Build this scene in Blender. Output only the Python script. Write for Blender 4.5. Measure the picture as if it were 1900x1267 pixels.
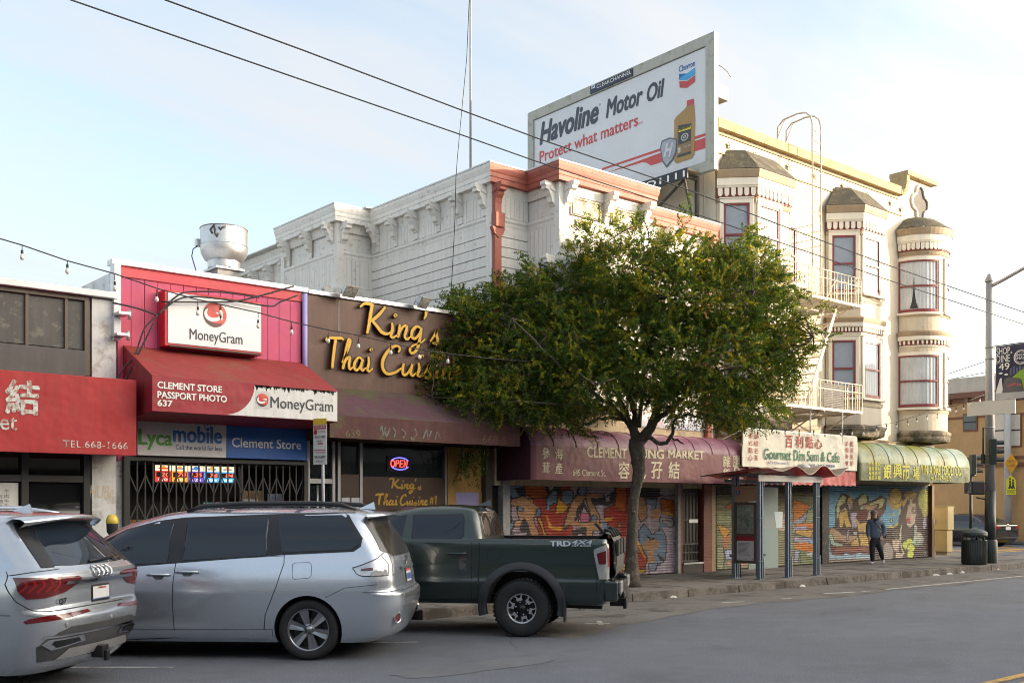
import bpy, bmesh, math, random
import numpy as np
from mathutils import Vector, Matrix
R = math.radians
rnd = random.Random(7)
scene = bpy.context.scene
COL = scene.collection
for o in list(bpy.data.objects): bpy.data.objects.remove(o)

# ---------------------------------------------------------------- camera
HY, CX, FP, CH = 938.0, 950.0, 1922.0, 1.78
cd = bpy.data.cameras.new('camera'); cam = bpy.data.objects.new('camera', cd); COL.objects.link(cam)
cam.location = (0, 0, CH); cam.rotation_euler = (R(90), 0, -math.atan2(.6445, .7646))
cd.sensor_width = 36; cd.lens = FP/1900*36; cd.shift_y = (HY-633.5)/1900; cd.clip_end = 3000; cd.clip_start = .05
scene.camera = cam
# ---------------------------------------------------------------- sky and sun
SUN_AZ, SUN_EL = 133.0, 7.8
CLA, CLB = 1.58, 26.0
w = bpy.data.worlds.new('World'); scene.world = w; w.use_nodes = True
nt = w.node_tree; N = nt.nodes; L = nt.links
for n in list(N): N.remove(n)
out = N.new('ShaderNodeOutputWorld'); bg = N.new('ShaderNodeBackground'); sky = N.new('ShaderNodeTexSky')
sky.sky_type = 'NISHITA'; sky.sun_disc = False; sky.sun_elevation = R(SUN_EL); sky.sun_rotation = R(SUN_AZ)
sky.altitude = 50; sky.air_density = 1.0; sky.dust_density = 1.6; sky.ozone_density = 1.0
bg.inputs['Strength'].default_value = .15
# thin high cloud: a noise over the direction of view, stretched into streaks
tc = N.new('ShaderNodeTexCoord')
sep = N.new('ShaderNodeSeparateXYZ'); L.new(tc.outputs['Generated'], sep.inputs[0])
zz = N.new('ShaderNodeMath'); zz.operation = 'ADD'; zz.inputs[1].default_value = .22; L.new(sep.outputs['Z'], zz.inputs[0])
dv = N.new('ShaderNodeVectorMath'); dv.operation = 'DIVIDE'
cmb = N.new('ShaderNodeCombineXYZ'); [L.new(zz.outputs[0], cmb.inputs[i]) for i in range(3)]
L.new(tc.outputs['Generated'], dv.inputs[0]); L.new(cmb.outputs[0], dv.inputs[1])
mp = N.new('ShaderNodeMapping'); mp.inputs['Rotation'].default_value = (0, 0, R(60)); mp.inputs['Scale'].default_value = (.6, 2.0, 1)
mp.inputs['Location'].default_value = (-3.2, 4.4, 0)
L.new(dv.outputs[0], mp.inputs[0])
nz = N.new('ShaderNodeTexNoise'); nz.inputs['Scale'].default_value = 1.25; nz.inputs['Detail'].default_value = 7; nz.inputs['Roughness'].default_value = .55
nz.inputs['Distortion'].default_value = .35
L.new(mp.outputs[0], nz.inputs['Vector'])
cr = N.new('ShaderNodeValToRGB'); cr.color_ramp.elements[0].position = .40; cr.color_ramp.elements[1].position = .64
cr.color_ramp.elements[0].color = (.36, .36, .36, 1); cr.color_ramp.elements[1].color = (1, 1, 1, 1)
L.new(nz.outputs['Fac'], cr.inputs[0])
# thin cloud scatters forwards, so it is brighter on the sun's side of the sky
dt = N.new('ShaderNodeVectorMath'); dt.operation = 'DOT_PRODUCT'; L.new(tc.outputs['Generated'], dt.inputs[0])
dt.inputs[1].default_value = (math.sin(R(SUN_AZ))*math.cos(R(SUN_EL)), math.cos(R(SUN_AZ))*math.cos(R(SUN_EL)), math.sin(R(SUN_EL)))
hh = N.new('ShaderNodeMapRange'); hh.inputs['From Min'].default_value = -1; hh.inputs['From Max'].default_value = 1; L.new(dt.outputs['Value'], hh.inputs['Value'])
p3 = N.new('ShaderNodeMath'); p3.operation = 'POWER'; p3.inputs[1].default_value = 10; L.new(hh.outputs[0], p3.inputs[0])
ma = N.new('ShaderNodeVectorMath'); ma.operation = 'SCALE'; ma.inputs[0].default_value = (CLB, CLB*.88, CLB*.70); L.new(p3.outputs[0], ma.inputs['Scale'])
cl = N.new('ShaderNodeVectorMath'); cl.operation = 'ADD'; cl.inputs[1].default_value = (CLA*.955, CLA*.995, CLA*1.05); L.new(ma.outputs[0], cl.inputs[0])
mx = N.new('ShaderNodeMixRGB'); L.new(cr.outputs[0], mx.inputs['Fac']); L.new(sky.outputs[0], mx.inputs['Color1']); L.new(cl.outputs[0], mx.inputs['Color2'])
L.new(mx.outputs[0], bg.inputs['Color']); L.new(bg.outputs[0], out.inputs[0])
sd = bpy.data.lights.new('sun', 'SUN'); sun = bpy.data.objects.new('sun', sd); COL.objects.link(sun)
sd.energy = 2.2; sd.angle = R(.6); sd.color = (1.0, .79, .55)
sun.rotation_euler = (R(90-SUN_EL), 0, R(180-SUN_AZ)); sun.location = (20, -20, 30)
vs = scene.view_settings; vs.view_transform = 'Standard'; vs.look = 'None'; vs.exposure = 1.9; vs.gamma = 1; vs.use_curve_mapping = False
scene.cycles.max_bounces = 7; scene.cycles.diffuse_bounces = 3; scene.cycles.glossy_bounces = 3; scene.cycles.transparent_max_bounces = 12
scene.cycles.filter_width = 1.0; scene.cycles.use_denoising = True; scene.cycles.denoising_prefilter = 'ACCURATE'; scene.cycles.caustics_reflective = False; scene.cycles.caustics_refractive = False

# ---------------------------------------------------------------- from a pixel of the survey to a plane of the place
def ray(u, v):
    k = (u-CX)/FP
    return (.7646*k+.6445, .7646-.6445*k, -(v-HY)/FP)
def atY(u, v, y):
    a = ray(u, v); t = y/a[1]; return (a[0]*t, CH+a[2]*t)      # X, Z
def atX(u, v, x):
    a = ray(u, v); t = x/a[0]; return (a[1]*t, CH+a[2]*t)      # Y, Z
def atZ(u, v, z):
    a = ray(u, v); t = (z-CH)/a[2]; return (a[0]*t, a[1]*t)    # X, Y
def atD(u, v, d):
    a = ray(u, v); return Vector((a[0]*d, a[1]*d, CH+a[2]*d))

# ---------------------------------------------------------------- materials
MATS = {}
def M(name, col, rough=.6, metal=0., var=.12, vs=1.5, streak=0., dirt=None, dscale=3., damt=.0, bump=0., bs=30., coat=0., spec=.5, emit=None, estr=1., trans=0., attr=None, mottle=None, sag=0., grain=0.):
    if name in MATS: return MATS[name]
    m = bpy.data.materials.new(name); m.use_nodes = True; nt = m.node_tree; N = nt.nodes; L = nt.links
    b = N['Principled BSDF']; MATS[name] = m
    b.inputs['Roughness'].default_value = rough; b.inputs['Metallic'].default_value = metal
    b.inputs['Specular IOR Level'].default_value = spec
    if coat: b.inputs['Coat Weight'].default_value = coat; b.inputs['Coat Roughness'].default_value = .04
    if trans: b.inputs['Transmission Weight'].default_value = trans
    c4 = (*col, 1)
    geo = N.new('ShaderNodeNewGeometry')
    def noise(scale, detail=5, vec=None, rough=.6):
        n = N.new('ShaderNodeTexNoise'); n.inputs['Scale'].default_value = scale; n.inputs['Detail'].default_value = detail; n.inputs['Roughness'].default_value = rough
        L.new(vec if vec else geo.outputs['Position'], n.inputs['Vector']); return n
    def ramp(src, p0, p1):
        r = N.new('ShaderNodeMapRange'); r.inputs['From Min'].default_value = p0; r.inputs['From Max'].default_value = p1; L.new(src, r.inputs['Value']); return r.outputs['Result']
    if attr:
        at = N.new('ShaderNodeVertexColor'); at.layer_name = attr; cur = at.outputs['Color']
    else:
        rg = N.new('ShaderNodeRGB'); rg.outputs[0].default_value = c4; cur = rg.outputs[0]
    def mul(cur, fac_src, lo, hi):
        mr = N.new('ShaderNodeMapRange'); mr.inputs['From Min'].default_value = .3; mr.inputs['From Max'].default_value = .7
        mr.inputs['To Min'].default_value = lo; mr.inputs['To Max'].default_value = hi; L.new(fac_src, mr.inputs['Value'])
        mm = N.new('ShaderNodeVectorMath'); mm.operation = 'SCALE'; L.new(cur, mm.inputs[0]); L.new(mr.outputs[0], mm.inputs['Scale']); return mm.outputs[0]
    if var:
        cur = mul(cur, noise(vs).outputs['Fac'], 1-var, 1+var)
        cur = mul(cur, noise(vs*9, 3).outputs['Fac'], 1-var*.5, 1+var*.5)
    if streak:
        mp = N.new('ShaderNodeMapping'); mp.inputs['Scale'].default_value = (7, 7, .45); L.new(geo.outputs['Position'], mp.inputs[0])
        cur = mul(cur, noise(1.6, 6, mp.outputs[0], .65).outputs['Fac'], 1-streak, 1+streak*.4)
    if dirt:
        n = noise(dscale, 9, None, .7); f = ramp(n.outputs['Fac'], .62-damt*.35, .70-damt*.25)
        mxn = N.new('ShaderNodeMixRGB'); mxn.inputs['Color2'].default_value = (*dirt, 1); L.new(f, mxn.inputs['Fac']); L.new(cur, mxn.inputs['Color1']); cur = mxn.outputs[0]
    if grain:
        cur = mul(cur, noise(55, 2, None, .8).outputs['Fac'], 1-grain, 1+grain)
    if mottle:
        n = noise(mottle[1], 6, None, .6); f = ramp(n.outputs['Fac'], .45, .62)
        mxn = N.new('ShaderNodeMixRGB'); mxn.inputs['Color2'].default_value = (*mottle[0], 1); L.new(f, mxn.inputs['Fac']); L.new(cur, mxn.inputs['Color1']); cur = mxn.outputs[0]
    L.new(cur, b.inputs['Base Color'])
    if sag:
        n = noise(sag, 2); bp = N.new('ShaderNodeBump'); bp.inputs['Strength'].default_value = .5; bp.inputs['Distance'].default_value = .06
        L.new(n.outputs['Fac'], bp.inputs['Height']); L.new(bp.outputs[0], b.inputs['Normal'])
    if bump:
        n = noise(bs, 6); bp = N.new('ShaderNodeBump'); bp.inputs['Strength'].default_value = bump; bp.inputs['Distance'].default_value = .02
        L.new(n.outputs['Fac'], bp.inputs['Height']); L.new(bp.outputs[0], b.inputs['Normal'])
    if rough > .25 and not metal:
        rr = N.new('ShaderNodeMapRange'); rr.inputs['To Min'].default_value = max(.05, rough-.12); rr.inputs['To Max'].default_value = min(1, rough+.12)
        L.new(noise(vs*3).outputs['Fac'], rr.inputs['Value']); L.new(rr.outputs[0], b.inputs['Roughness'])
    if emit:
        b.inputs['Emission Color'].default_value = (*emit, 1); b.inputs['Emission Strength'].default_value = estr
    return m
def see_through(name, tint, amount, rough=.03, col=(.02, .025, .03)):
    """glass: part of the light passes straight through, the rest is a glossy tinted pane"""
    if name in MATS: return MATS[name]
    m = M(name, col, rough=rough, var=0); nt = m.node_tree; N = nt.nodes; L = nt.links
    t = N.new('ShaderNodeBsdfTransparent'); t.inputs['Color'].default_value = (*tint, 1)
    x = N.new('ShaderNodeMixShader'); x.inputs['Fac'].default_value = amount
    L.new(N['Principled BSDF'].outputs[0], x.inputs[1]); L.new(t.outputs[0], x.inputs[2]); L.new(x.outputs[0], N['Material Output'].inputs['Surface'])
    return m

# ---------------------------------------------------------------- mesh building
ORG = {}
IDN = Matrix.Identity(4)
def newell(p):
    n = Vector((0, 0, 0))
    for i in range(len(p)):
        a, b = p[i], p[(i+1) % len(p)]; n += Vector(((a.y-b.y)*(a.z+b.z), (a.z-b.z)*(a.x+b.x), (a.x-b.x)*(a.y+b.y)))
    return n
class MB:
    def __init__(s): s.v = []; s.f = []; s.m = []; s.sm = []
    def add(s, vs, fs, m=0, smooth=False):
        o = len(s.v); s.v += [tuple(p) for p in vs]
        for f in fs: s.f.append(tuple(i+o for i in f)); s.m.append(m); s.sm.append(smooth)
        return s
    def box(s, a, b, m=0):
        x0, y0, z0 = a; x1, y1, z1 = b
        if x0 > x1: x0, x1 = x1, x0
        if y0 > y1: y0, y1 = y1, y0
        if z0 > z1: z0, z1 = z1, z0
        return s.add([(x0,y0,z0),(x1,y0,z0),(x1,y1,z0),(x0,y1,z0),(x0,y0,z1),(x1,y0,z1),(x1,y1,z1),(x0,y1,z1)],
              [(3,2,1,0),(4,5,6,7),(0,1,5,4),(1,2,6,5),(2,3,7,6),(3,0,4,7)], m)
    def bar(s, p, q, w, d, m=0, up=(0,0,1)):
        p = Vector(p); q = Vector(q); t = (q-p).normalized(); u = Vector(up)
        if abs(t.dot(u)) > .98: u = Vector((1, 0, 0))
        a = t.cross(u).normalized(); b = a.cross(t).normalized(); a *= w/2; b *= d/2
        return s.add([p-a-b,p+a-b,p+a+b,p-a+b,q-a-b,q+a-b,q+a+b,q-a+b], [(3,2,1,0),(4,5,6,7),(0,1,5,4),(1,2,6,5),(2,3,7,6),(3,0,4,7)], m)
    def tube(s, pts, r, n=8, m=0, cap=True, smooth=True):
        pts = [Vector(p) for p in pts]; k = len(pts); rs = r if isinstance(r, (list, tuple)) else [r]*k
        vs = []; prev = None
        for i, p in enumerate(pts):
            t = (pts[min(i+1, k-1)]-pts[max(i-1, 0)])
            t = t.normalized() if t.length > 1e-9 else Vector((0, 0, 1))
            if prev is None:
                a = t.orthogonal().normalized()
            else:
                a = prev-t*prev.dot(t); a = a.normalized() if a.length > 1e-6 else t.orthogonal().normalized()
            prev = a; b = t.cross(a)
            for j in range(n):
                th = 2*math.pi*j/n; vs.append(p+(a*math.cos(th)+b*math.sin(th))*rs[i])
        fs = [(i*n+j, i*n+(j+1) % n, (i+1)*n+(j+1) % n, (i+1)*n+j) for i in range(k-1) for j in range(n)]
        s.add(vs, fs, m, smooth)
        if cap:
            o = len(s.v)-k*n
            s.f.append(tuple(o+j for j in reversed(range(n)))); s.m.append(m); s.sm.append(False)
            s.f.append(tuple(o+(k-1)*n+j for j in range(n))); s.m.append(m); s.sm.append(False)
        return s
    def lathe(s, prof, c=(0,0,0), n=24, m=0, axis='z', smooth=True):
        c = Vector(c); vs = []; k = len(prof)
        for (r, z) in prof:
            for j in range(n):
                th = 2*math.pi*j/n; x, y = r*math.cos(th), r*math.sin(th)
                vs.append(c+(Vector((x, y, z)) if axis == 'z' else Vector((x, z, y)) if axis == 'y' else Vector((z, x, y))))
        fs = [(i*n+j, i*n+(j+1) % n, (i+1)*n+(j+1) % n, (i+1)*n+j) for i in range(k-1) for j in range(n)]
        return s.add(vs, fs, m, smooth)
    def prism(s, poly, o, ux, uy, depth, m=0, mside=None):
        o = Vector(o); ux = Vector(ux); uy = Vector(uy); nrm = ux.cross(uy).normalized()*depth; n = len(poly)
        a = [o+ux*p[0]+uy*p[1] for p in poly]; b = [p+nrm for p in a]
        s.add(a+b, [tuple(reversed(range(n))), tuple(range(n, 2*n))], m)
        s.add(a+b, [(i, (i+1) % n, n+(i+1) % n, n+i) for i in range(n)], m if mside is None else mside)
        return s
    def grid(s, rows, m=0, smooth=True, close=False):
        k = len(rows[0]); vs = [p for r in rows for p in r]; e = k if close else k-1
        return s.add(vs, [(i*k+j, i*k+(j+1) % k, (i+1)*k+(j+1) % k, (i+1)*k+j) for i in range(len(rows)-1) for j in range(e)], m, smooth)
    def poly3(s, pts, m=0): return s.add(pts, [tuple(range(len(pts)))], m)
    def build(s, name, mats, parent=None, local=False, bevel=0., recalc=True, weld=False, sharp=None):
        me = bpy.data.meshes.new(name); mats = mats if isinstance(mats, (list, tuple)) else [mats]
        vs = [Vector(v) for v in s.v]
        org = Matrix.Identity(4)
        if parent is not None: org = ORG[parent]
        elif not local:
            xs = [v.x for v in vs]; ys = [v.y for v in vs]; zs = [v.z for v in vs]
            org = Matrix.Translation(((min(xs)+max(xs))/2, (min(ys)+max(ys))/2, min(zs)))
        if not local:
            inv = org.inverted(); vs = [inv @ v for v in vs]
        me.from_pydata([tuple(v) for v in vs], [], s.f)
        for m in mats: me.materials.append(m)
        me.polygons.foreach_set('material_index', s.m); me.polygons.foreach_set('use_smooth', s.sm)
        if recalc or weld:
            bm = bmesh.new(); bm.from_mesh(me)
            if weld: bmesh.ops.remove_doubles(bm, verts=bm.verts, dist=1e-4)
            if recalc: bmesh.ops.recalc_face_normals(bm, faces=bm.faces)
            bm.to_mesh(me); bm.free()
        if sharp: me.set_sharp_from_angle(angle=R(sharp))
        me.update()
        o = bpy.data.objects.new(name, me); COL.objects.link(o)
        if parent is not None: o.parent = parent; ORG[o] = org
        else: o.matrix_world = org; ORG[o] = org
        if bevel:
            bv = o.modifiers.new('bevel', 'BEVEL'); bv.width = bevel; bv.segments = 2; bv.limit_method = 'ANGLE'; bv.angle_limit = R(40)
        return o
def smooth_line(pts, sub=5):
    P = [Vector(p) for p in pts]; Q = []
    for i in range(len(P)-1):
        a, b_, c_, d_ = P[max(i-1, 0)], P[i], P[i+1], P[min(i+2, len(P)-1)]
        for k in range(sub):
            t = k/sub; Q.append(.5*(2*b_+(c_-a)*t+(2*a-5*b_+4*c_-d_)*t*t+(-a+3*b_-3*c_+d_)*t**3))
    return Q+[P[-1]]
def each(mb, name, mats, parent, **kw):
    """one object for every separate piece collected in mb"""
    root = list(range(len(mb.v)))
    def find(i):
        while root[i] != i: root[i] = root[root[i]]; i = root[i]
        return i
    for f in mb.f:
        for i in f[1:]: root[find(i)] = find(f[0])
    gr = {}
    for k, f in enumerate(mb.f): gr.setdefault(find(f[0]), []).append(k)
    out = []
    for ks in gr.values():
        q = MB(); ids = sorted({i for k in ks for i in mb.f[k]}); mp_ = {i: j for j, i in enumerate(ids)}
        q.v = [mb.v[i] for i in ids]; q.f = [tuple(mp_[i] for i in mb.f[k]) for k in ks]; q.m = [mb.m[k] for k in ks]; q.sm = [mb.sm[k] for k in ks]; out.append(q.build(name, mats, parent, **kw))
    return out
def thing(name, label, cat, loc=(0,0,0), group=None, rz=0.):
    o = bpy.data.objects.new(name, None); COL.objects.link(o); o.location = loc; o.rotation_euler = (0, 0, rz); o.empty_display_size = .2
    o['label'] = label; o['category'] = cat
    if group: o['group'] = group
    ORG[o] = Matrix.Translation(loc) @ Matrix.Rotation(rz, 4, 'Z'); return o
def tag(o, label, cat, group=None):
    o['label'] = label; o['category'] = cat
    if group: o['group'] = group
    return o
def struct(o, kind='structure', label=None):
    o['kind'] = kind
    if label: o['label'] = label
    return o
# ---------------------------------------------------------------- lettering
def glyphs(s, shear=0., res=3, spacing=1., serif=0.):
    c = bpy.data.curves.new('t', 'FONT'); c.body = s; c.resolution_u = res; c.shear = shear; c.space_character = spacing; c.fill_mode = 'FRONT'
    o = bpy.data.objects.new('t', c); COL.objects.link(o)
    dg = bpy.context.evaluated_depsgraph_get(); me = bpy.data.meshes.new_from_object(o.evaluated_get(dg))
    vs = [(v.co.x, v.co.y) for v in me.vertices]; fs = [tuple(p.vertices) for p in me.polygons]
    if serif and vs:
        cap = max(v[1] for v in vs); from collections import Counter
        ec = Counter(); 
        for f in fs:
            for i in range(len(f)): ec[tuple(sorted((f[i], f[(i+1) % len(f)])))] += 1
        for (i, j), k in ec.items():
            if k != 1: continue
            a, b = vs[i], vs[j]
            ln = abs(a[0]-b[0])
            if abs(a[1]-b[1]) < .004 and .05 < ln < .2:
                y = a[1]
                for lvl, sg in ((0, 1), (cap, -1), (.52*cap/.72 if 0 else -9, 0)):
                    if abs(y-lvl) < .03:
                        x0, x1 = min(a[0], b[0])-serif, max(a[0], b[0])+serif; o0 = len(vs)
                        vs += [(x0, y), (x1, y), (x1, y+sg*.055), (x0, y+sg*.055)]; fs.append((o0, o0+1, o0+2, o0+3) if sg > 0 else (o0+3, o0+2, o0+1, o0))
    bpy.data.objects.remove(o); bpy.data.curves.remove(c); bpy.data.meshes.remove(me)
    return vs, fs
def text(mb, s, o, ux, uy, w, h=None, m=0, depth=.0, bold=0., **kw):
    """lettering fitted in a box w wide (h high) whose lower left corner is o; ux, uy are unit vectors of the face"""
    vs, fs = glyphs(s, **kw)
    if not vs: return
    x0 = min(v[0] for v in vs); x1 = max(v[0] for v in vs); y0 = min(v[1] for v in vs); y1 = max(v[1] for v in vs)
    sx = w/(x1-x0); sy = h/(y1-y0) if h else sx
    o = Vector(o); ux = Vector(ux); uy = Vector(uy); n = ux.cross(uy).normalized()
    bx, by = bold*sx*.85, bold*sy*.6        # heavier strokes: the glyph repeated a hair apart
    kx, ky = 1-2*bx/w, 1-2*by/max(1e-6, (y1-y0)*sy)
    P = [o+ux*(bx+(v[0]-x0)*sx*kx)+uy*(by+(v[1]-y0)*sy*ky) for v in vs]
    for q, (ax, ay) in enumerate(((0,0),) if not bold else ((0,0),(1,0),(-1,0),(0,1),(0,-1),(.7,.7),(-.7,-.7),(.7,-.7),(-.7,.7))):
        mb.add([p+n*(depth+q*.0004)+ux*(ax*bx)+uy*(ay*by) for p in P], fs, m)
    if depth > .006:
        from collections import Counter
        ec = Counter(); ed = {}
        for f in fs:
            for i in range(len(f)):
                a, b = f[i], f[(i+1) % len(f)]; k = tuple(sorted((a, b))); ec[k] += 1; ed[k] = (a, b)
        q = []; fc = []
        for k, c in ec.items():
            if c == 1:
                a, b = ed[k]; i = len(q); q += [P[a], P[b], P[b]+n*depth, P[a]+n*depth]; fc.append((i, i+1, i+2, i+3))
        mb.add(q, fc, m)
XA, YA, ZA = Vector((1,0,0)), Vector((0,1,0)), Vector((0,0,1))
def ftext(mb, s, u0, v1, u1, v0, y, m=0, **kw):
    """lettering on a street-facing plane at Y=y, its box read off the survey: left u0, bottom v1, right u1, top v0 (v at the left end)"""
    X0, Z0 = atY(u0, v1, y); _, Z1 = atY(u0, v0, y); X1, _ = atY(u1, v1, y)
    text(mb, s, (X0, y, Z0), XA, ZA, X1-X0, Z1-Z0, m, **kw)
def stroke(mb, pts, w0, o, ux, uy, depth, m=0, sub=4):
    """a brush stroke: pts are (x, y[, width factor]) in the face, smoothed, thick along the normal"""
    P = [(p[0], p[1], p[2] if len(p) > 2 else 1.) for p in pts]; Q = []
    for i in range(len(P)-1):
        p0, p1, p2, p3 = P[max(i-1, 0)], P[i], P[i+1], P[min(i+2, len(P)-1)]
        for k in range(sub):
            t = k/sub
            Q.append(tuple(.5*((2*p1[j])+(-p0[j]+p2[j])*t+(2*p0[j]-5*p1[j]+4*p2[j]-p3[j])*t*t+(-p0[j]+3*p1[j]-3*p2[j]+p3[j])*t**3) for j in range(3)))
    Q.append(P[-1])
    o = Vector(o); ux = Vector(ux); uy = Vector(uy); n = ux.cross(uy).normalized(); Lf = []; Rt = []
    for i, q in enumerate(Q):
        a = Q[max(i-1, 0)]; b = Q[min(i+1, len(Q)-1)]; dx, dy = b[0]-a[0], b[1]-a[1]; l = math.hypot(dx, dy) or 1
        nx, ny = -dy/l*w0*q[2]/2, dx/l*w0*q[2]/2
        Lf.append((q[0]+nx, q[1]+ny)); Rt.append((q[0]-nx, q[1]-ny))
    k = len(Q); T = lambda p, d: o+ux*p[0]+uy*p[1]+n*d
    vs = [T(p, depth) for p in Lf]+[T(p, depth) for p in Rt]+[T(p, 0) for p in Lf]+[T(p, 0) for p in Rt]
    fs = []
    for i in range(k-1):
        fs += [(k+i, k+i+1, i+1, i)]
        if depth > .006: fs += [(2*k+i, i, i+1, 2*k+i+1), (k+i, 3*k+i, 3*k+i+1, k+i+1)]
    if depth > .006: fs += [(0, 2*k, 3*k, k), (k-1, 2*k-1, 4*k-1, 3*k-1)]
    mb.add(vs, fs, m)
# ================================================================ ground
ROADM = M('asphalt', (.142, .152, .176), grain=.5, rough=.75, var=.12, vs=.35, dirt=(.112, .119, .136), dscale=.45, damt=.25, bump=.9, bs=90)
GUTM = M('gutter_asphalt', (.150,.138,.126), grain=.4, rough=.85, var=.18, vs=.9, dirt=(.06, .055, .05), dscale=1.3, damt=.3, bump=.4, bs=120)
WALKM = M('pavement', (.18, .165, .15), rough=.85, var=.16, vs=.8, dirt=(.07, .062, .056), dscale=1.1, damt=.35, bump=.25, bs=60)
KERBM = M('kerb_stone', (.17, .145, .125), rough=.85, var=.25, vs=2.5, dirt=(.07, .06, .05), dscale=2.2, damt=.5, bump=.5, bs=25)
PAINTW = M('worn_white_paint', (.42, .41, .39), rough=.7, var=.2, vs=6, dirt=(.16, .155, .15), dscale=9, damt=.35)
PAINTY = M('worn_yellow_paint', (.55, .30, .05), rough=.7, var=.2, vs=5, dirt=(.14, .11, .08), dscale=7, damt=.35)
b = MB(); b.add([(-400,-400,0),(400,-400,0),(400,400,0),(-400,400,0)], [(0,1,2,3)]); struct(b.build('road', ROADM))
b = MB(); rows = []
for i in range(60):
    x = 9.5+i*.4; rows.append([(x, 13.27, .004), (x, 11.42+.10*math.sin(x*1.3)+.05*math.sin(x*4.1)-(max(0, 13.5-x)*.35), .004)])
b.grid(rows, smooth=False); struct(b.build('gutter_strip', GUTM))
KP = [(-60,15.0),(8.75,15.0),(9.35,13.3),(31.6,13.3)]
for i in range(1, 9):
    a = R(-90+90*i/8); KP.append((31.6+3.2*math.cos(a), 16.5+3.2*math.sin(a)))
KP.append((34.8, 120))
b = MB(); b.prism([(-60,120)]+[(p[0], p[1]) for p in KP], (0,0,-.05), XA, YA, .2); struct(b.build('pavement', WALKM))
def offs(path, d):
    out = []
    for i, p in enumerate(path):
        a = path[max(i-1, 0)]; c = path[min(i+1, len(path)-1)]
        def nrm(p, q):
            dx, dy = q[0]-p[0], q[1]-p[1]; l = math.hypot(dx, dy); return (dy/l, -dx/l)
        n0 = nrm(a, p) if i > 0 else nrm(p, c); n1 = nrm(p, c) if i < len(path)-1 else n0
        mx_, my = n0[0]+n1[0], n0[1]+n1[1]; k = 2/max(.4, (mx_*mx_+my*my)); out.append((p[0]+mx_*k/2*d*1., p[1]+my*k/2*d))
    return out
b = MB()      # kerb stones about 1.5 m long with open joints
def kerb_run(p, q):
    p = Vector((*p, 0)); q = Vector((*q, 0)); ln = (q-p).length; n = max(1, round(ln/1.55)); t = (q-p)/n; u = t.normalized(); nn = Vector((u.y, -u.x, 0))
    for i in range(n):
        a = p+t*i+u*.008; c = p+t*(i+1)-u*.008; h = .156+rnd.uniform(-.006, .006); o1 = rnd.uniform(-.006, .006)
        A = [a-nn*.15, a+nn*(.035+o1), c+nn*(.035+o1), c-nn*.15]; B = [a-nn*.15, a+nn*(.015+o1), c+nn*(.015+o1), c-nn*.15]
        vs = [Vector((v.x, v.y, -.02)) for v in A]+[Vector((v.x, v.y, h)) for v in B]
        b.add(vs, [(3,2,1,0),(4,5,6,7),(0,1,5,4),(1,2,6,5),(2,3,7,6),(3,0,4,7)])
for i in range(1, len(KP)-2): kerb_run(KP[i], KP[i+1])
kerb_run((34.8, 16.5), (34.8, 40)); struct(b.build('kerb', KERBM, bevel=.012))
b = MB()      # pavement joints
for x in np.arange(10, 35, 1.52): b.box((x, 13.48, .151), (x+.012, 16.55, .1535))
b.box((9.5, 14.95, .151), (31.2, 14.962, .1535)); struct(b.build('pavement_joint', M('joint_dirt', (.035,.03,.027), .9)))
b = MB(); cr_ = random.Random(21)
for (x, y, ln, a) in ((14,9.6,7,.02),(22,10.3,6,.04),(8.2,9.4,2.4,.9),(26,9.2,8,.0),(11.5,10.9,4,.12)):
    pts = []; p_ = Vector((x,y,.005))
    for k in range(int(ln/.18)):
        pts.append(p_.copy()); a_ = a+cr_.gauss(0,.45); p_ = p_+Vector((math.cos(a_)*.18, math.sin(a_)*.18, 0))
    for k in range(len(pts)-1):
        w_ = cr_.uniform(.003,.008); t_ = (pts[k+1]-pts[k]).normalized(); n_ = Vector((-t_.y,t_.x,0))*w_; b.add([pts[k]-n_, pts[k+1]-n_, pts[k+1]+n_, pts[k]+n_], [(0,1,2,3)])
struct(b.build('road_crack', M('crack_tar', (.075,.075,.08), .8, var=.2)))
b = MB()
for (x0, x1, y0, y1) in ((6.0,8.2,8.7,9.3),):
    pts = []; n_ = 40
    for k in range(n_):
        a = 6.283*k/n_; q = .92+.08*math.sin(k*2.3)*math.cos(k*1.1); cx_, cy_ = (x0+x1)/2, (y0+y1)/2; ca_, sa_ = math.cos(a), math.sin(a); e_ = (abs(ca_)**5+abs(sa_)**5)**-.2; pts.append((cx_+(x1-x0)/2*ca_*e_*q, cy_+(y1-y0)/2*sa_*e_*q, .004))
    b.poly3(pts)
struct(b.build('road_patch', M('patched_asphalt', (.125,.127,.138), .8, var=.12, vs=1.5, bump=.4, bs=140)))
# paint
b = MB()
def strip(p, q, wd, m=0, z=.006):
    p = Vector((*p, z)); q = Vector((*q, z)); n = Vector((0,0,1)).cross((q-p).normalized())*wd/2; b.add([p-n, q-n, q+n, p+n], [(0,1,2,3)], m)
strip((20.3, 11.72), (33, 11.74), .11)
strip(atZ(1085,1156,0), atZ(1132,1157,0), .09); strip(atZ(1111,1152,0), atZ(1116,1160,0), .08, 0, .0095)
strip(atZ(95,1238,0), atZ(322,1238,0), .075); strip(atZ(640,1193,0), atZ(775,1191,0), .07)
strip(atZ(1340,1118,0), atZ(1380,1116,0), .12); strip(atZ(1450,1111,0), atZ(1468,1110,0), .10)
strip(atZ(1530,1101,0), atZ(1585,1098,0), .16); strip(atZ(1600,1097,0), atZ(1616,1096,0), .12)
struct(b.build('white_road_marking', PAINTW))
b = MB(); strip((9.2,4.86),(60,4.86),.11); strip((9.2,4.62),(60,4.62),.11)
for k in range(5): strip((37+k*1.9, 18.9), (38.1+k*1.9, 18.9), 1.5)
strip((36.5,20.3),(45.5,20.3),.3)
struct(b.build('yellow_road_marking', PAINTY))

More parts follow.
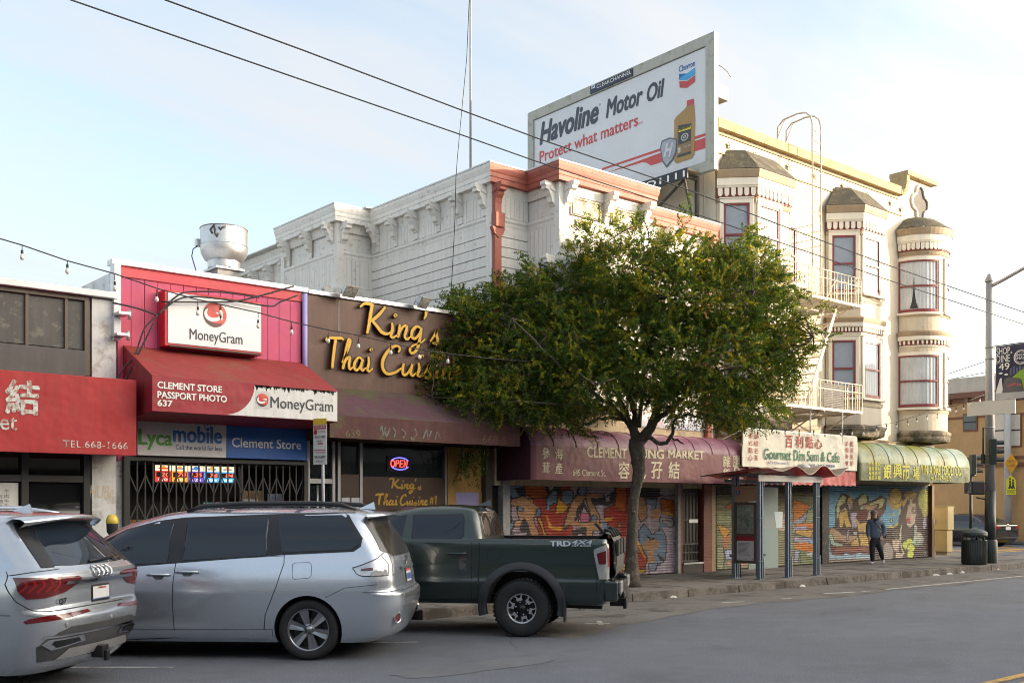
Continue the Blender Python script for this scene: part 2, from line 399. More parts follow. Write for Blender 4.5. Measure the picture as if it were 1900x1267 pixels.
# ================================================================ shared materials
WHITEW = M('white_weathered_boards', (.81, .775, .725), rough=.7, var=.04, vs=1.2, streak=.12, dirt=(.54, .47, .38), dscale=9, damt=.10)
WHITET = M('white_trim', (.79, .765, .72), rough=.65, var=.05, streak=.10, dirt=(.50, .43, .34), dscale=8, damt=.14)
RUST = M('terracotta_trim', (.37, .105, .072), rough=.6, var=.10, streak=.12, dirt=(.25, .08, .05), dscale=6, damt=.2)
ROOFG = M('grey_roofing', (.30, .30, .31), rough=.8, var=.15)
METAL = M('galvanised_metal', (.55, .56, .58), rough=.38, metal=.85, var=.12, vs=5, dirt=(.40,.38,.36), dscale=9, damt=.05)
CAPM = M('white_painted_metal_cap', (.70, .72, .74), rough=.45, var=.08, vs=3, streak=.06)
BLACK = M('black_metal', (.018, .018, .02), rough=.5, var=.2)
RUBBER = M('black_cable', (.02, .02, .022), rough=.6, var=.1)
DARKGL = M('dark_shop_glass', (.012, .013, .015), rough=.04, var=.1, spec=.7)
GLASS = see_through('window_glass', (.95, .97, 1.0), .86)
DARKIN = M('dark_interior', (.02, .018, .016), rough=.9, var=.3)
BULB = M('clear_bulb_glass', (.75, .70, .62), rough=.08, var=.05, spec=.8)
STAR = M('wall_anchor', (.50, .42, .30), rough=.6)

def sweep(mb, path, prof, m=0, mseg=None, closed=False):
    """a moulding: prof = (offset outwards, z) swept along a plan path, outwards is to the right of travel"""
    cols = [offs(path, d) for d, _ in prof]; k = len(path)
    for i in range(k-1):
        mm = mseg[i] if mseg else m
        for j in range(len(prof)-1):
            a, bq = cols[j], cols[j+1]; z0, z1 = prof[j][1], prof[j+1][1]
            mb.add([(*a[i], z0), (*a[i+1], z0), (*bq[i+1], z1), (*bq[i], z1)], [(0,1,2,3)], mm)
    for i, e in ((0, 0), (k-1, 1)):
        pts = [(*cols[j][i], prof[j][1]) for j in range(len(prof))]
        mb.add(pts, [tuple(range(len(pts)))], mseg[min(i, k-2)] if mseg else m)

# ================================================================ market at the far left
mk = thing('market_building', 'low white shop with dark panelled upper wall left of the pink shop', 'building', (1.8, 16.6, .15))
WH2 = M('whitewashed_wall', (.62, .62, .62), rough=.75, var=.08, streak=.12, dirt=(.38,.35,.32), dscale=3.5, damt=.3)
DPAN = M('dark_grey_panel', (.060, .056, .055), rough=.5, var=.2, vs=2, streak=.35, dirt=(.13,.12,.10), dscale=6, damt=.22)
BRN = M('bronze_mullion', (.10, .075, .055), rough=.5, var=.15)
b = MB(); b.box((-14,16.62,.1),(5.73,28,5.02)); b.box((5.38,16.5,.15),(5.745,16.62,5.0)); b.build('wall', WH2, mk)
b = MB(); b.box((-14,16.4,5.02),(5.745,28.1,5.12)); b.build('roof_cap', CAPM, mk, bevel=.01)
b = MB(); b.box((-14,16.56,4.20),(5.30,16.618,5.0)); b.build('upper_panel', DPAN, mk)
b = MB()
for x in (-1.5, .2, 1.9, 3.2, atY(51,600,16.5)[0], atY(124,600,16.5)[0]): b.box((x-.022,16.52,4.18),(x+.022,16.57,4.95))
b.box((-14,16.50,4.95),(5.34,16.60,5.018)); b.box((5.27,16.50,3.8),(5.345,16.60,4.95)); b.build('panel_frame', BRN, mk)
b = MB(); b.box((-14,16.45,3.72),(5.27,16.60,4.17)); b.build('panel_beam', M('dark_painted_beam', (.075,.07,.07), .6, streak=.2), mk)
b = MB(); b.box((-14,16.57,.5),(5.36,16.615,2.7)); b.build('window', DARKGL, mk)
b = MB()
for x in (3.0, atY(46,900,16.5)[0], 5.30): b.box((x-.05,16.48,.15),(x+.05,16.567,2.7))
b.box((-14,16.49,2.14),(5.25,16.56,2.24)); b.box((-14,16.49,.15),(5.25,16.56,.55)); b.build('window_frame', BLACK, mk)
b = MB(); ftext(b, 'HUBe', 166, 924, 211, 900, 16.495, shear=.2); b.build('graffiti', M('faint_ochre_scrawl', (.60,.50,.34), .8), mk)
b = MB(); x0 = 3.2; x1 = atY(35,900,16.5)[0]; b.box((x0,16.53,.9),(x1,16.55,2.12)); p = tag(b.build('paper_poster', M('white_paper', (.70,.70,.68), .8)), 'white paper menu with Chinese characters in the market window', 'poster')
b = MB()
for i, ch in enumerate('牛肉牛牛肉'): ftext(b, ch, 8, 915+i*9.0, 17, 907+i*9.0, 16.528)
for i, ch in enumerate('羊肉丸'): ftext(b, ch, 0, 925+i*9.0, 5, 917+i*9.0, 16.528)
b.build('lettering', M('dark_blue_ink', (.04,.05,.12), .7), p)
b = MB(); q0 = atY(366,700,16.4)
b.tube([atD(165,676,20.4), atD(165,697,20.4)], .05, 8); tag(b.build('electric_box', METAL), 'small grey conduit box above the red awning', 'electric box')

REDAW = M('red_canvas', (.37, .024, .026), sag=2.6, rough=.7, var=.08, vs=1.2, streak=.16, dirt=(.30,.03,.03), dscale=4, damt=.2)
aw = thing('shop_awning', 'flat bright red awning with silver Chinese character and TEL number', 'awning', (3, 15.66, 2.5))
b = MB(); b.prism([(16.6,3.72),(15.66,3.68),(15.66,2.535),(16.6,2.60)], (-6,0,0), YA, ZA, 11.76); b.build('canopy', REDAW, aw, bevel=.008)
SILV = M('weathered_silver_letters', (.56, .57, .54), rough=.55, var=.1, dirt=(.30,.14,.12), dscale=14, damt=.45)
b = MB(); ftext(b, '結', 9, 768, 74, 702, 15.655, bold=.035); ftext(b, 'et', 0, 797, 32, 773, 15.655, bold=.012, serif=.05); ftext(b, 'TEL.668-1666', 117, 829, 237, 816, 15.655, serif=.05, spacing=1.08); b.build('lettering', SILV, aw)

# ================================================================ the pink shop
pk = thing('pink_shop_building', 'narrow pink plank fronted shop with white metal parapet edge', 'building', (7.4, 16.6, .15))
PINK = M('pink_planks', (.52, .075, .185), rough=.6, var=.07, vs=1.0, streak=.10, mottle=((.56,.08,.135), .55))
PINK2 = M('coral_trim_board', (.58, .075, .10), rough=.6, var=.08)
b = MB(); n = 15; X0, X1 = 5.80, 9.05; wd = (X1-X0)/n
for i in range(n): b.box((X0+i*wd+.005, 16.585, 2.5), (X0+(i+1)*wd-.005, 16.62, 5.45))
b.box((X0,16.612,2.5),(X1,16.63,5.45)); b.build('plank_wall', PINK, pk)
b = MB(); b.box((5.76,16.63,2.62),(9.06,29,5.5)); b.box((5.76,16.63,.15),(5.95,29,2.62)); b.box((5.76,20,.15),(9.14,29,2.62)); b.build('body', WH2, pk)
b = MB(); b.box((5.795,16.56,5.42),(9.05,16.61,5.585)); b.build('trim_board', PINK2, pk)
b = MB(); b.box((5.69,16.50,5.585),(9.15,16.75,5.67)); b.box((5.69,16.42,4.38),(5.80,16.60,5.585)); b.build('parapet_cap', CAPM, pk, bevel=.006)
b = MB(); b.tube([(9.095,16.53,3.6),(9.095,16.53,5.56)], .045, 10); b.build('downpipe', M('lilac_paint', (.36,.33,.66), .5, streak=.08), pk)
# big light box
sg = thing('light_box_sign', 'white light box sign with red globe emblem on the pink wall', 'sign', (7.4, 16.4, 4.4))
YS = 16.33
X0, Z0 = atY(311,636,YS); X1, _ = atY(484,653,YS); _, Z1 = atY(311,541,YS)
SGR = M('sign_red', (.55, .02, .03), .4, var=.06)
b = MB(); b.box((X0-.05,YS,Z0-.05),(X1+.035,16.58,Z1+.035)); b.build('case', SGR, sg, bevel=.012)
SGW = M('sign_white_acrylic', (.74,.75,.77), .25, var=.03, spec=.5)
b = MB(); b.box((X0,YS-.015,Z0),(X1,YS+.01,Z1)); b.build('face', SGW, sg, bevel=.004)
def emblem(mb, cx, cz, r, y, mr, md, mw):
    """a red ball with a white curling arrow"""
    n = 40; c = Vector((cx, y, cz))
    mb.add([c+Vector((r*math.cos(2*math.pi*i/n), 0, r*math.sin(2*math.pi*i/n))) for i in range(n)], [tuple(range(n))], mr)
    # dark lower left crescent
    A = [R(150+i*8) for i in range(20)]
    pts = [c+Vector((r*math.cos(a), -.0015, r*math.sin(a))) for a in A]+[c+Vector((.12*r+r*.86*math.cos(a), -.0015, .16*r+r*.86*math.sin(a))) for a in reversed(A)]
    k = len(A); mb.add(pts, [(i, i+1, 2*k-2-i, 2*k-1-i) for i in range(k-1)], md)
    S = [(-.62,.42,.25),(-.80,.1,1),(-.66,-.28,1.25),(-.2,-.42,1.3),(.28,-.3,1.1),(.5,-.02,.9)]
    stroke(mb, [(p[0]*r, p[1]*r, p[2]) for p in S], .24*r, (cx, y-.001, cz), XA, ZA, .003, mw)
    mb.add([(cx+x*r, y-.004, cz+z*r) for x, z in ((.02,.16),(.66,.30),(.62,-.42),(.42,-.30),(.34,.06))], [(0,1,2,3,4)], mw)
DKRED = M('emblem_dark', (.09,.03,.035), .35, var=.05); EMR = M('emblem_red', (.55,.045,.045), .35, var=.06, mottle=((.62,.09,.05), 6.))
INK = M('charcoal_letters', (.035,.035,.045), .5, var=.05); WLET = M('white_letters', (.78,.77,.74), .5, var=.06)
b = MB(); cx_, cz_ = atY(399,584,YS-.02); emblem(b, cx_, cz_, .205, YS-.02, 0, 1, 2); b.build('emblem', [EMR, DKRED, SGW], sg)
b = MB(); ftext(b, 'MoneyGram', 352, 635, 450, 609, YS-.019, bold=.004); b.build('lettering', INK, sg)
b = MB(); b.box((X0+.02,YS-.03,Z0-.055),(X1-.02,YS+.02,Z0-.03)); b.build('bottom_trim', BLACK, sg)
# the crimson awning
PAW = M('crimson_canvas', (.30, .011, .026), sag=2.6, rough=.55, var=.08, vs=1.5, streak=.12, dirt=(.24,.03,.03), dscale=2.2, damt=.25)
PAWT = M('crimson_canvas_faded', (.27, .030, .028), sag=2.6, rough=.75, var=.10, vs=1.2, streak=.12, dirt=(.22,.06,.035), dscale=1.6, damt=.3)
a2 = thing('shop_awning', 'deep red sloping awning lettered CLEMENT STORE over the barred shop', 'awning', (7.4, 15.36, 3.2))
YF, xa, xb = 15.36, 5.89, 9.07
b = MB()
b.add([(xa,16.58,4.33),(xb,16.58,4.33),(xb,YF,3.735),(xa,YF,3.735)], [(0,1,2,3)], 1)
b.add([(xa,YF,3.735),(xb,YF,3.735),(xb,YF,3.205),(xa,YF,3.205)], [(0,1,2,3)], 0)
for x in (xa, xb): b.add([(x,16.58,4.33),(x,YF,3.735),(x,YF,3.205),(x,16.58,3.12)], [(0,1,2,3)], 0)
b.add([(xa,YF,3.205),(xb,YF,3.205),(xb,16.58,3.12),(xa,16.58,3.12)], [(0,1,2,3)], 0)
b.build('canopy', [PAW, PAWT], a2, weld=True)
# white swoosh panel on the valance
b = MB(); y = YF-.004; xs = [atY(470,720,YF)[0], atY(624,720,YF)[0]]; zt, zb = 3.715, 3.212
cv = []; xl = atY(415,770,YF)[0]; xr = atY(472,716,YF)[0]
for i in range(13):
    t = i/12; a = math.pi/2*t; cv.append((xl+(xr-xl)*math.sin(a), y, zb+(zt-zb)*(1-math.cos(a))))
b.add([(xb-.005,y,zt),(xb-.005,y,zb)]+cv, [tuple(range(2+len(cv)))]); b.build('white_panel', M('dirty_white_vinyl', (.66,.66,.65), .5, var=.06, streak=.16, dirt=(.45,.45,.42), dscale=6, damt=.15), a2)
b = MB()
for i in range(150):   # mildew creeping down from the fold
    x = rnd.uniform(xs[0]+.03, xb-.03); h = abs(rnd.gauss(0, .03)); ww = rnd.uniform(.008, .03)
    b.add([(x-ww,y-.002,zt),(x+ww,y-.002,zt),(x+ww*.4,y-.002,zt-h-.012),(x-ww*.3,y-.002,zt-h)], [(0,1,2,3)])
b.build('mildew', M('black_mildew', (.05,.055,.04), .9), a2)
b = MB()
ftext(b, 'CLEMENT STORE', 292, 720, 412, 707, YF-.006, bold=.035); ftext(b, 'PASSPORT PHOTO', 292, 738, 421, 725, YF-.006, bold=.035); ftext(b, '637', 292, 753, 320, 741, YF-.006, bold=.035)
b.build('lettering', WLET, a2)
b = MB(); c1 = atY(487,742,YF-.01); b.add([(c1[0]+dx*.125, YF-.007, c1[1]+dz*.14) for dx, dz in ((-1,-1),(1,-1),(1,1),(-1,1))], [(0,1,2,3)], 3); emblem(b, c1[0], c1[1], .105, YF-.010, 0, 1, 2)
b.build('emblem', [EMR, DKRED, WLET, M('pale_grey_vinyl', (.5,.5,.5), .5)], a2)
b = MB(); ftext(b, 'MoneyGram', 502, 763, 618, 735, YF-.008, bold=.004); b.build('dark_lettering', INK, a2)
# fascia boards below
fa = thing('shop_fascia_sign', 'white and blue phone company fascia board above the folding gate', 'sign', (7.5, 16.45, 2.6))
YL = 16.42; xl = atY(255,800,YL)[0]; xm = atY(420,800,YL)[0]; xr = atY(569,800,YL)[0]
b = MB(); b.box((xl,YL,2.585),(xm,16.58,3.13)); b.build('white_board', M('greyish_white_board', (.60,.59,.60), .5, streak=.06), fa, bevel=.004)
b = MB(); b.box((xm+.003,YL,2.585),(xr,16.58,3.13)); b.build('blue_board', M('royal_blue_board', (.015,.11,.42), .45, var=.05), fa, bevel=.004)
b = MB(); ftext(b, 'Lyca', 257, 834, 320, 795, YL-.004, m=0, bold=.035); ftext(b, 'mobile', 321, 820, 412, 788, YL-.004, m=1, bold=.035); ftext(b, 'Call the world for less', 326, 833.5, 412, 824.5, YL-.004, m=2, bold=.012)
hx, hz = atY(385,797,YL)
stroke(b, [(0,-.02),(-.055,.05),(-.05,.11),(-.015,.11),(0,.07),(.025,.12),(.06,.10),(.05,.04),(.01,-.01)], .012, (hx, YL-.001, hz), XA, ZA, .003, 1)
b.build('lettering', [M('letter_green', (.05,.30,.03), .5), M('letter_blue', (.02,.13,.42), .5), M('letter_navy', (.03,.05,.20), .5)], fa)
b = MB(); ftext(b, 'Clement Store', 430, 829, 559, 811, YL-.004, bold=.02); b.build('white_lettering', WLET, fa)
# shop interior and gate
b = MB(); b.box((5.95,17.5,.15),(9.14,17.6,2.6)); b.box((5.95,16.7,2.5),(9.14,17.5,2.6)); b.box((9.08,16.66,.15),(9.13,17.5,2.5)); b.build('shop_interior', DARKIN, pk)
b = MB(); b.box((5.96,16.75,2.45),(9.07,16.8,2.52)); b.box((5.96,16.75,.15),(9.07,16.8,.7)); b.box((7.95,16.75,.7),(8.02,16.8,2.45)); b.build('shop_window_frame', BLACK, pk)
for i, (x0, x1, z0, z1, col, l) in enumerate([(6.2,6.75,.9,1.55,(.30,.16,.05),'amber cardboard display'), (8.15,8.6,.8,2.05,(.28,.16,.09),'brown notice board'), (8.68,9.0,1.5,1.75,(.02,.10,.35),'deep blue banner'), (8.68,9.0,1.75,2.0,(.30,.33,.42),'pale grey notice'), (8.18,8.48,.9,1.9,(.50,.52,.55),'white portrait poster'), (7.45,7.63,1.55,1.84,(.25,.55,.62),'turquoise flyer'), (7.65,7.82,1.55,1.84,(.62,.64,.64),'white flyer')]):
    b = MB(); b.box((x0,17.2-.02*i,z0),(x1,17.21-.02*i,z1)); tag(b.build('poster', M('poster_%d' % i, col, .7, var=.35, vs=5)), l+' inside the barred shop', 'poster')
ld = thing('jackpot_display', 'lit lottery jackpot display with red digits behind the gate', 'sign', (7, 16.9, 2.0))
YD = 16.85; z0 = atY(290,893,YD)[1]; z1 = atY(290,859,YD)[1]; zm = (z0+z1)/2+.03
b = MB(); xL = atY(287,880,YD)[0]; xR = atY(436,880,YD)[0]; b.box((xL-.02,YD,z0-.02),(xR+.02,YD+.1,z1+.02)); b.build('case', BLACK, ld)
cols = [(.75,.03,.02),(.80,.30,.02),(.10,.06,.50),(.05,.35,.75),(.05,.40,.80)]; wdp = (xR-xL)/5
b = MB(); ms = [M('lit_panel_white', (.7,.66,.55), .4, emit=(1,.86,.60), estr=.30), M('display_black', (.02,.005,.005), .3)]+[M('lit_panel_%d' % i, c, .4, emit=c, estr=.35) for i, c in enumerate(cols)]+[M('lit_digit', (.8,.1,.05), .4, emit=(1,.10,.05), estr=.9), M('panel_words', (.7,.65,.6), .4, emit=(1,.8,.7), estr=.3), M('panel_logo', (.1,.25,.6), .4, emit=(.1,.3,.7), estr=.2)]
words = ['MILLION','MILLION','BILLION','THOUSAND','THOUSAND']; digs = ['20','70','1.25','76','84']
for i in range(5):
    xa_, xb_ = xL+i*wdp+.006, xL+(i+1)*wdp-.006
    b.add([(xa_,YD-.004,z0),(xb_,YD-.004,z0),(xb_,YD-.004,zm),(xa_,YD-.004,zm)], [(0,1,2,3)], 2+i); b.add([(xa_,YD-.004,zm),(xb_,YD-.004,zm),(xb_,YD-.004,z1),(xa_,YD-.004,z1)], [(0,1,2,3)], 0)
    b.add([(xa_+.02,YD-.006,z0+.075),(xb_-.012,YD-.006,z0+.075),(xb_-.012,YD-.006,zm-.02),(xa_+.02,YD-.006,zm-.02)], [(0,1,2,3)], 1)
    wd_ = .14 if len(digs[i]) == 2 else .19
    text(b, digs[i], (xb_-.03-wd_,YD-.009,z0+.088), XA, ZA, wd_, zm-.03-(z0+.088), 7, bold=.01, shear=.15)
    text(b, words[i], (xa_+.05,YD-.008,z0+.015), XA, ZA, wdp*.6, .042, 8, bold=.01)
    cc = Vector(((xa_+xb_)/2, YD-.008, z1-.07)); b.add([cc+Vector((.04*math.cos(R(k*30)), 0, .035*math.sin(R(k*30)))) for k in range(12)], [tuple(range(12))], 3 if i != 2 else 9)
    b.add([(xa_+.06,YD-.008,zm+.025),(xb_-.06,YD-.008,zm+.025),(xb_-.06,YD-.008,zm+.05),(xa_+.06,YD-.008,zm+.05)], [(0,1,2,3)], 9 if i else 2)
b.build('lit_face', ms, ld)
gt = thing('folding_gate', 'black folding security gate with pantograph bars across the shop', 'gate', (7.5, 16.52, .15))
b = MB(); YG = 16.56; xs = np.linspace(5.98, 9.07, 25)
for i, x in enumerate(xs): b.box((x-.011,YG,.16),(x+.011,YG+.02,2.5))
for i in range(0, 24, 2):
    for (za, zb_) in ((2.28,1.98),(1.55,1.82),(1.2,.9),(.5,.8)):
        b.bar((xs[i],YG-.008,za),(xs[i+1],YG-.008,zb_),.02,.006, up=(0,1,0)); b.bar((xs[i+1],YG-.014,zb_),(xs[i+2],YG-.014,za),.02,.006, up=(0,1,0))
b.build('bars', M('sooty_steel', (.035,.033,.032), .55, var=.2), gt)
b = MB(); b.box((5.88,16.5,.15),(5.97,16.62,2.57)); b.box((9.07,16.5,.15),(9.15,16.62,2.57)); b.box((5.97,16.5,2.5),(9.07,16.62,2.57)); b.build('gate_frame', BLACK, gt)
b = MB(); c = (7.25,17.0,1.1)
for k in range(60):
    a = rnd.uniform(0, 6.28); t = rnd.uniform(.1, .45); p = Vector(c)+Vector((math.cos(a)*t, math.sin(a)*.12, rnd.uniform(.05,.45))); q = Vector((rnd.uniform(-1,1), rnd.uniform(-.4,.4), rnd.uniform(-.6,1))).normalized()*.09; s2 = q.cross(Vector((0,1,.2))).normalized()*.022
    b.add([p, p+q*.5+s2, p+q, p+q*.5-s2], [(0,1,2,3)])
b.tube([(7.25,17.0,.75),(7.25,17.0,1.35)], .012, 6); b.lathe([(.0,.70),(.10,.70),(.13,.92),(.0,.92)], (7.25,17.0,0), 12); tag(b.build('potted_plant', M('house_plant_green', (.03,.10,.015), .6, var=.3)), 'leafy green pot plant behind the folding gate', 'plant')
# roof ventilator
vt = thing('roof_ventilator', 'round galvanised exhaust fan with a black scrawl on the pink shop roof', 'roof vent', (9.5, 21, 5.5))
DV = 20.9; vc = atD(415.5, 470, DV); sc_ = DV/FP
def vz(v): return CH+(HY-v)*sc_
prof = [(41.5,427),(42.5,427),(42.5,459),(43.5,460),(43,468),(41,474),(35,484),(29.5,487),(29,500)]
b = MB(); b.lathe([(r*sc_, vz(v)) for r, v in prof]+[(0.02, vz(500))], (vc.x, vc.y, 0), 40); b.lathe([(41.5*sc_, vz(427)), (40*sc_, vz(430)), (39*sc_, vz(452)), (.02, vz(452))], (vc.x, vc.y, 0), 40)
for v in (459,): b.lathe([(43.2*sc_, vz(v-1)),(44*sc_, vz(v)),(43.2*sc_, vz(v+1))], (vc.x,vc.y,0), 40)
b.build('drum', METAL, vt, sharp=35)
b = MB(); b.lathe([(42.2*sc_, vz(428)),(43.8*sc_, vz(427)),(42.2*sc_, vz(425.6))], (vc.x,vc.y,0), 40); b.build('rim', M('dark_rim', (.12,.12,.14), .5), vt)
hw = 36*sc_*.78
b = MB(); b.box((vc.x-hw,vc.y-hw,vz(505)),(vc.x+hw,vc.y+hw,vz(500.5))); b.build('flange', METAL, vt, bevel=.01)
b = MB(); h2 = hw*.8; b.box((vc.x-h2,vc.y-h2,4.9),(vc.x+h2,vc.y+h2,vz(505.5))); b.build('curb', M('dark_lead_grey', (.20,.20,.21), .6, var=.2), vt)
b = MB(); right = Vector((.7646,-.6445,0)); rr = 42.9*sc_
def on_drum(u, v, off=.004):
    a = math.asin(max(-1, min(1, (u-415.5)*sc_/rr))); fwd = Vector((-.6445,-.7646,0)); return Vector((vc.x,vc.y,0))+(right*math.sin(a)+fwd*math.cos(a))*(rr+off)+ZA*vz(v)
sc1 = [(406,444),(402,437),(409,429),(412,446),(414,450),(418,444)]; sc2 = [(418,433),(421,437),(424,434),(430,431)]
for S in (sc1, sc2): b.tube([on_drum(*p) for p in S], .02, 6)
b.build('scrawl', INK, vt)
p0 = on_drum(373.5, 447, 0)
b = MB(); b.box((p0.x-.09,p0.y-.05,vz(460)),(p0.x+.01,p0.y+.05,vz(447))); b.build('junction_box', METAL, vt)
b = MB(); b.tube([(p0.x-.05,p0.y,vz(460)),(p0.x-.14,p0.y,vz(466)),(p0.x-.17,p0.y,vz(480)),(p0.x-.10,p0.y,vz(500)),(p0.x-.06,p0.y,vz(512))], .012, 6); b.build('cable', M('violet_cable', (.10,.08,.30), .5), vt)

# ================================================================ the thai restaurant
kg = thing('restaurant_building', 'low brown fronted restaurant with golden script lettering', 'building', (11.2, 16.6, .15))
BRWN = M('chocolate_panel', (.095, .040, .026), rough=.5, var=.12, vs=.9, streak=.28, dirt=(.125,.06,.042), dscale=1.2, damt=.35)
b = MB(); b.box((9.145,16.56,3.0),(13.42,16.62,5.575)); b.build('front_panel', BRWN, kg)
b = MB(); b.box((9.16,16.63,3.0),(13.42,30,5.5)); b.box((9.16,17.9,.15),(13.42,30,3.0)); b.box((9.16,16.66,2.95),(13.42,17.9,3.0)); b.build('body', M('brown_render', (.12,.075,.05), .8, streak=.2), kg)
b = MB(); b.box((9.16,16.50,5.575),(13.42,16.75,5.65)); b.build('parapet_cap', METAL, kg, bevel=.006)
b = MB(); xx = atY(631,600,16.5)[0]
for dx, z0_, z1_ in ((0,4.95,5.52),(.012,4.98,5.55),(.03,4.88,5.2)): b.box((xx+dx-.003,16.553,z0_),(xx+dx+.003,16.557,z1_))
b.build('drip_stain', M('pale_drip', (.5,.46,.42), .8), kg)
GOLD = M('golden_yellow_letters', (.66, .35, .012), rough=.45, var=.08)
GOLDK = M('letter_return_black', (.012,.011,.012), .5)
# brush script: each letter as strokes in photo-like units (x right, y up)
SCR = {
 'K': [[(-1,50,.55),(6,57,.9),(16,58,1.1),(22,55,.9)],[(20,57,1.2),(17,38,1.2),(14,18,1.1),(11,4,.8)],[(43,57,.7),(34,44,1.),(22,31,1.05),(17,28,.8)],[(19,30,1.),(28,20,1.1),(37,10,1.2),(46,8,.9),(52,12,.5)]],
 'i': [[(6,30,.7),(7,18,1.1),(4,6,1.),(8,3,.8),(16,9,.5)],[(10,41,.9),(13,45,1.1),(14,42,.7)]],
 'n': [[(5,29,.8),(4,16,1.1),(1,4,.9)],[(3,12,.8),(10,24,.8),(17,28,.9),(17,20,1.05),(14,8,1.),(18,3,.8),(25,9,.5)]],
 'g': [[(19,27,.8),(12,29,.9),(4,20,1.1),(3,9,1.),(9,6,.9),(17,16,.8),(21,27,.8)],[(21,28,.9),(18,8,1.1),(13,-12,1.1),(4,-22,.9),(-1,-16,.8),(6,-7,.7),(20,0,.6),(28,8,.5)]],
 "'": [[(3,60,1.1),(2,52,.9),(-1,45,.5)]],
 's': [[(-2,4,.5),(6,16,.8),(12,28,1.),(10,20,1.1),(13,8,1.15),(9,1,1.),(3,3,.8)]],
 'T': [[(0,50,.7),(4,56,1.),(20,57,1.15),(33,58,1.),(36,55,.6)],[(20,56,1.1),(17,36,1.2),(14,14,1.1),(13,2,.9)]],
 'h': [[(1,14,.5),(12,34,.8),(19,54,1.),(15,57,.9),(10,38,1.1),(6,16,1.1),(3,2,.9)],[(4,10,.8),(12,22,.9),(18,25,1.),(16,12,1.1),(18,3,.9),(26,9,.5)]],
 'a': [[(19,24,.8),(11,26,.9),(3,15,1.1),(3,5,1.),(9,3,.9),(17,13,.8),(21,24,.9)],[(21,24,.9),(17,10,1.1),(20,3,.9),(28,9,.5)]],
 'C': [[(34,46,.7),(37,54,.9),(31,59,.9),(18,50,1.1),(7,30,1.25),(6,12,1.2),(14,2,1.1),(28,6,.9),(40,16,.6)]],
 'u': [[(4,26,.8),(2,12,1.1),(4,3,1.),(12,8,.8),(19,22,.8)],[(20,26,.9),(17,10,1.1),(20,3,.9),(27,9,.5)]],
 'e': [[(3,13,.7),(12,17,.8),(17,24,.9),(12,28,.9),(4,18,1.1),(4,6,1.1),(12,2,1.),(24,10,.5)]],
 '#': [[(6,3,.7),(12,46,.7)],[(19,3,.7),(25,46,.7)],[(1,17,.7),(29,17,.7)],[(3,31,.7),(31,31,.7)]], '1': [[(2,38,.7),(12,52,.9),(10,20,1.),(9,2,.9)]], ' ': [] }
ADV = {'K':49,'i':15,'n':24,'g':27,"'":12,'s':20,'T':32,'h':25,'a':27,'C':40,'u':26,'e':23,'#':36,'1':20,' ':17}
def script(mb, s, u0, v1, u1, y, hgt, wf=7.5, depth=.05, m=0, rise=0.):
    """brush script between two survey columns, its baseline at v1"""
    X0, Z0 = atY(u0, v1, y); X1, _ = atY(u1, v1, y); tot = sum(ADV[c] for c in s); k = (X1-X0)/tot; kz = hgt/58; x = 0
    for c in s:
        for q_, S in enumerate(SCR[c]): stroke(mb, [((x+p[0])*k, p[1]*kz, p[2]) for p in S], wf*(k+kz)/2, (X0, y, Z0+x*k*rise), XA, ZA, depth+.0012*q_+.0005*(int(x) % 3), m, 6)
        x += ADV[c]
def script_sign(name, words, mat, parent, wf, depth, y0=16.5):
    b = MB()
    for wd in words: script(b, wd[0], wd[1], wd[2], wd[3], y0, wd[4], wf=wf, depth=depth)
    return b.build(name, mat, parent)
W_ = [("King's", 668, 622, 818, .60), ('Thai', 604, 684, 690, .58), ('Cuisine', 703, 694, 862, .56)]
script_sign('letter_backing', W_, GOLDK, kg, 6.6, .06, 16.55); script_sign('golden_lettering', W_, GOLD, kg, 4.8, .022, 16.478)
for i, u in enumerate((647, 783)):
    x = atY(u, 550 if i == 0 else 572, 16.3)[0]; z = 5.66
    f = thing('floodlight', ['floodlight aimed down from the roof edge left of the golden lettering', 'floodlight aimed down from the roof edge above the end of the golden lettering'][i], 'floodlight', (x, 16.45, z), 'floodlights on the brown parapet')
    b = MB(); b.tube([(x,16.6,z-.01),(x,16.5,z+.10),(x,16.32,z+.06)], .014, 6); b.build('arm', METAL, f)
    b = MB(); ax = Vector((.25 if i else .1,-.75,-.62)).normalized(); uu = ax.cross(ZA).normalized(); ww = uu.cross(ax); c = Vector((x,16.28,z+.03))
    b.add([c+uu*(sx*s_)+ww*(sy*s_*.8)+ax*d for d, s_ in ((-.1,.07),(.06,.15)) for sx, sy in ((-1,-1),(1,-1),(1,1),(-1,1))], [(3,2,1,0),(0,1,5,4),(1,2,6,5),(2,3,7,6),(3,0,4,7),(4,5,6,7)]); b.build('lamp_head', M('floodlight_grey', (.40,.41,.42), .35, metal=.5, dirt=(.15,.14,.12), dscale=20, damt=.4), f, bevel=.008)
# its awning
MAR = M('faded_maroon_canvas', (.098,.044,.058), sag=2.6, rough=.8, var=.12, vs=1., streak=.14, dirt=(.085,.082,.035), dscale=1.1, damt=.40)
MAR2 = M('faded_maroon_valance', (.10,.038,.036), sag=2.6, rough=.8, var=.12, vs=1., streak=.2, dirt=(.10,.085,.04), dscale=1.5, damt=.3)
a3 = thing('shop_awning', 'faded maroon awning with number 639 under the golden script', 'awning', (11.2, 15.6, 2.9))
b = MB(); xa, xb, YF = 9.06, 13.36, 15.6
b.add([(xa,16.55,3.93),(xb,16.55,3.93),(xb,YF,3.34),(xa,YF,3.34)], [(0,1,2,3)], 0)
b.add([(xa,YF,3.34),(xb,YF,3.34),(xb,YF,2.95),(xa,YF,2.95)], [(0,1,2,3)], 1)
for x in (xa, xb): b.add([(x,16.55,3.93),(x,YF,3.34),(x,YF,2.95),(x,16.55,2.95)], [(0,1,2,3)], 1)
b.build('canopy', [MAR, MAR2], a3, weld=True)
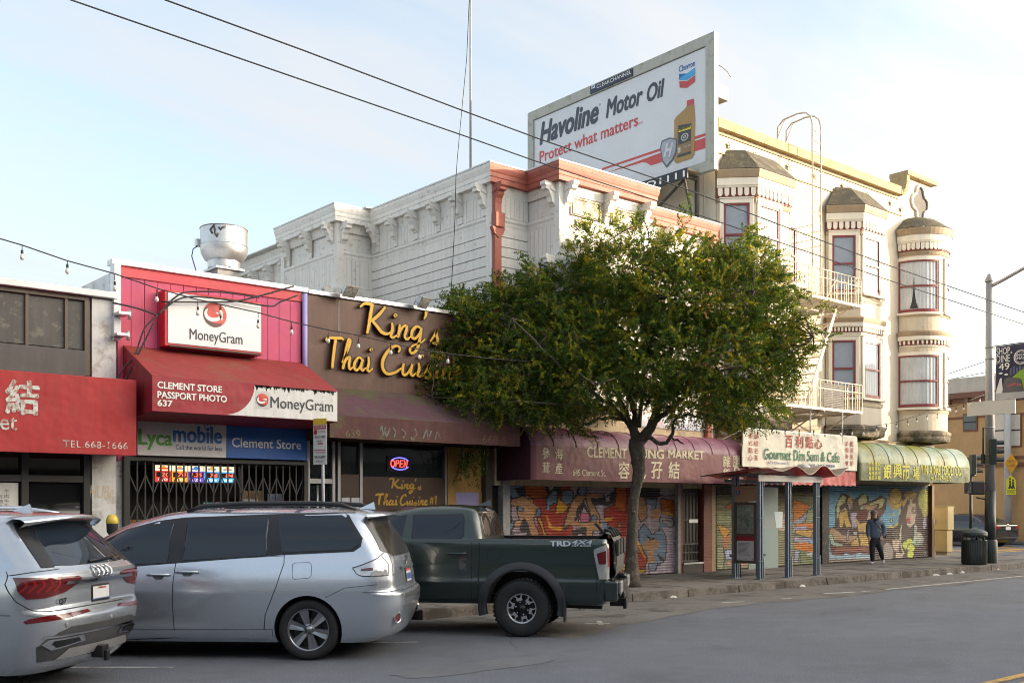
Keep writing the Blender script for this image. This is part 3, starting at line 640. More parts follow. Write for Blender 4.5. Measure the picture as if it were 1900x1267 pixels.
b = MB(); ftext(b, '639', 642, 811, 668, 796, YF-.004, m=0, serif=.04)
x0, z0 = atY(705, 812, YF)
for S in ([(0,.12),(.03,.22),(.06,.05),(.10,.2),(.12,.03),(.2,.2)],[(.25,.2),(.3,.12),(.27,.02)],[(.42,.18),(.5,.1),(.44,.02)],[(.68,.2),(.72,.1),(.64,.0),(.6,.05)],[(.85,.02),(.92,.2),(.95,.02),(1.02,.18)],[(1.1,.02),(1.14,.16),(1.2,.04)]): stroke(b, [(p[0]*1.1, p[1], 1) for p in S], .03, (x0, YF, z0), XA, ZA, .004, 1)
ftext(b, '668-5', 895, 822, 940, 807, YF-.004, m=2, serif=.04)
b.build('lettering', [M('faded_olive_letters', (.15,.15,.06), .8, dirt=(.12,.06,.05), dscale=12, damt=.5), M('faded_mint_scrawl', (.16,.18,.15), .8, dirt=(.12,.06,.05), dscale=10, damt=.5), M('faded_brown_letters', (.16,.09,.06), .8)], a3)
# shop front
def X_(u, y=16.6): return atY(u, 880, y)[0]
ALU = M('grey_aluminium', (.33,.33,.34), .4, metal=.6, var=.1)
OCH = M('ochre_render', (.36,.20,.055), .75, var=.1, streak=.14)
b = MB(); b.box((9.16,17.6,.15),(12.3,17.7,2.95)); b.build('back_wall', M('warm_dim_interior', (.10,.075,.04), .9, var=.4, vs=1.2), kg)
b = MB(); b.box((X_(672)+.01,16.64,.9),(X_(824),16.65,2.95)); b.box((X_(628),16.64,.4),(X_(666),16.65,2.95)); b.box((X_(572),16.64,.4),(X_(615),16.65,2.95)); b.build('shop_glass', see_through('shop_glass', (.9,.92,.9), .35), kg)
b = MB()
for u in (571, 618, 628, 669): b.box((X_(u)-.03,16.57,.15),(X_(u)+.03,16.68,2.95))
b.box((X_(571)+.03,16.58,2.18),(X_(618)-.03,16.66,2.27)); b.box((X_(825),16.57,.15),(X_(825)+.035,16.66,2.95)); each(b, 'shop_front_frame', ALU, kg, bevel=.004)
b = MB(); b.box((X_(672),16.58,.3),(X_(825)-.003,16.63,2.33)); b.box((X_(631),16.59,.3),(X_(666),16.63,2.36)); b.build('brown_sign_board', M('dark_brown_board', (.050,.026,.018), .35, var=.1), kg)
script_sign('board_lettering', [("King's", 722, 907, 783, .20), ("Thai", 697, 937, 738, .21), ("Cuisine", 741, 937, 794, .20), ("#1", 797, 936, 811, .19)], M('ochre_letters', (.42,.24,.02), .5), kg, 8.5, .004, 16.577)
b = MB(); b.box((X_(826)+.03,16.55,.15),(X_(843),16.66,2.95)); b.box((X_(843),16.60,2.05),(X_(893),16.66,2.95)); b.box((X_(887),16.58,.15),(X_(893),16.66,2.05)); b.build('side_wall', OCH, kg)
b = MB(); b.box((X_(843)+.003,16.56,.5),(X_(886),16.66,2.05)); b.build('mauve_panel', M('mauve_paint', (.27,.23,.40), .6, var=.12), kg)
for i, (u0, u1) in enumerate(((633,648),(651,666))):
    b = MB(); b.box((X_(u0),16.578,1.50),(X_(u1),16.584,1.93)); tag(b.build('menu_sheet', M('menu_paper', (.40,.42,.45), .6, var=.25, vs=30)), ['printed menu sheet taped by the door, nearer the glass door', 'printed menu sheet taped beside the window post'][i], 'menu', 'menus on the restaurant front')
b = MB(); b.tube([(X_(584),16.5,1.2),(X_(584),16.5,2.15)], .018, 8)
b.build('door_handle', METAL, kg)
ns = thing('neon_sign', 'red and blue neon sign reading OPEN in the restaurant window', 'sign', (X_(742), 16.62, 2.5))
nx, nz_ = atY(742, 860, 16.6)
b = MB(); el = lambda a0, a1, rx, rz: [(nx+rx*math.cos(R(a0+(a1-a0)*i/16)), 16.60, nz_+rz*math.sin(R(a0+(a1-a0)*i/16))) for i in range(17)]
b.tube(el(30,150,.22,.115), .011, 6); b.tube(el(210,330,.22,.115), .011, 6); b.build('blue_tube', M('neon_blue', (.1,.1,.5), .3, emit=(.10,.10,1), estr=1.0), ns)
b = MB(); th = .010; zb, zt = nz_-.062, nz_+.062
b.tube([(nx-.165+.045*math.cos(R(a)), 16.595, nz_+.06*math.sin(R(a))) for a in range(0,361,24)], th, 6)
b.tube([(nx-.10,16.595,zb),(nx-.085,16.595,zt),(nx-.03,16.595,zt-.005),(nx-.03,16.595,nz_+.005),(nx-.09,16.595,nz_)], th, 6)
b.tube([(nx+.07,16.595,zt),(nx+.01,16.595,zt),(nx-.002,16.595,zb),(nx+.06,16.595,zb)], th, 6); b.tube([(nx+.004,16.595,nz_),(nx+.055,16.595,nz_)], th, 6)
b.tube([(nx+.09,16.595,zb),(nx+.105,16.595,zt),(nx+.15,16.595,zb),(nx+.17,16.595,zt)], th, 6); b.build('red_tube', M('neon_red', (.5,.05,.05), .3, emit=(1,.07,.05), estr=.9), ns)
b = MB(); b.box((nx-.28,16.615,nz_-.15),(nx+.28,16.625,nz_+.15)); b.build('backing', M('clear_black_backing', (.015,.015,.018), .2), ns)
# ================================================================ the white victorian house
wb = thing('wooden_house', 'white timber house with bracketed cornice and terracotta trim behind the brown front', 'house', (17, 16.6, .15))
SX, FY, BX, BY = 13.44, 16.6, 12.5, 21.15
path = [(SX,30),(SX,23.75),(BX,23.75),(BX,BY),(SX,BY),(SX,FY),(14.42,FY),(14.42,15.6),(17.05,15.6),(17.05,FY),(20.40,FY),(20.40,17.4)]
seg = [0,0,0,0,0,1,1,1,1,1,1]
b = MB(); b.box((SX+.03,FY+.03,3.3),(20.38,30,8.5)); b.box((BX+.03,BY+.03,3.3),(SX+.1,23.72,8.5)); b.box((14.45,15.63,4.0),(17.02,FY+.1,8.5)); b.build('wall', WHITET, wb)
b = MB(); sweep(b, path, [(0,8.40),(.32,8.40),(.32,8.50),(.345,8.51),(.345,8.59),(.37,8.62),(.41,8.70),(.41,8.765),(0,8.80)], mseg=seg); b.build('cornice', [WHITET, RUST], wb)
b = MB(); b.box((SX-.36,BY-.3,8.79),(20.6,30,8.82)); sweep(b, path, [(0,8.802),(.43,8.768),(.43,8.80),(0,8.835)], m=0); b.build('roof', M('pale_roof_edge', (.66,.66,.67), .5, streak=.05), wb)
b = MB(); sweep(b, path, [(.0,7.56),(.03,7.56),(.05,7.62),(.05,7.66),(.10,7.70),(.10,7.745),(.0,7.78)], mseg=seg, m=0); b.build('frieze_moulding', [WHITET, WHITET], wb); b = MB(); sweep(b, path, [(0,8.20),(.03,8.20),(.06,8.26),(.10,8.36),(.10,8.40),(0,8.40)]); b.build('frieze_moulding', [WHITET, WHITET], wb)
def boards_v(mb, p, q, z0, z1, wd=.11, out=.018):
    p = Vector((*p, 0)); q = Vector((*q, 0)); u = (q-p).normalized(); n = Vector((u.y,-u.x,0)); k = max(1, int((q-p).length/wd)); s = (q-p).length/k
    for i in range(k):
        a = p+u*(i*s+.004); c = p+u*((i+1)*s-.004); vs = [a, c, c+n*out, a+n*out]; mb.add([v+ZA*z0 for v in vs]+[v+ZA*z1 for v in vs], [(3,2,1,0),(4,5,6,7),(0,1,5,4),(1,2,6,5),(2,3,7,6),(3,0,4,7)])
def boards_h(mb, p, q, z0, z1, hd=.205, out=.02):
    p = Vector((*p, 0)); q = Vector((*q, 0)); u = (q-p).normalized(); n = Vector((u.y,-u.x,0)); k = max(1, int((z1-z0)/hd)); s = (z1-z0)/k
    for i in range(k):
        za, zb = z0+i*s+.017, z0+(i+1)*s; vs = [p, q, q+n*out, p+n*out]; mb.add([v+ZA*za for v in vs]+[v+ZA*zb for v in vs], [(3,2,1,0),(4,5,6,7),(0,1,5,4),(1,2,6,5),(2,3,7,6),(3,0,4,7)])
b = MB()
for p, q in ((path[0],path[1]),(path[4],path[5]),(path[5],path[6]),(path[9],path[10])): boards_v(b, p, q, 7.78, 8.20, .115)
for p, q in ((path[1],path[2]),(path[2],path[3]),(path[3],path[4]),(path[6],path[7]),(path[7],path[8])): boards_v(b, p, q, 6.93, 7.56, .115)
b.build('beadboard', WHITEW, wb)
b = MB()
for p, q in ((path[0],path[1]),(path[4],path[5]),(path[5],path[6]),(path[9],path[10])): boards_h(b, p, q, 3.4, 7.56)
for p, q in ((path[1],path[2]),(path[2],path[3]),(path[3],path[4]),(path[6],path[7]),(path[7],path[8])): boards_h(b, p, q, 4.0, 6.5, .2)
b.build('clapboard', WHITEW, wb)
b = MB(); sub = [path[i] for i in (1,2,3,4)]
for sp in (path[1:5], path[6:10]):
    b = MB(); sweep(b, sp, [(0,6.60),(.05,6.60),(.05,6.70),(.10,6.76),(.14,6.84),(.14,6.90),(0,6.93)]); b.build('bay_moulding', WHITET, wb); b = MB(); sweep(b, sp, [(0,3.9),(.06,3.9),(.08,4.0),(0,4.05)]); b.build('bay_moulding', WHITET, wb)
b = MB()      # panels in the front frieze of the bay
for x0, x1 in ((14.72,15.62),(15.9,16.75)):
    for z0, z1, o in ((7.80,8.18,.02),): b.box((x0,15.57,z0),(x1,15.60,z1)); 
    for a0, a1, c0, c1 in ((x0,x1,7.82,7.85),(x0,x1,8.13,8.16)): b.box((a0+.04,15.55,c0),(a1-.04,15.569,c1))
    for a0 in (x0+.04, x1-.07): b.box((a0,15.55,7.85),(a0+.03,15.569,8.13))
b.build('frieze_panel', M('sooty_white_trim', (.60,.55,.46), .7, var=.1, streak=.14, dirt=(.22,.17,.11), dscale=5, damt=.5), wb)
b = MB()
def corner(p, s=.13):
    b.box((p[0]-s*.15-.03,p[1]-.03-s*.15,4.0),(p[0]+s,p[1]+s,8.4))
for p in (path[2], path[3], path[5], path[7]): corner(p)
b.box((path[8][0]-.13,15.56,4.0),(path[8][0]+.03,15.75,8.4)); b.box((path[10][0]-.13,16.56,3.4),(path[10][0]+.03,16.75,8.4)); each(b, 'corner_board', WHITET, wb, bevel=.008)
BRK = [(.0,.0),(.34,.0),(.34,-.07),(.30,-.10),(.30,-.16),(.22,-.17),(.20,-.24),(.15,-.30),(.13,-.40),(.07,-.43),(.05,-.47),(0,-.47)]
def bracket(p, n, mat=WHITET, w=.15, nm='bracket', z=8.40):
    p = Vector((*p, 0)); n = Vector((*n, 0)); t = Vector((-n.y, n.x, 0)); m = MB()
    m.prism([(x*.95, y) for x, y in BRK], p-t*w/2+n*.018+ZA*(z-.002), n, ZA, -w if True else w)
    m.prism([(.04,-.20),(.16,-.16),(.18,-.12),(.05,-.10)], p-t*(w/2+.02)+n*.018+ZA*z, n, ZA, -(w+.04)); 
    if z > 8: 
        m.bar(p+n*.03+ZA*(z-.47), p+n*.03+ZA*7.78, w*.9, .035, up=n)
    return m.build(nm, mat, wb, bevel=.008)
for y in (16.78,17.62,18.42,19.26,20.08,20.86): bracket((SX,y), (-1,0))
for y in (21.33,22.4,23.5): bracket((BX,y), (-1,0))
for y in (24.4,25.3,26.2,27.1,28.0): bracket((SX,y), (-1,0))
bracket((12.62,BY), (0,-1)); bracket((14.42,15.74), (-1,0))
for x in (14.58,15.76,16.9): bracket((x,15.6), (0,-1))
for x in (17.9,18.8): bracket((x,FY), (0,-1))
for p, n in (((SX+.07,FY),(0,-1)),((20.28,FY),(0,-1))): bracket(p, n, RUST, .17, 'terracotta_bracket')
for p, n in (((BX,21.28),(-1,0)),((12.66,BY),(0,-1)),((14.42,15.7),(-1,0)),((14.55,15.6),(0,-1)),((16.9,15.6),(0,-1)),((SX-.0,BY-.0),(-1,-.01))): bracket(p, n, WHITET, .13, 'capital', 6.9)
b = MB(); b.box((13.42,16.46,3.4),(13.60,16.58,8.1)); b.box((13.40,16.40,7.50),(13.64,16.59,7.80)); b.prism([(-.06,0),(.28,0),(.22,-.14),(.11,-.22),(0,-.14)], (13.40,16.44,7.50), XA, ZA, -.10); b.build('rainwater_pipe', RUST, wb, bevel=.012)
b = MB(); b.box((20.20,16.46,3.4),(20.36,16.58,8.1)); b.build('rainwater_pipe', RUST, wb, bevel=.012)
# windows of the bay (mostly behind the tree)
for x0 in (14.85, 16.0):
    b = MB(); b.box((x0-.08,15.50,4.55),(x0+.80,15.585,6.5)); w1 = b.build('window', WHITET, wb, bevel=.01)
    b = MB(); b.box((x0,15.485,4.65),(x0+.72,15.499,6.42)); b.build('pane', M('pale_blind_pane', (.45,.50,.53), .06, var=.08, spec=.7), w1)
b = MB(); pts = [(math.cos(R(a))*.36, math.sin(R(a))*.36) for a in range(0,181,15)]+[(math.cos(R(a))*.22, math.sin(R(a))*.22) for a in range(180,-1,-15)]
b.prism(pts, (14.39,16.15,6.02), -YA, ZA, -.09)
b.build('arched_hood', RUST, wb, bevel=.01)
# ground floor of the house
GF = M('cream_render', (.58,.47,.30), .75, var=.08, streak=.12, dirt=(.35,.28,.19), dscale=3, damt=.3)
b = MB(); b.box((13.5,16.57,2.2),(20.55,16.63,4.0)); b.build('shop_lintel', GF, wb); b = MB(); b.box((13.62,16.50,3.55),(15.2,16.568,3.95)); b.build('slate_panel', M('slate_blue_panel', (.10,.11,.13), .6), wb)
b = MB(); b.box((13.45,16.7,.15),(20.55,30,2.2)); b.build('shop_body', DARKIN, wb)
b = MB(); b.box((17.4,16.545,3.62),(20.2,16.566,4.0)); b.build('pale_fascia', M('pale_blue_fascia', (.52,.55,.60), .6, dirt=(.45,.12,.10), dscale=1.2, damt=.2), wb)
# mast on its roof and the loose cable
ms = atX(873, 300, 17.5); b = MB(); b.tube([(17.5,ms[0],8.7),(17.5,ms[0],22)], [.035,.018], 8); tag(b.build('roof_mast', M('dull_steel', (.25,.25,.26), .5, metal=.5)), 'thin tall steel mast on the white timber house roof', 'mast')
b = MB(); pts = []
for u, v in ((872,-30),(866,110),(856,215),(849,290),(846,330),(844,410),(841,470),(836,560),(833,600)):
    y, z = atX(u, v, 13.0); pts.append((13.0, y, z))
b.tube(pts, .008, 5); tag(b.build('hanging_cable', RUBBER), 'loose black cable hanging down the white clapboard side wall', 'cable')

# ================================================================ billboard
bb = thing('billboard', 'large tilted-looking rooftop billboard advertising motor oil', 'billboard', (20.2, 19.5, 8.8))
BBX = 20.2; yN, zT = atX(1325,58,BBX); yF = atX(979,211,BBX)[0]; zB = atX(1325,313,BBX)[1]
GREY = M('grey_green_frame', (.40,.40,.35), .5, var=.06, streak=.10, dirt=(.28,.27,.22), dscale=4, damt=.2)
yi0 = atX(1309,85,BBX)[0]; zi1 = atX(1309,85,BBX)[1]; zi0 = atX(1309,300,BBX)[1]; yi1 = atX(989,222,BBX)[0]
b = MB(); b.box((BBX,yN,zT-(zT-zi1)),(BBX+.16,yF,zT)); b.box((BBX,yN,zB),(BBX+.16,yF,zi0)); b.box((BBX,yN,zi0),(BBX+.16,yi0,zi1)); b.box((BBX,yi1,zi0),(BBX+.16,yF,zi1)); b.box((BBX+.11,yi0,zi0),(BBX+.15,yi1,zi1)); b.build('frame', GREY, bb)
b = MB(); b.box((BBX+.04,yi0+.02,zi0+.02),(BBX+.10,yi1-.02,zi1-.02)); b.build('poster_panel', M('poster_white', (.63,.65,.69), .5, var=.03), bb)
def onb(u, v, off=.035): y, z = atX(u, v, BBX+off); return (BBX+off, y, z)
def btext(mb, s, u0, v1, u1, v0, m=0, off=.035, **kw):
    p = onb(u0, v1, off); q = onb(u1, v1, off); t = onb(u0, v0, off); text(mb, s, p, -YA, ZA, p[1]-q[1], t[2]-p[2], m, **kw)
def bpoly(mb, pts, m=0, off=.035): mb.poly3([onb(u, v, off) for u, v in pts], m)
DKG = M('poster_charcoal', (.055,.062,.085), .5); PRED = M('poster_red', (.52,.075,.075), .5)
b = MB()
def lev(u0, v_, u1): # level line on the board: v at u1 for the height at u0
    return None
btext(b, 'Havoline', 1001, 271, 1111, 229, 0, bold=.05, shear=.25); btext(b, 'Motor', 1124, 221, 1193, 186, 0, bold=.045, shear=.22); btext(b, 'Oil', 1200, 192, 1233, 158, 0, bold=.045, shear=.22)
btext(b, 'Protect what matters', 1001, 303, 1184, 282, 1, bold=.022); btext(b, 'TM', 1184, 233, 1193, 229, 1); btext(b, '®', 1111, 197, 1115, 193, 0)
b.build('slogan_lettering', [DKG, PRED], bb)
b = MB()
sx, sy = .20528, .20520
Z5 = lambda pts: [(1200+x*.2053, 80+y*.2052) for x, y in pts]
bpoly(b, [(1117,316),(1117,312.5),(1309,247),(1309,252.5)], 0); bpoly(b, [(1124,321.5),(1140,315.5),(1225,284),(1309,255.5),(1309,275),(1208,307.5),(1200,302.5),(1192,301.5)], 0)
b.build('red_stripe', PRED, bb)
b = MB()
bpoly(b, Z5([(292,280),(362,278),(437,220),(437,285),(362,336),(294,338)]), 0, .032); bpoly(b, Z5([(292,280),(362,278),(310,310),(292,330)]), 1, .030); bpoly(b, Z5([(294,348),(364,346),(437,292),(437,352),(362,407),(296,405)]), 2, .032)
btext(b, 'Chevron', 1259.8, 135, 1289.5, 123.5, 1, bold=.01); b.build('chevron_logo', [M('logo_sky_blue', (.06,.36,.66), .5), M('logo_blue', (.02,.13,.42), .5), PRED], bb)
b = MB(); GOLDB = M('bottle_gold', (.36,.22,.075), .45, var=.1, vs=4)
bpoly(b, Z5([(248,700),(262,672),(340,600),(360,572),(428,558),(438,690),(430,1010),(405,1045),(265,1090),(248,1070)]), 0, .030); bpoly(b, Z5([(362,522),(424,504),(425,556),(362,574)]), 1, .030)
bpoly(b, Z5([(278,745),(402,722),(398,1000),(275,1040)]), 2, .026); bpoly(b, Z5([(284,748),(400,728),(398,880),(285,925)]), 3, .022); bpoly(b, Z5([(284,782),(398,744),(398,775),(286,810)]), 4, .018)
bpoly(b, Z5([(276,1015),(396,978),(396,1000),(276,1036)]), 3, .022); bpoly(b, Z5([(280,950),(305,940),(305,990),(280,998)]), 5, .022)
c = Z5([(343,850)])[0]
for r_, mm, of in ((7,5,.018),(5,3,.015),(3,5,.012),(1.3,3,.010)): bpoly(b, [(c[0]+r_*math.cos(R(a)), c[1]-.35*r_*math.cos(R(a))+r_*math.sin(R(a))) for a in range(0,360,24)], mm, of)
btext(b, 'Havoline', 1258.5, 244, 1280.5, 239, 3, .013, bold=.02, shear=.2); btext(b, '5W-20', 1268, 276, 1281, 271.5, 5, .018)
b.build('oil_bottle_picture', [GOLDB, PRED, M('label_gold', (.27,.17,.07), .5), M('label_dark', (.05,.055,.065), .5), M('label_yellow', (.65,.55,.05), .5), M('label_pale', (.5,.5,.48), .5)], bb)
b = MB(); bpoly(b, Z5([(120,950),(135,885),(205,856),(275,868),(268,990),(235,1060),(178,1128),(140,1075)]), 0, .022); bpoly(b, Z5([(128,950),(142,895),(205,868),(266,878),(258,985),(228,1050),(180,1108),(148,1062)]), 1, .018)
bpoly(b, Z5([(150,1035),(178,905),(195,900),(186,955),(214,945),(222,900),(240,895),(212,1028),(195,1032),(205,975),(178,985),(168,1032)]), 2, .014)
b.build('shield_picture', [M('shield_edge', (.10,.105,.12), .4), M('shield_silver', (.30,.31,.34), .3, metal=.4, var=.2, vs=3), M('shield_letter', (.55,.56,.58), .4)], bb)
b = MB(); p = onb(1095, 170, -.03); q = onb(1173, 140, -.03); zt_ = onb(1173,127,-.03)[2]; zb_ = onb(1173,141,-.03)[2]; b.box((BBX-.03,q[1],zb_),(BBX-.001,p[1],zt_)); o1 = b.build('owner_plate', M('owner_navy', (.025,.035,.07), .5), bb)
b = MB(); btext(b, 'CLEARCHANNEL', 1107, 165, 1171, 158, 0, -.034, bold=.0, serif=.05); bpoly(b, [(1097.5,165.5),(1104,163),(1104,156.5),(1097.5,159)], 0, -.034); bpoly(b, [(1098.5,164),(1103,160.5),(1103,157.5),(1099,160.5)], 1, -.037); b.build('plate_lettering', [WLET, M('logo_blue', (.02,.13,.42), .5)], o1)
pn = onb(1276, 330, -.45); z1n = onb(1276,311,-.45)[2]; pf = onb(1180, 350, -.45)
b = MB(); b.box((BBX-.47,pn[1],pn[2]),(BBX-.43,yF-.5,z1n)); o2 = b.build('number_board', M('number_black', (.02,.022,.03), .5), bb)
b = MB(); text(b, '/651OO1111', (BBX-.475, pn[1]+2.75, pn[2]+.04), -YA, ZA, 2.68, z1n-pn[2]-.09, 0, bold=.015); b.build('number_lettering', WLET, o2)
b = MB(); b.box((BBX-.43,pn[1],z1n-.05),(BBX,yF-.5,z1n-.02)); b.build('catwalk', M('tan_boards', (.33,.25,.15), .8), bb)
b = MB()
for y in (pn[1]+.25, pn[1]+1.8, pn[1]+3.6, yF-.8):
    b.bar((BBX-.43,y,z1n-.1),(BBX+.25,y,z1n-.1),.06,.08); b.bar((BBX-.3,y,z1n-.12),(BBX+.2,y+.1,8.85),.05,.05); b.tube([(BBX+.2,y,8.8),(BBX+.2,y,zB+.02)], .06, 8)
b.bar((BBX-.2,pn[1]+.2,z1n-.1),(BBX+.1,pn[1]+2.6,8.9),.05,.05); b.bar((BBX+.2,pn[1]+2.8,z1n),(BBX+.2,pn[1]+.3,8.9),.05,.05); each(b, 'support', M('rusty_dark_steel', (.06,.055,.05), .7, var=.2), bb)
b = MB(); q0 = Vector(onb(1328,118,.2)); b.tube([atD(1330,120,29), atD(1340,125,29), atD(1350,134,29), atD(1356,144,29)], .012, 5); b.box((BBX+.17,yN+.05,zT-1.55),(BBX+.62,yN+.4,zT-1.2)); b.build('lamp_bracket', M('old_steel', (.30,.27,.24), .6), bb)

# ================================================================ cream corner building
cb = thing('apartment_building', 'three storey cream corner building with bay windows and round turret', 'building', (26, 16.6, .15))
CREAM = M('cream_stucco', (.58,.525,.425), rough=.8, var=.04, vs=.7, streak=.05, dirt=(.50,.42,.31), dscale=2.2, damt=.16, bump=.06, bs=40)
CRTR = M('cream_white_trim', (.74,.70,.61), rough=.65, var=.04, streak=.05)
TAN = M('tan_moulding', (.33,.25,.165), rough=.65, var=.08, streak=.1)
TANW = M('weathered_ledge', (.30,.24,.17), rough=.8, var=.14, streak=.25, dirt=(.07,.06,.045), dscale=2.4, damt=.55)
SHIN = M('roof_shingle', (.085,.075,.055), rough=.9, var=.3, vs=3, dirt=(.16,.14,.09), dscale=5, damt=.3, bump=.6, bs=28)
OXB = M('oxblood_sash', (.20,.035,.04), rough=.45, var=.08)
MARD = M('maroon_dentil_ground', (.22,.055,.045), .6)
CURT = M('pale_curtain', (.74,.75,.74), .85, var=.12, vs=3)
CURTB = M('blind_with_sky_sheen', (.60,.66,.72), .8, var=.08)  # blinds; the sky's reflection in the side panes is tinted into the colour
CX0, CX1 = 20.68, 31.42
PZ = 11.24
b = MB(); top = [(CX0,PZ),(29.45,PZ)]
for i in range(1, 9): a = R(90*i/8); top.append((29.45+.42*math.sin(a), PZ+.55*(1-math.cos(a))))
top += [(29.87,11.92),(31.42,11.92)]
qx, qz, qr = 30.72, 11.25, .17
b.prism([(CX0,3.3)]+[(31.42,3.3)]+list(reversed(top)), (0,16.62,0), XA, ZA, -.36); b.build('front_wall', CREAM, cb)
b = MB(); b.box((CX0,16.99,.15),(31.40,30,11.1)); b.build('body', CREAM, cb)
b = MB(); b.box((CX0-.04,16.45,PZ+.001),(29.36,17.05,PZ+.24)); k = len(top)
for i in range(1, len(top)-2):
    (xa, za), (xb, zb) = top[i], top[i+1]; dx, dz = xb-xa, zb-za; l = math.hypot(dx, dz); nx, nz2 = -dz/l*.16, dx/l*.16
    b.add([(xa,16.47,za),(xb,16.47,zb),(xb+nx,16.47,zb+nz2),(xa+nx,16.47,za+nz2),(xa,17.03,za),(xb,17.03,zb),(xb+nx,17.03,zb+nz2),(xa+nx,17.03,za+nz2)], [(0,1,2,3),(4,7,6,5),(3,2,6,7),(0,4,5,1)])
b.box((29.72,16.44,11.925),(31.52,17.06,12.06)); b.build('parapet_coping', M('ochre_coping', (.46,.35,.19), .8, var=.12, streak=.2, dirt=(.34,.25,.11), dscale=3, damt=.3), cb)
b = MB()
def quatrefoil(mb, r, t0, y0, y1, m):
    pts = []
    for q in range(4):
        for j in range(9): a = R(90*q-90+180*j/8); c = (r*math.cos(R(90*q)), r*math.sin(R(90*q))); pts.append((c[0]+r*t0*math.cos(a), c[1]*1.15+r*t0*math.sin(a)))
    return pts
P0 = quatrefoil(b, .27, 1.0, 0, 0, 0); P1 = quatrefoil(b, .27, .72, 0, 0, 0); n = len(P0)
for y in (16.55,):
    v0 = [(qx+p[0], y, qz+p[1]) for p in P0]; v1 = [(qx+p[0], y, qz+p[1]) for p in P1]; v2 = [(p[0], 16.615, p[2]) for p in v0]
    b.add(v0+v1+v2+[(p[0],16.60,p[2]) for p in v1], [(i,(i+1)%n,n+(i+1)%n,n+i) for i in range(n)]+[(i,2*n+i,2*n+(i+1)%n,(i+1)%n) for i in range(n)]+[(n+i,n+(i+1)%n,3*n+(i+1)%n,3*n+i) for i in range(n)])
b.build('quatrefoil_surround', CRTR, cb)
b = MB(); b.poly3([(qx+p[0], 16.61, qz+p[1]) for p in P1]); b.build('quatrefoil_shade', M('recess_shade', (.12,.115,.11), .8), cb)  # flat dark face; the shade inside the opening is put into its colour
b = MB(); sweep(b, [(CX0,16.6),(29.5,16.6)], [(0,PZ-.10),(.03,PZ-.10),(.03,PZ-.06),(0,PZ-.05)]); b.build('string_course', M('tan_line', (.50,.38,.23), .7), cb); b = MB(); sweep(b, [(CX0,16.6),(29.7,16.6)], [(0,10.66),(.035,10.66),(.035,10.70),(0,10.71)]); b.build('string_course', M('tan_line', (.50,.38,.23), .7), cb)
for x in (21.2,22.3,23.75,25.0,26.4,27.7,29.0,29.6):
    b = MB(); z = 10.93 if x < 29.5 else 10.85
    for k in range(5): a = R(90+72*k); b.bar((x,16.58,z),(x+.085*math.cos(a),16.58,z+.085*math.sin(a)),.035,.03, up=(0,1,0))
    b.build('wall_anchor', STAR, cb)
def win(parent, o, ux, w, h, n, curtain, nm='window', split=.5, tr=.10):
    """a sash window standing on a wall: o lower left corner, ux along the wall, n outwards"""
    o = Vector(o); ux = Vector(ux).normalized(); n = Vector(n).normalized()
    def bx(mb, x0, x1, z0, z1, d0, d1):
        P = [o+ux*x+ZA*z+n*d for z in (z0, z1) for x, d in ((x0,d0),(x1,d0),(x1,d1),(x0,d1))]; mb.add(P, [(3,2,1,0),(4,5,6,7),(0,1,5,4),(1,2,6,5),(2,3,7,6),(3,0,4,7)])
    m = MB(); bx(m,-tr,0,-.02,h+tr*1.1,0,.055); bx(m,w,w+tr,-.02,h+tr*1.1,0,.055); bx(m,0,w,h,h+tr*1.1,0,.055); bx(m,-tr-.03,w+tr+.03,-.09,-.022,0,.11); bx(m,-tr-.01,w+tr+.01,h+tr*1.1+.002,h+tr*1.1+.035,0,.075); wd = m.build(nm, CRTR, parent, bevel=.006)
    m = MB(); s = .05; zs = h*split
    bx(m,.0,s,.0,h,.008,.04); bx(m,w-s,w,0,h,.008,.04); bx(m,s,w-s,0,.07,.008,.04); bx(m,s,w-s,h-.05,h,.008,.04); bx(m,s,w-s,zs-.025,zs+.025,.008,.045); m.build('sash', OXB, wd)
    m = MB(); bx(m,s,w-s,.07,h-.05,.020,.024); m.build('glass', GLASS, wd)
    m = MB(); rows = []
    for z in (.05, h-.04): rows.append([o+ux*(s*.5+(w-s)*i/40)+ZA*z+n*(.009+.005*math.sin(i*1.3)*(1 if curtain == CURT else 0)) for i in range(41)])
    m.grid(rows, smooth=False); m.build('curtain', curtain, wd); return wd
def dentils(mb, path, z0, z1, off, step, wd, m=0):
    """a row of teeth along a plan path"""
    po = offs(path, off)
    for i in range(len(po)-1):
        p, q = Vector((*po[i], 0)), Vector((*po[i+1], 0)); u = (q-p).normalized(); n = Vector((u.y,-u.x,0)); ln = (q-p).length; k = max(1, round(ln/step)); s = ln/k
        for j in range(k):
            c = p+u*(s*(j+.5)); a, e = c-u*wd/2, c+u*wd/2; d = n*.04
            V_ = [a+ZA*z1, e+ZA*z1, e+ZA*(z0+wd*.45), c+u*wd*.25+ZA*z0, c-u*wd*.25+ZA*z0, a+ZA*(z0+wd*.45)]
            mb.add(V_+[v+d for v in V_], [(5,4,3,2,1,0),(6,7,8,9,10,11)]+[(i2,(i2+1)%6,6+(i2+1)%6,6+i2) for i2 in range(6)], m)
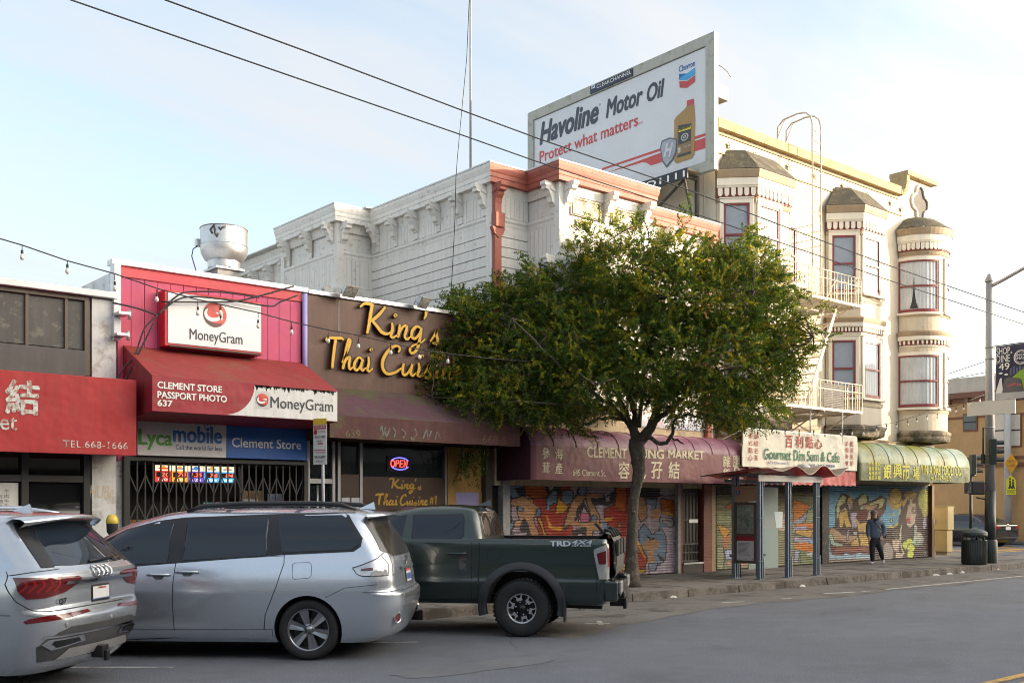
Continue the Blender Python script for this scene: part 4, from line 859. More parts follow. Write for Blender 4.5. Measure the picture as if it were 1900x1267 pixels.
def bay_trim(path, parent, big_step=.16, closed_top=None):
    b = MB(); sweep(b, path, [(0,9.38),(.05,9.38),(.09,9.46),(.09,9.49),(0,9.50)], m=0); b.build('frieze_rail', TAN, parent); b = MB(); sweep(b, path, [(0,9.98),(.30,9.98),(.33,10.04),(.37,10.14),(.37,10.18),(0,10.19)], m=0); b.build('eaves_moulding', TAN, parent)
    b = MB(); sweep(b, path, [(0,9.74),(.20,9.74),(.22,9.78),(.26,9.79),(.26,9.975),(0,9.978)]); b.build('eaves_fascia', CRTR, parent)
    b = MB(); sweep(b, path, [(0,9.502),(.10,9.502),(.10,9.738),(0,9.738)]); b.build('dentil_band', MARD, parent)
    b = MB(); dentils(b, path, 9.53, 9.735, .102, big_step, big_step*.72); b.build('dentils', CRTR, parent)
    b = MB(); sweep(b, path, [(0,6.92),(.20,6.92),(.23,6.97),(.25,7.02),(.25,7.05),(0,7.10)]); b.build('belt_moulding', TAN, parent)
    b = MB(); sweep(b, path, [(0,6.79),(.17,6.79),(.19,6.82),(.19,6.918),(0,6.918)]); b.build('belt_fascia', CRTR, parent); b = MB(); sweep(b, path, [(0,6.60),(.05,6.60),(.06,6.64),(0,6.65)]); b.build('belt_fascia', CRTR, parent)
    b = MB(); sweep(b, path, [(0,6.655),(.07,6.655),(.07,6.785),(0,6.785)]); b.build('belt_dentil_band', MARD, parent)
    b = MB(); dentils(b, path, 6.665, 6.78, .072, .10, .055); b.build('belt_dentils', CRTR, parent)
    for z in (7.56, 4.62): b = MB(); sweep(b, path, [(0,z-.04),(.05,z-.04),(.07,z+.02),(.09,z+.06),(0,z+.08)]); b.build('sill_moulding', M('sill_tan', (.48,.39,.27), .7, var=.08), parent)
    b = MB(); sweep(b, path, [(0,3.72),(.10,3.74),(.16,3.80),(.16,3.88),(.22,3.94),(.22,4.0),(0,4.06)]); b.build('base_moulding', TANW, parent)
def bay(x0, x1, d=.68, idx=0):
    path = [(x0,16.6),(x0+d,16.6-d),(x1-d,16.6-d),(x1,16.6)]
    b = MB(); b.prism([(p[0],p[1]) for p in path], (0,0,3.76), XA, YA, 6.25); b.build('bay_wall', CREAM, cb)
    bay_trim(path, cb)
    eo = offs(path, .38); b = MB(); ym = 16.59; zt = 10.82
    r0, r1 = (x0+.45,ym,zt),(x1-.45,ym,zt); e = [(*p,10.19) for p in eo]; m0, m1 = (x0+.75,16.3,zt-.02),(x1-.75,16.3,zt-.02)
    b.add([e[0],e[1],m0,r0], [(0,1,2,3)]); b.add([e[1],e[2],m1,m0], [(0,1,2,3)]); b.add([e[2],e[3],r1,m1], [(0,1,2,3)]); b.add([r0,m0,m1,r1], [(0,1,2,3)])
    b.build('bay_roof', SHIN, cb)
    l = d*math.sqrt(2); u1 = Vector((1,-1,0)).normalized(); n1 = Vector((-1,-1,0)).normalized(); fw = x1-x0-2*d; u3 = Vector((1,1,0)).normalized(); n3 = Vector((1,-1,0)).normalized()
    for z, cu in ((7.78, CURTB), (4.84, CURT)):
        win(cb, Vector((x0,16.6,z))+u1*.17, u1, l-.32, 1.58, n1, CURTB)
        win(cb, (x0+d+.14,16.6-d,z), XA, min(.82, fw-.3), 1.58, -YA, CURT)
        win(cb, Vector((x1-d,16.6-d,z))+u3*.17, u3, l-.32, 1.58, n3, CURT)
bay(20.72, 23.5); bay(25.54, 28.0)
win(cb, (23.62,16.6,7.8), XA, .45, 1.5, -YA, CURT); win(cb, (23.62,16.6,4.9), XA, .45, 1.5, -YA, CURT)
tcx, tcy, tr_ = 30.42, 16.6, .94
tp = [(tcx+tr_*math.cos(R(a)), tcy+tr_*math.sin(R(a))) for a in np.linspace(180, 360, 25)]
b = MB(); b.prism(tp, (0,0,3.76), XA, YA, 6.25); b.build('turret_wall', CREAM, cb, sharp=None); bay_trim(tp, cb, .155)
b = MB(); eo = offs(tp, .38); inner = [(tcx+.40*math.cos(R(a)), tcy+.40*math.sin(R(a))) for a in np.linspace(180, 360, 25)]
b.grid([[(*p,10.19) for p in eo], [(tcx+(p[0]-tcx)*.80, tcy+(p[1]-tcy)*.80, 10.36) for p in eo], [(tcx+(p[0]-tcx)*.56, tcy+(p[1]-tcy)*.56, 10.56) for p in eo], [(*p,10.66) for p in inner], [(tcx,16.55,10.67)]*25], smooth=False); b.build('turret_roof', SHIN, cb)
def curved_win(z, h, a0=172+8, a1=252, cu=CURT):
    """a sash window bent round the turret"""
    def arc(mb, r0, r1, t0, t1, z0, z1, k=14):
        A = [R(t0+(t1-t0)*i/k) for i in range(k+1)]; rows = [[(tcx+r*math.cos(a), tcy+r*math.sin(a), zz_) for a in A] for r, zz_ in ((r0,z0),(r1,z0),(r1,z1),(r0,z1),(r0,z0))]; mb.grid(rows, smooth=False)
        for a in (A[0], A[-1]): mb.add([(tcx+r*math.cos(a), tcy+r*math.sin(a), zz_) for r, zz_ in ((r0,z0),(r1,z0),(r1,z1),(r0,z1))], [(0,1,2,3)])
    t = tr_
    m = MB(); arc(m,t,t+.05,a0-6,a0,z-.02,z+h+.1); arc(m,t,t+.05,a1,a1+6,z-.02,z+h+.1); arc(m,t,t+.05,a0,a1,z+h,z+h+.1); arc(m,t,t+.10,a0-7,a1+7,z-.09,z-.022); wd = m.build('window', CRTR, cb)
    m = MB(); arc(m,t+.005,t+.04,a0,a0+3,z,z+h); arc(m,t+.005,t+.04,a1-3,a1,z,z+h); arc(m,t+.005,t+.04,a0+3,a1-3,z,z+.08); arc(m,t+.005,t+.04,a0+3,a1-3,z+h-.05,z+h); arc(m,t+.005,t+.045,a0+3,a1-3,z+h*.5-.025,z+h*.5+.025); m.build('sash', OXB, wd)
    m = MB(); A = np.linspace(a0+3, a1-3, 15); m.grid([[(tcx+(t+.022)*math.cos(R(a)), tcy+(t+.022)*math.sin(R(a)), zz_) for a in A] for zz_ in (z+.08, z+h-.05)]); m.build('glass', GLASS, wd)
    m = MB(); A = np.linspace(a0+1, a1-1, 60); m.grid([[(tcx+(t+.009+.006*math.sin(i*1.1))*math.cos(R(a)), tcy+(t+.009+.006*math.sin(i*1.1))*math.sin(R(a)), zz_) for i, a in enumerate(A)] for zz_ in (z+.02, z+h-.02)], smooth=False); m.build('curtain', cu, wd)
curved_win(7.66, 1.56); curved_win(4.78, 1.56)
curved_win(7.66, 1.56, 275, 335); curved_win(4.78, 1.56, 275, 335)
# a small eiffel tower ornament on the sill behind the glass is a dark spire
b = MB(); a = R(207); o = Vector((tcx+(tr_+.017)*math.cos(a), tcy+(tr_+.017)*math.sin(a), 7.76)); ux = Vector((-math.sin(a), math.cos(a), 0))
b.add([o-ux*.12, o-ux*.06+ZA*.2, o-ux*.022+ZA*.5, o-ux*.006+ZA*.95, o+ux*.006+ZA*.95, o+ux*.022+ZA*.5, o+ux*.06+ZA*.2, o+ux*.12], [tuple(range(8))]); tag(b.build('tower_ornament', M('bronze_ornament', (.06,.045,.035), .4)), 'dark spire shaped tower ornament standing in the upper turret window', 'ornament')
# the ledge above the shops and the shop fronts
b = MB(); sweep(b, [(CX0,16.6),(31.42,16.6)], [(0,3.40),(.05,3.40),(.10,3.50),(.24,3.56),(.24,3.66),(.30,3.70),(0,3.75)]); b.build('shop_cornice', TANW, cb)
b = MB(); b.box((CX0,16.64,2.3),(31.42,16.98,3.38)); b.build('shop_fascia', GF, cb)
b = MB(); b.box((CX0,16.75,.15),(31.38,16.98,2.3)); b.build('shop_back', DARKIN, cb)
b = MB(); b.box((25.30,16.55,.15),(25.62,16.72,2.3)); b.build('black_column', M('flaking_black_paint', (.022,.02,.018), .6, var=.3, dirt=(.16,.08,.05), dscale=9, damt=.25), cb)
b = MB(); b.box((31.30,16.5,.15),(31.44,16.72,2.42)); b.build('rusty_jamb', M('rust_brown_jamb', (.15,.075,.04), .7, var=.2), cb)
BRICK = M('red_tile', (.24,.085,.06), .6, var=.15, vs=3, streak=.1); TAN2 = M('tan_tile', (.34,.25,.14), .6, var=.15, vs=3)
b = MB(); xa, xb = X_(1300), X_(1315)
for i in range(30): b.box((xa,16.5,.15+i*.072),(xb,16.56,.15+i*.072+.064))
b.box((xa+.01,16.55,.15),(xb-.01,16.7,2.3)); b.build('tile_pilaster', BRICK, wb)
b = MB(); xa, xb = X_(1315)+.01, X_(1322)
for i in range(16): b.box((xa,16.5,.15+i*.14),(xb,16.56,.15+i*.14+.132))
b.box((xa+.01,16.55,.15),(xb-.01,16.7,2.3)); b.build('tile_pilaster', TAN2, wb)
b = MB(); b.box((X_(1322)+.01,16.58,.15),(X_(1328),16.7,2.3)); b.build('dark_gap', BLACK, wb)
b = MB(); b.box((X_(1252),16.5,.15),(X_(1257),16.68,2.3)); b.box((X_(928),16.5,.15),(X_(941),16.68,2.3)); each(b, 'shutter_jamb', M('grey_steel_jamb', (.28,.27,.27), .55, var=.2, dirt=(.45,.42,.38), dscale=8, damt=.3), wb)
b = MB(); b.box((X_(893),16.45,.15),(X_(905),16.68,2.95)); b.build('shutter_box', M('dark_brown_slats', (.05,.035,.03), .7, var=.2), wb)
# iron gate door
dg_ = thing('iron_gate_door', 'dark barred iron door between the orange shutter and the tiled pilaster', 'door', (X_(1278), 16.6, .15))
xa, xb = X_(1262), X_(1298)
b = MB(); b.box((X_(1257)+.01,16.52,.15),(xa,16.68,2.3)); b.build('jamb', BRICK, dg_)
b = MB(); b.box((xa,16.64,.38),(xb,16.68,2.3)); b.box((xa,16.5,.15),(xb,16.68,.38)); b.build('leaf', M('iron_black_brown', (.04,.036,.032), .55, var=.2), dg_)
b = MB()
for i in range(12): x = xa+.06+(xb-xa-.14)*i/11; b.box((x-.012,16.60,.85),(x+.012,16.625,2.05))
for z in (.42,.62,.83,1.42,2.06): b.box((xa+.03,16.595,z),(xb-.03,16.63,z+.03))
for i in range(6): x = xa+.08+(xb-xa-.18)*i/5; b.box((x-.01,16.60,.45),(x+.01,16.62,.83))
b.build('bars', M('bar_grey', (.10,.095,.09), .45, metal=.4), dg_)
b = MB(); b.box((xa+.30,16.57,1.36),(xb-.1,16.60,1.45)); b.box((xa-.02,16.56,1.36),(xa+.03,16.60,1.5)); b.build('lock_plate', METAL, dg_)
b = MB(); b.box((xa,16.47,.36),(xb,16.52,.40)); b.build('threshold', METAL, dg_)

# ================================================================ roller shutters with graffiti
def inpoly(px, py, poly):
    c = np.zeros(px.shape, bool); n = len(poly)
    for i in range(n):
        x0, y0 = poly[i]; x1, y1 = poly[(i+1) % n]
        if y0 == y1: continue
        m = ((y0 > py) != (y1 > py)) & (px < (x1-x0)*(py-y0)/(y1-y0)+x0); c ^= m
    return c
def shutter(name, label, xa, xb, z0, z1, base, shapes, zm, pitch=.062, nx=300, seed=1, outline=6):
    """corrugated steel curtain painted with shapes given in survey close-up coordinates zm = (u0, v0, scale)"""
    nz = int((z1-z0)/pitch*8); xs = np.linspace(xa, xb, nx); zs = np.linspace(z0, z1, nz); GX, GZ = np.meshgrid(xs, zs)
    prof = 16.62-.026*np.abs(np.sin(np.pi*(GZ-z0)/pitch))
    d = .6445*GX+.7646*16.6; r = .7646*GX-.6445*16.6; U = CX+FP*r/d; Vv = HY-FP*(GZ-CH)/d
    px = (U-zm[0])/zm[2]; py = (Vv-zm[1])/zm[2]
    rs = np.random.RandomState(seed); wob = 5*np.sin(px/23+py/41)+4*np.sin(px/9.-py/13)
    px = px+wob*.8; py = py+wob*.5
    Ccol = np.ones(GX.shape+(4,), np.float32); Ccol[..., :3] = base
    RG = np.zeros(GX.shape, int)-1
    for k_, (col, poly) in enumerate(shapes):
        if callable(poly): m = poly(px, py)
        else: m = inpoly(px, py, poly)
        Ccol[m, :3] = col; RG[m] = k_
    ed = np.zeros(RG.shape, bool)
    for a_, d_ in ((0,1),(1,1),(0,2),(1,2)): s2_ = np.roll(RG, d_, a_); ed |= (s2_ != RG) & ((np.maximum(s2_, RG)*7 % 10) < outline)
    Ccol[ed, :3] = (.03,.028,.03); Ccol[..., :3] *= .92*(1+.16*rs.uniform(-1, 1, (nz//6+2, nx//7+2)).repeat(6, 0).repeat(7, 1)[:nz, :nx, None])
    me = bpy.data.meshes.new(name); vs = np.stack([GX, prof, GZ], -1).reshape(-1, 3); idx = np.arange(nx*nz).reshape(nz, nx)
    F_ = np.stack([idx[:-1,:-1], idx[:-1,1:], idx[1:,1:], idx[1:,:-1]], -1).reshape(-1, 4)
    cx_ = (xa+xb)/2; vs2 = vs-np.array([cx_, 16.62, z0]); me.from_pydata(vs2.tolist(), [], F_.tolist())
    ca = me.color_attributes.new('paint', 'FLOAT_COLOR', 'POINT'); ca.data.foreach_set('color', Ccol.reshape(-1)); me.polygons.foreach_set('use_smooth', [True]*len(F_))
    me.materials.append(M('painted_shutter', (.5,.5,.5), rough=.6, var=.08, vs=2, streak=.05, attr='paint', dirt=(.16,.13,.11), dscale=5, damt=.12)); me.update()
    o = bpy.data.objects.new(name, me); COL.objects.link(o); o.location = (cx_, 16.62, z0); ORG[o] = Matrix.Translation(o.location); return tag(o, label, 'roller shutter')
Rr, Or, Pe, Bl, Ye, Pk, Bk, La, Gr, Ora = (.36,.035,.02),(.48,.12,.02),(.50,.27,.14),(.19,.27,.37),(.62,.32,.02),(.50,.40,.48),(.045,.04,.045),(.34,.30,.42),(.40,.38,.37),(.58,.20,.04)
S1 = [(Bl,[(30,60),(240,40),(230,200),(60,220)]),(Rr,[(240,150),(480,60),(720,60),(760,420),(740,640),(380,640),(370,420),(330,300)]),(Or,[(210,40),(460,50),(480,200),(330,230),(230,150)]),(Ye,[(240,230),(330,230),(330,300)]),
 (Bk,[(140,110),(250,90),(260,200),(180,190)]),(Bk,[(440,50),(620,40),(600,170),(520,200),(460,140)]),(Gr,[(470,60),(560,60),(540,140),(490,150)]),
 (Bk,[(60,210),(110,190),(120,600),(60,640)]),(Pe,[(90,230),(230,200),(370,300),(410,330),(410,400),(330,420),(400,640),(310,650),(240,430),(200,520),(110,520),(100,460),(180,450),(150,300),(90,300)]),
 (Bl,[(370,330),(410,330),(410,410),(340,400)]),(Bl,lambda x,y:(x-195)**2+(y-330)**2<26**2),(Bl,lambda x,y:(x-240)**2+(y-345)**2<14**2),
 (Bk,[(240,420),(320,640),(230,650),(190,540)]),(Pk,[(60,600),(260,570),(280,640),(60,650)]),(Pk,[(30,280),(70,300),(90,450),(40,520)]),(Bl,[(40,500),(130,450),(110,540),(60,570)]),
 (Ye,[(370,430),(400,420),(480,640),(450,640)]),(Ye,[(460,390),(480,400),(530,510),(640,520),(620,560),(500,530)]),(Bl,[(470,210),(540,140),(580,150),(570,260),(500,290),(490,350),(465,340)]),(Bl,[(630,150),(740,140),(740,260),(650,290),(620,220)]),(Ye,[(580,200),(640,260),(700,310),(650,370),(560,380)]),
 (Bk,[(640,540),(740,420),(800,60),(880,60),(850,250),(750,440),(660,560)]),(Pe,[(730,250),(790,180),(870,130),(880,200),(780,330),(770,450),(900,470),(930,390),(870,220),(880,170),(1060,170),(1060,250),(940,260),(1010,380),(1020,560),(940,560),(940,640),(880,640),(850,520),(700,500),(640,520),(680,400)]),
 (Bl,[(800,80),(880,90),(870,190),(800,190)]),(Bk,[(820,270),(860,250),(960,440),(920,470),(880,370),(830,360),(780,460),(750,450)]),(Pk,[(850,290),(900,380),(820,400)]),(Bk,[(930,230),(1090,210),(1160,150),(1150,260),(1080,300),(960,290)]),(Pk,[(1000,290),(1060,290),(1040,380),(1010,360)]),(Pk,[(1080,210),(1130,190),(1120,250),(1080,270)]),
 (Rr,[(1060,330),(1150,290),(1170,110),(1330,60),(1330,900),(1180,1000),(1150,560),(1060,420)]),(Or,[(1180,110),(1300,80),(1290,380),(1180,300)]),(Ye,[(1060,430),(1170,410),(1130,450),(1080,460)]),(Ye,[(1225,440),(1240,520),(1210,520)]),(Bl,[(1020,480),(1100,470),(1100,590),(1020,610)]),(Pe,[(1020,480),(1050,480),(1060,540),(1020,550)]),(Bl,lambda x,y:(x-965)**2+(y-425)**2<30**2),
 (Bk,[(850,520),(880,520),(880,640),(740,640),(740,560)]),(Pk,[(790,590),(840,590),(840,640),(780,640)]),(Pk,[(940,580),(990,600),(1000,640),(940,640)]),
 (Ye,[(1230,940),(1290,880),(1290,960),(1230,1000)]),
 (Gr,[(1440,60),(1800,60),(1800,190),(1440,200)]),(Bk,[(1440,90),(1640,70),(1660,220),(1780,240),(1640,200),(1600,300),(1500,310),(1440,200)]),(Pe,[(1400,200),(1500,220),(1510,420),(1440,470),(1420,400)]),(Bl,[(1490,230),(1610,230),(1600,330),(1540,350)]),(Pk,[(1510,280),(1550,290),(1550,560),(1530,560)]),
 (Or,[(1650,230),(1790,240),(1790,400),(1650,350)]),(Ye,[(1650,350),(1790,370),(1790,410),(1660,380)]),(Pe,[(1560,330),(1640,330),(1640,420),(1560,440)]),(Pk,[(1640,420),(1800,430),(1800,1000),(1520,1010),(1640,800)]),(Gr,[(1670,450),(1790,440),(1790,520),(1680,520)]),
 (Bl,[(1420,560),(1480,480),(1540,560),(1560,600),(1660,540),(1710,620),(1700,860),(1600,930),(1440,760)]),(Pe,[(1470,690),(1530,640),(1640,660),(1640,740),(1580,740),(1600,900),(1520,920),(1520,760),(1460,720)]),(Bl,[(1520,900),(1620,890),(1590,970),(1530,960)]),(Bk,[(1500,600),(1560,640),(1600,630),(1550,660)]),(Bl,[(1640,460),(1720,480),(1720,520),(1640,530)]),
 (Rr,[(1400,660),(1430,680),(1510,830),(1480,960),(1410,940)]),(Ye,[(1400,950),(1490,960),(1490,1000),(1420,990)]),(Ye,[(1400,560),(1420,660),(1500,830),(1500,860),(1400,680)]),
 (Bk,[(1620,800),(1700,860),(1640,860)]),((.55,.14,.25),[(820,375),(908,375),(908,465),(820,465)]),((.6,.55,.52),[(805,368),(820,372),(820,466),(800,470)])]
shutter('roller_shutter', 'roller shutter painted in orange red and peach graffiti behind the tree', X_(941), X_(1252), .16, 2.32, (.40,.30,.34), S1, (930,885,340/1900), outline=7)
Sk, Dk, Cr, Mi = (.16,.36,.52),(.085,.050,.040),(.52,.50,.26),(.36,.47,.38); Go = (.55,.36,.10); Tn = (.42,.27,.16); Wi = (.16,.05,.035); Lv = (.42,.35,.48); Fl = (.52,.40,.31); Lm = (.55,.58,.10)
blob = lambda cx, cy, rx, ry: (lambda x, y: ((x-cx)/rx)**2+((y-cy)/ry)**2 < 1)
def scal(cx, cy, rx, ry, s=.5):
    return lambda x, y: (((x-cx)/rx)**2+((y-cy)/ry)**2 < 1) & (np.sin(x/7.)*np.sin(y/6.)+s > 0)
S3 = [(Sk,[(100,90),(1230,90),(1200,420),(1160,640),(1000,720),(100,1180)]),((.12,.22,.28),[(400,80),(1640,80),(1640,170),(400,170)]),(Dk,[(980,720),(1180,640),(1300,330),(1460,240),(1640,300),(1640,1160),(950,1160)]),
 (Dk,[(235,600),(240,400),(330,205),(390,215),(440,235),(500,290),(570,260),(640,200),(720,250),(730,330),(900,240),(985,270),(980,420),(900,560),(720,640),(720,980),(160,980),(130,720),(240,690)]),
 (Cr,[(255,480),(275,320),(350,225),(390,250),(380,330),(300,380),(290,560),(260,560)]),(Go,[(420,290),(450,240),(490,270),(480,420),(430,420)]),(Lv,[(400,310),(440,340),(470,400),(440,460)]),(Cr,[(580,300),(630,215),(690,215),(710,330),(640,350),(590,380)]),(Mi,[(610,390),(760,370),(700,430),(600,430)]),(Tn,[(610,370),(840,350),(860,400),(740,470),(620,390)]),
 (Cr,[(730,350),(940,260),(970,290),(930,400),(860,430),(880,350),(740,380)]),(Go,[(320,440),(400,420),(430,560),(470,680),(400,700),(360,560),(350,690),(300,700),(300,520)]),(Fl,[(330,440),(400,400),(400,440),(330,480)]),(Lv,[(450,480),(560,480),(540,560),(560,700),(480,720)]),(Mi,[(600,470),(650,460),(650,520),(590,530)]),(Wi,[(550,460),(760,440),(900,430),(960,440),(900,560),(720,560),(560,600)]),(Fl,[(720,450),(780,450),(760,600),(690,600)]),
 (Go,[(540,560),(600,640),(700,620),(690,760),(580,760)]),(Tn,[(150,760),(180,710),(270,740),(340,810),(560,820),(580,900),(420,930),(330,890),(200,880)]),(Mi,[(140,790),(190,800),(220,910),(360,950),(350,990),(240,990),(160,930)]),(Go,[(450,920),(580,840),(580,980),(480,980)]),(Go,[(590,800),(720,800),(720,970),(610,960)]),(Lv,[(400,760),(440,700),(430,880),(400,920)]),((.6,.58,.55),[(500,760),(560,770),(550,810),(500,800)]),
 (Wi,[(150,970),(730,960),(740,1090),(200,1100)]),((.30,.10,.06),[(230,1010),(700,1000),(720,1040),(230,1050)]),((.33,.45,.55),[(120,1010),(200,1100),(330,1110),(390,1060),(450,1100),(590,1070),(740,1100),(760,1160),(120,1180)]),((.25,.20,.16),[(120,1165),(780,1150),(780,1200),(120,1210)]),
 (Go,blob(1118,280,100,160)),((.58,.42,.13),blob(1118,240,95,120)),(Go,scal(1330,230,90,80)),(Go,[(1215,330),(1300,230),(1400,190),(1450,200),(1300,300),(1240,410)]),(Lm,scal(1530,290,80,170,.65)),((.55,.50,.12),scal(1560,440,60,110,.5)),(Cr,blob(1100,510,18,30)),(Cr,blob(1185,470,18,45)),(Cr,blob(1055,600,14,28)),((.6,.5,.12),[(1010,690),(1040,650),(1080,690),(1150,640),(1165,540),(1160,660),(1090,710)]),
 (Fl,[(1290,480),(1310,360),(1420,340),(1430,450),(1410,580),(1420,640),(1330,700),(1290,660),(1300,600),(1275,560)]),((.30,.22,.18),blob(1390,450,30,45)),(Fl,blob(1395,455,18,26)),((.50,.03,.05),blob(1312,580,30,20)),((.50,.10,.14),blob(1310,620,26,18)),(Mi,[(1400,640),(1440,680),(1420,940),(1370,950)]),(Fl,[(1440,760),(1500,780),(1530,880),(1460,930),(1420,880)]),(Fl,blob(1350,320,20,40)),
 (Lv,blob(1548,630,32,90)),(Lm,blob(1330,910,42,50)),(Lm,blob(1270,960,40,55)),(Lm,blob(1345,1000,60,60)),(Lm,blob(1340,1090,50,60)),(Fl,[(1070,880),(1180,870),(1170,1050),(1100,1040)]),(Fl,[(1120,1060),(1230,1080),(1220,1150),(1120,1150)]),((.36,.27,.20),scal(1130,800,70,70,.2)),((.50,.45,.36),[(1200,660),(1220,660),(1200,900),(1250,1090),(1230,1100),(1180,900)]),((.50,.44,.42),scal(1010,1060,75,140,.1)),((.46,.36,.38),scal(1570,1080,45,60,.2)),(Mi,scal(1460,880,80,90,.0))]
shutter('roller_shutter', 'roller shutter with a painted face and cartoon graffiti behind the walking man', 25.66, 31.28, .16, 2.40, Dk, S3, (1520,890,220/1742), nx=340, outline=5)
Gn, Gn2 = (.20,.23,.11),(.30,.33,.19)
S2 = [((.06,.06,.045),[(100,60),(1500,60),(1500,200),(100,230)]),(Gn2,[(130,480),(330,480),(330,600),(130,600)]),(Or,[(240,400),(330,330),(330,420)]),((.58,.30,.05),[(140,620),(240,650),(330,700),(240,800),(180,720)]),((.50,.17,.08),[(230,780),(330,760),(270,940),(240,940)]),((.40,.42,.62),[(240,960),(340,940),(340,1080),(250,1090)]),(Gn2,[(130,900),(230,900),(230,1200),(130,1200)]),((.42,.26,.20),[(260,1100),(560,1060),(540,1170),(300,1160)]),(Fl,[(760,500),(1060,480),(1060,700),(760,700)]),((.34,.36,.55),[(780,700),(900,680),(880,820),(780,800)]),
 (Ora,[(1140,290),(1360,380),(1270,500),(1140,600)]),((.34,.38,.50),[(1360,380),(1410,430),(1230,620),(1140,590),(1270,510)]),(Gn2,[(1320,430),(1420,400),(1420,600),(1300,600)]),(Ora,[(1160,610),(1410,590),(1410,680),(1180,660)]),((.40,.36,.50),[(1150,650),(1320,640),(1300,690),(1150,690)]),((.55,.33,.10),[(1160,690),(1410,690),(1360,800),(1240,760),(1160,740)]),((.36,.33,.45),[(1150,780),(1400,800),(1400,860),(1150,850)]),(Ora,[(1160,860),(1300,850),(1410,880),(1410,980),(1280,960),(1160,950)]),((.30,.40,.62),[(1370,800),(1420,790),(1410,860),(1370,860)]),((.36,.36,.46),[(1150,940),(1230,960),(1200,1120),(1150,1120)]),(Gn,[(1230,980),(1320,970),(1410,1040),(1410,1140),(1230,1140)]),((.5,.5,.52),[(1320,1000),(1400,980),(1380,1030),(1320,1030)])]
shutter('roller_shutter', 'roller shutter with green and orange graffiti behind the bus shelter', X_(1330), X_(1520)-.02, .16, 2.45, (.22,.22,.12), S2, (1310,885,220/1549))

# ================================================================ shop awnings on the right
def barrel(xa, xb, prof, mats, parent, ribs=.58, split=4, ends=True):
    b = MB()
    for i in range(len(prof)-1):
        (y0, z0), (y1, z1) = prof[i], prof[i+1]; n = 40
        rows = [[(xa+(xb-xa)*j/n, y, z+.012*math.sin(j*1.7)*(1 if k == 0 else .6)) for j in range(n+1)] for k, (y, z) in enumerate(((y0,z0),(y1,z1)))]
        rows = [[(xa+(xb-xa)*j/n, y, z) for j in range(n+1)] for y, z in ((y0,z0),(y1,z1))]
        b.grid(rows, m=0 if i < split else 1, smooth=True)
    for x in (xa, xb): b.add([(x,y,z) for y, z in prof]+[(x,16.58,prof[-1][1])], [tuple(range(len(prof)+1))], 2)
    o = b.build('canopy', mats, parent, weld=True); 
    b = MB(); k = int((xb-xa)/ribs)
    for i in range(1, k): x = xa+(xb-xa)*i/k; b.tube([(x,y-.004,z+.004) for y, z in prof[:split+1]], .009, 5)
    b.build('hoop', mats[0], parent); return o
PURP = M('purple_vinyl_top', (.165,.05,.095), .5, sag=2.4, var=.12, vs=1.2, streak=.10, dirt=(.22,.11,.17), dscale=1.6, damt=.3)
PURV = M('plum_vinyl', (.135,.030,.045), .55, sag=2.4, var=.10, vs=1.0, streak=.12, dirt=(.175,.055,.05), dscale=1.3, damt=.35)
PURD = M('plum_vinyl_end', (.05,.012,.024), .6, var=.12)
ak = thing('shop_awning', 'plum coloured rounded awning lettered MARKET behind the tree trunk', 'awning', (17, 15.5, 2.3))
arc_ = [(16.1-.6*math.sin(R(a)), 2.98+.43*math.cos(R(a))) for a in (0,20,40,60,78,90)]
barrel(13.55, 20.45, [(16.58,3.43)]+arc_+[(15.5,2.3)], [PURP, PURV, PURD], ak, split=6)
IVO = M('ivory_letters', (.62,.56,.40), .6, var=.08, dirt=(.35,.20,.16), dscale=10, damt=.25)
b = MB(); ya = 15.496
ftext(b, 'CLEMENT', 1089, 848, 1163, 828, ya, serif=.07, bold=.035); ftext(b, 'KUNG', 1172, 849, 1232, 831, ya, serif=.07, bold=.035); ftext(b, 'MARKET', 1238, 850, 1307, 833, ya, serif=.07, bold=.035)
ftext(b, '645 Clement St.', 1063, 882, 1124, 870, ya)
for i, (ch, u0) in enumerate((('容',1147),('記',1177),('孖',1208),('結',1240))): ftext(b, ch, u0, 888, u0+21, 856, ya, bold=.025)
for ch, u0, v0 in (('參',1006,829),('茸',1006,856),('海',1030,831),('產',1030,857),('雜',1341,844),('貨',1341,868),('臘',1360,844),('品',1360,866)): ftext(b, ch, u0, v0+22, u0+14, v0, ya, bold=.015)
b.build('lettering', IVO, ak)
b = MB(); ftext(b, 'GILOY', 0, 0, 1, -1, ya) if 0 else None
y0, z0 = atX(920, 886, 13.54)
for S in ([(.0,.14),(-.08,.10),(-.1,.0),(-.02,-.04),(.02,.05)],[(.1,.12),(.12,-.02)],[(.2,.14),(.2,0),(.28,-.01)],[(.42,.06),(.36,.13),(.32,.05),(.38,-.01),(.44,.05)],[(.52,.12),(.56,.05)],[(.62,.14),(.54,-.04)],[(.68,.1),(.74,.02),(.80,.1)]): stroke(b, S, .022, (13.548, 16.38, 2.36), -YA, ZA, .004)
b.build('scrawl', INK, ak)
# white dim sum board and its red skirt
ad = thing('shop_sign', 'cream vinyl board with green lettering and red characters above a café', 'sign', (22.7, 15.4, 2.73))
VIN = M('cream_vinyl', (.70,.66,.55), .55, sag=2.4, var=.05, vs=1.5, streak=.05)
b = MB(); rows = []
for i in range(31):
    x = 20.2+5.0*i/30; sag = .012*math.sin(i*.9); rows.append([(x, 15.40+.012*math.sin(i*1.3+j), 2.72+.93*j/6-(.02*math.sin(math.pi*i/30) if j == 6 else 0)) for j in range(7)])
b.grid(rows); b.grid([[(p[0], p[1]+.03, p[2]) for p in r] for r in rows]); b.build('board', VIN, ad)
b = MB()
for z in (2.72, 3.63): b.box((20.22,15.44,z),(25.18,15.50,z+.03))
for x in np.linspace(20.3, 25.1, 6): b.bar((x,15.5,2.75),(x,16.4,2.75),.03,.03); b.bar((x,15.5,3.6),(x,16.4,3.3),.03,.03)
b.build('frame', METAL, ad)
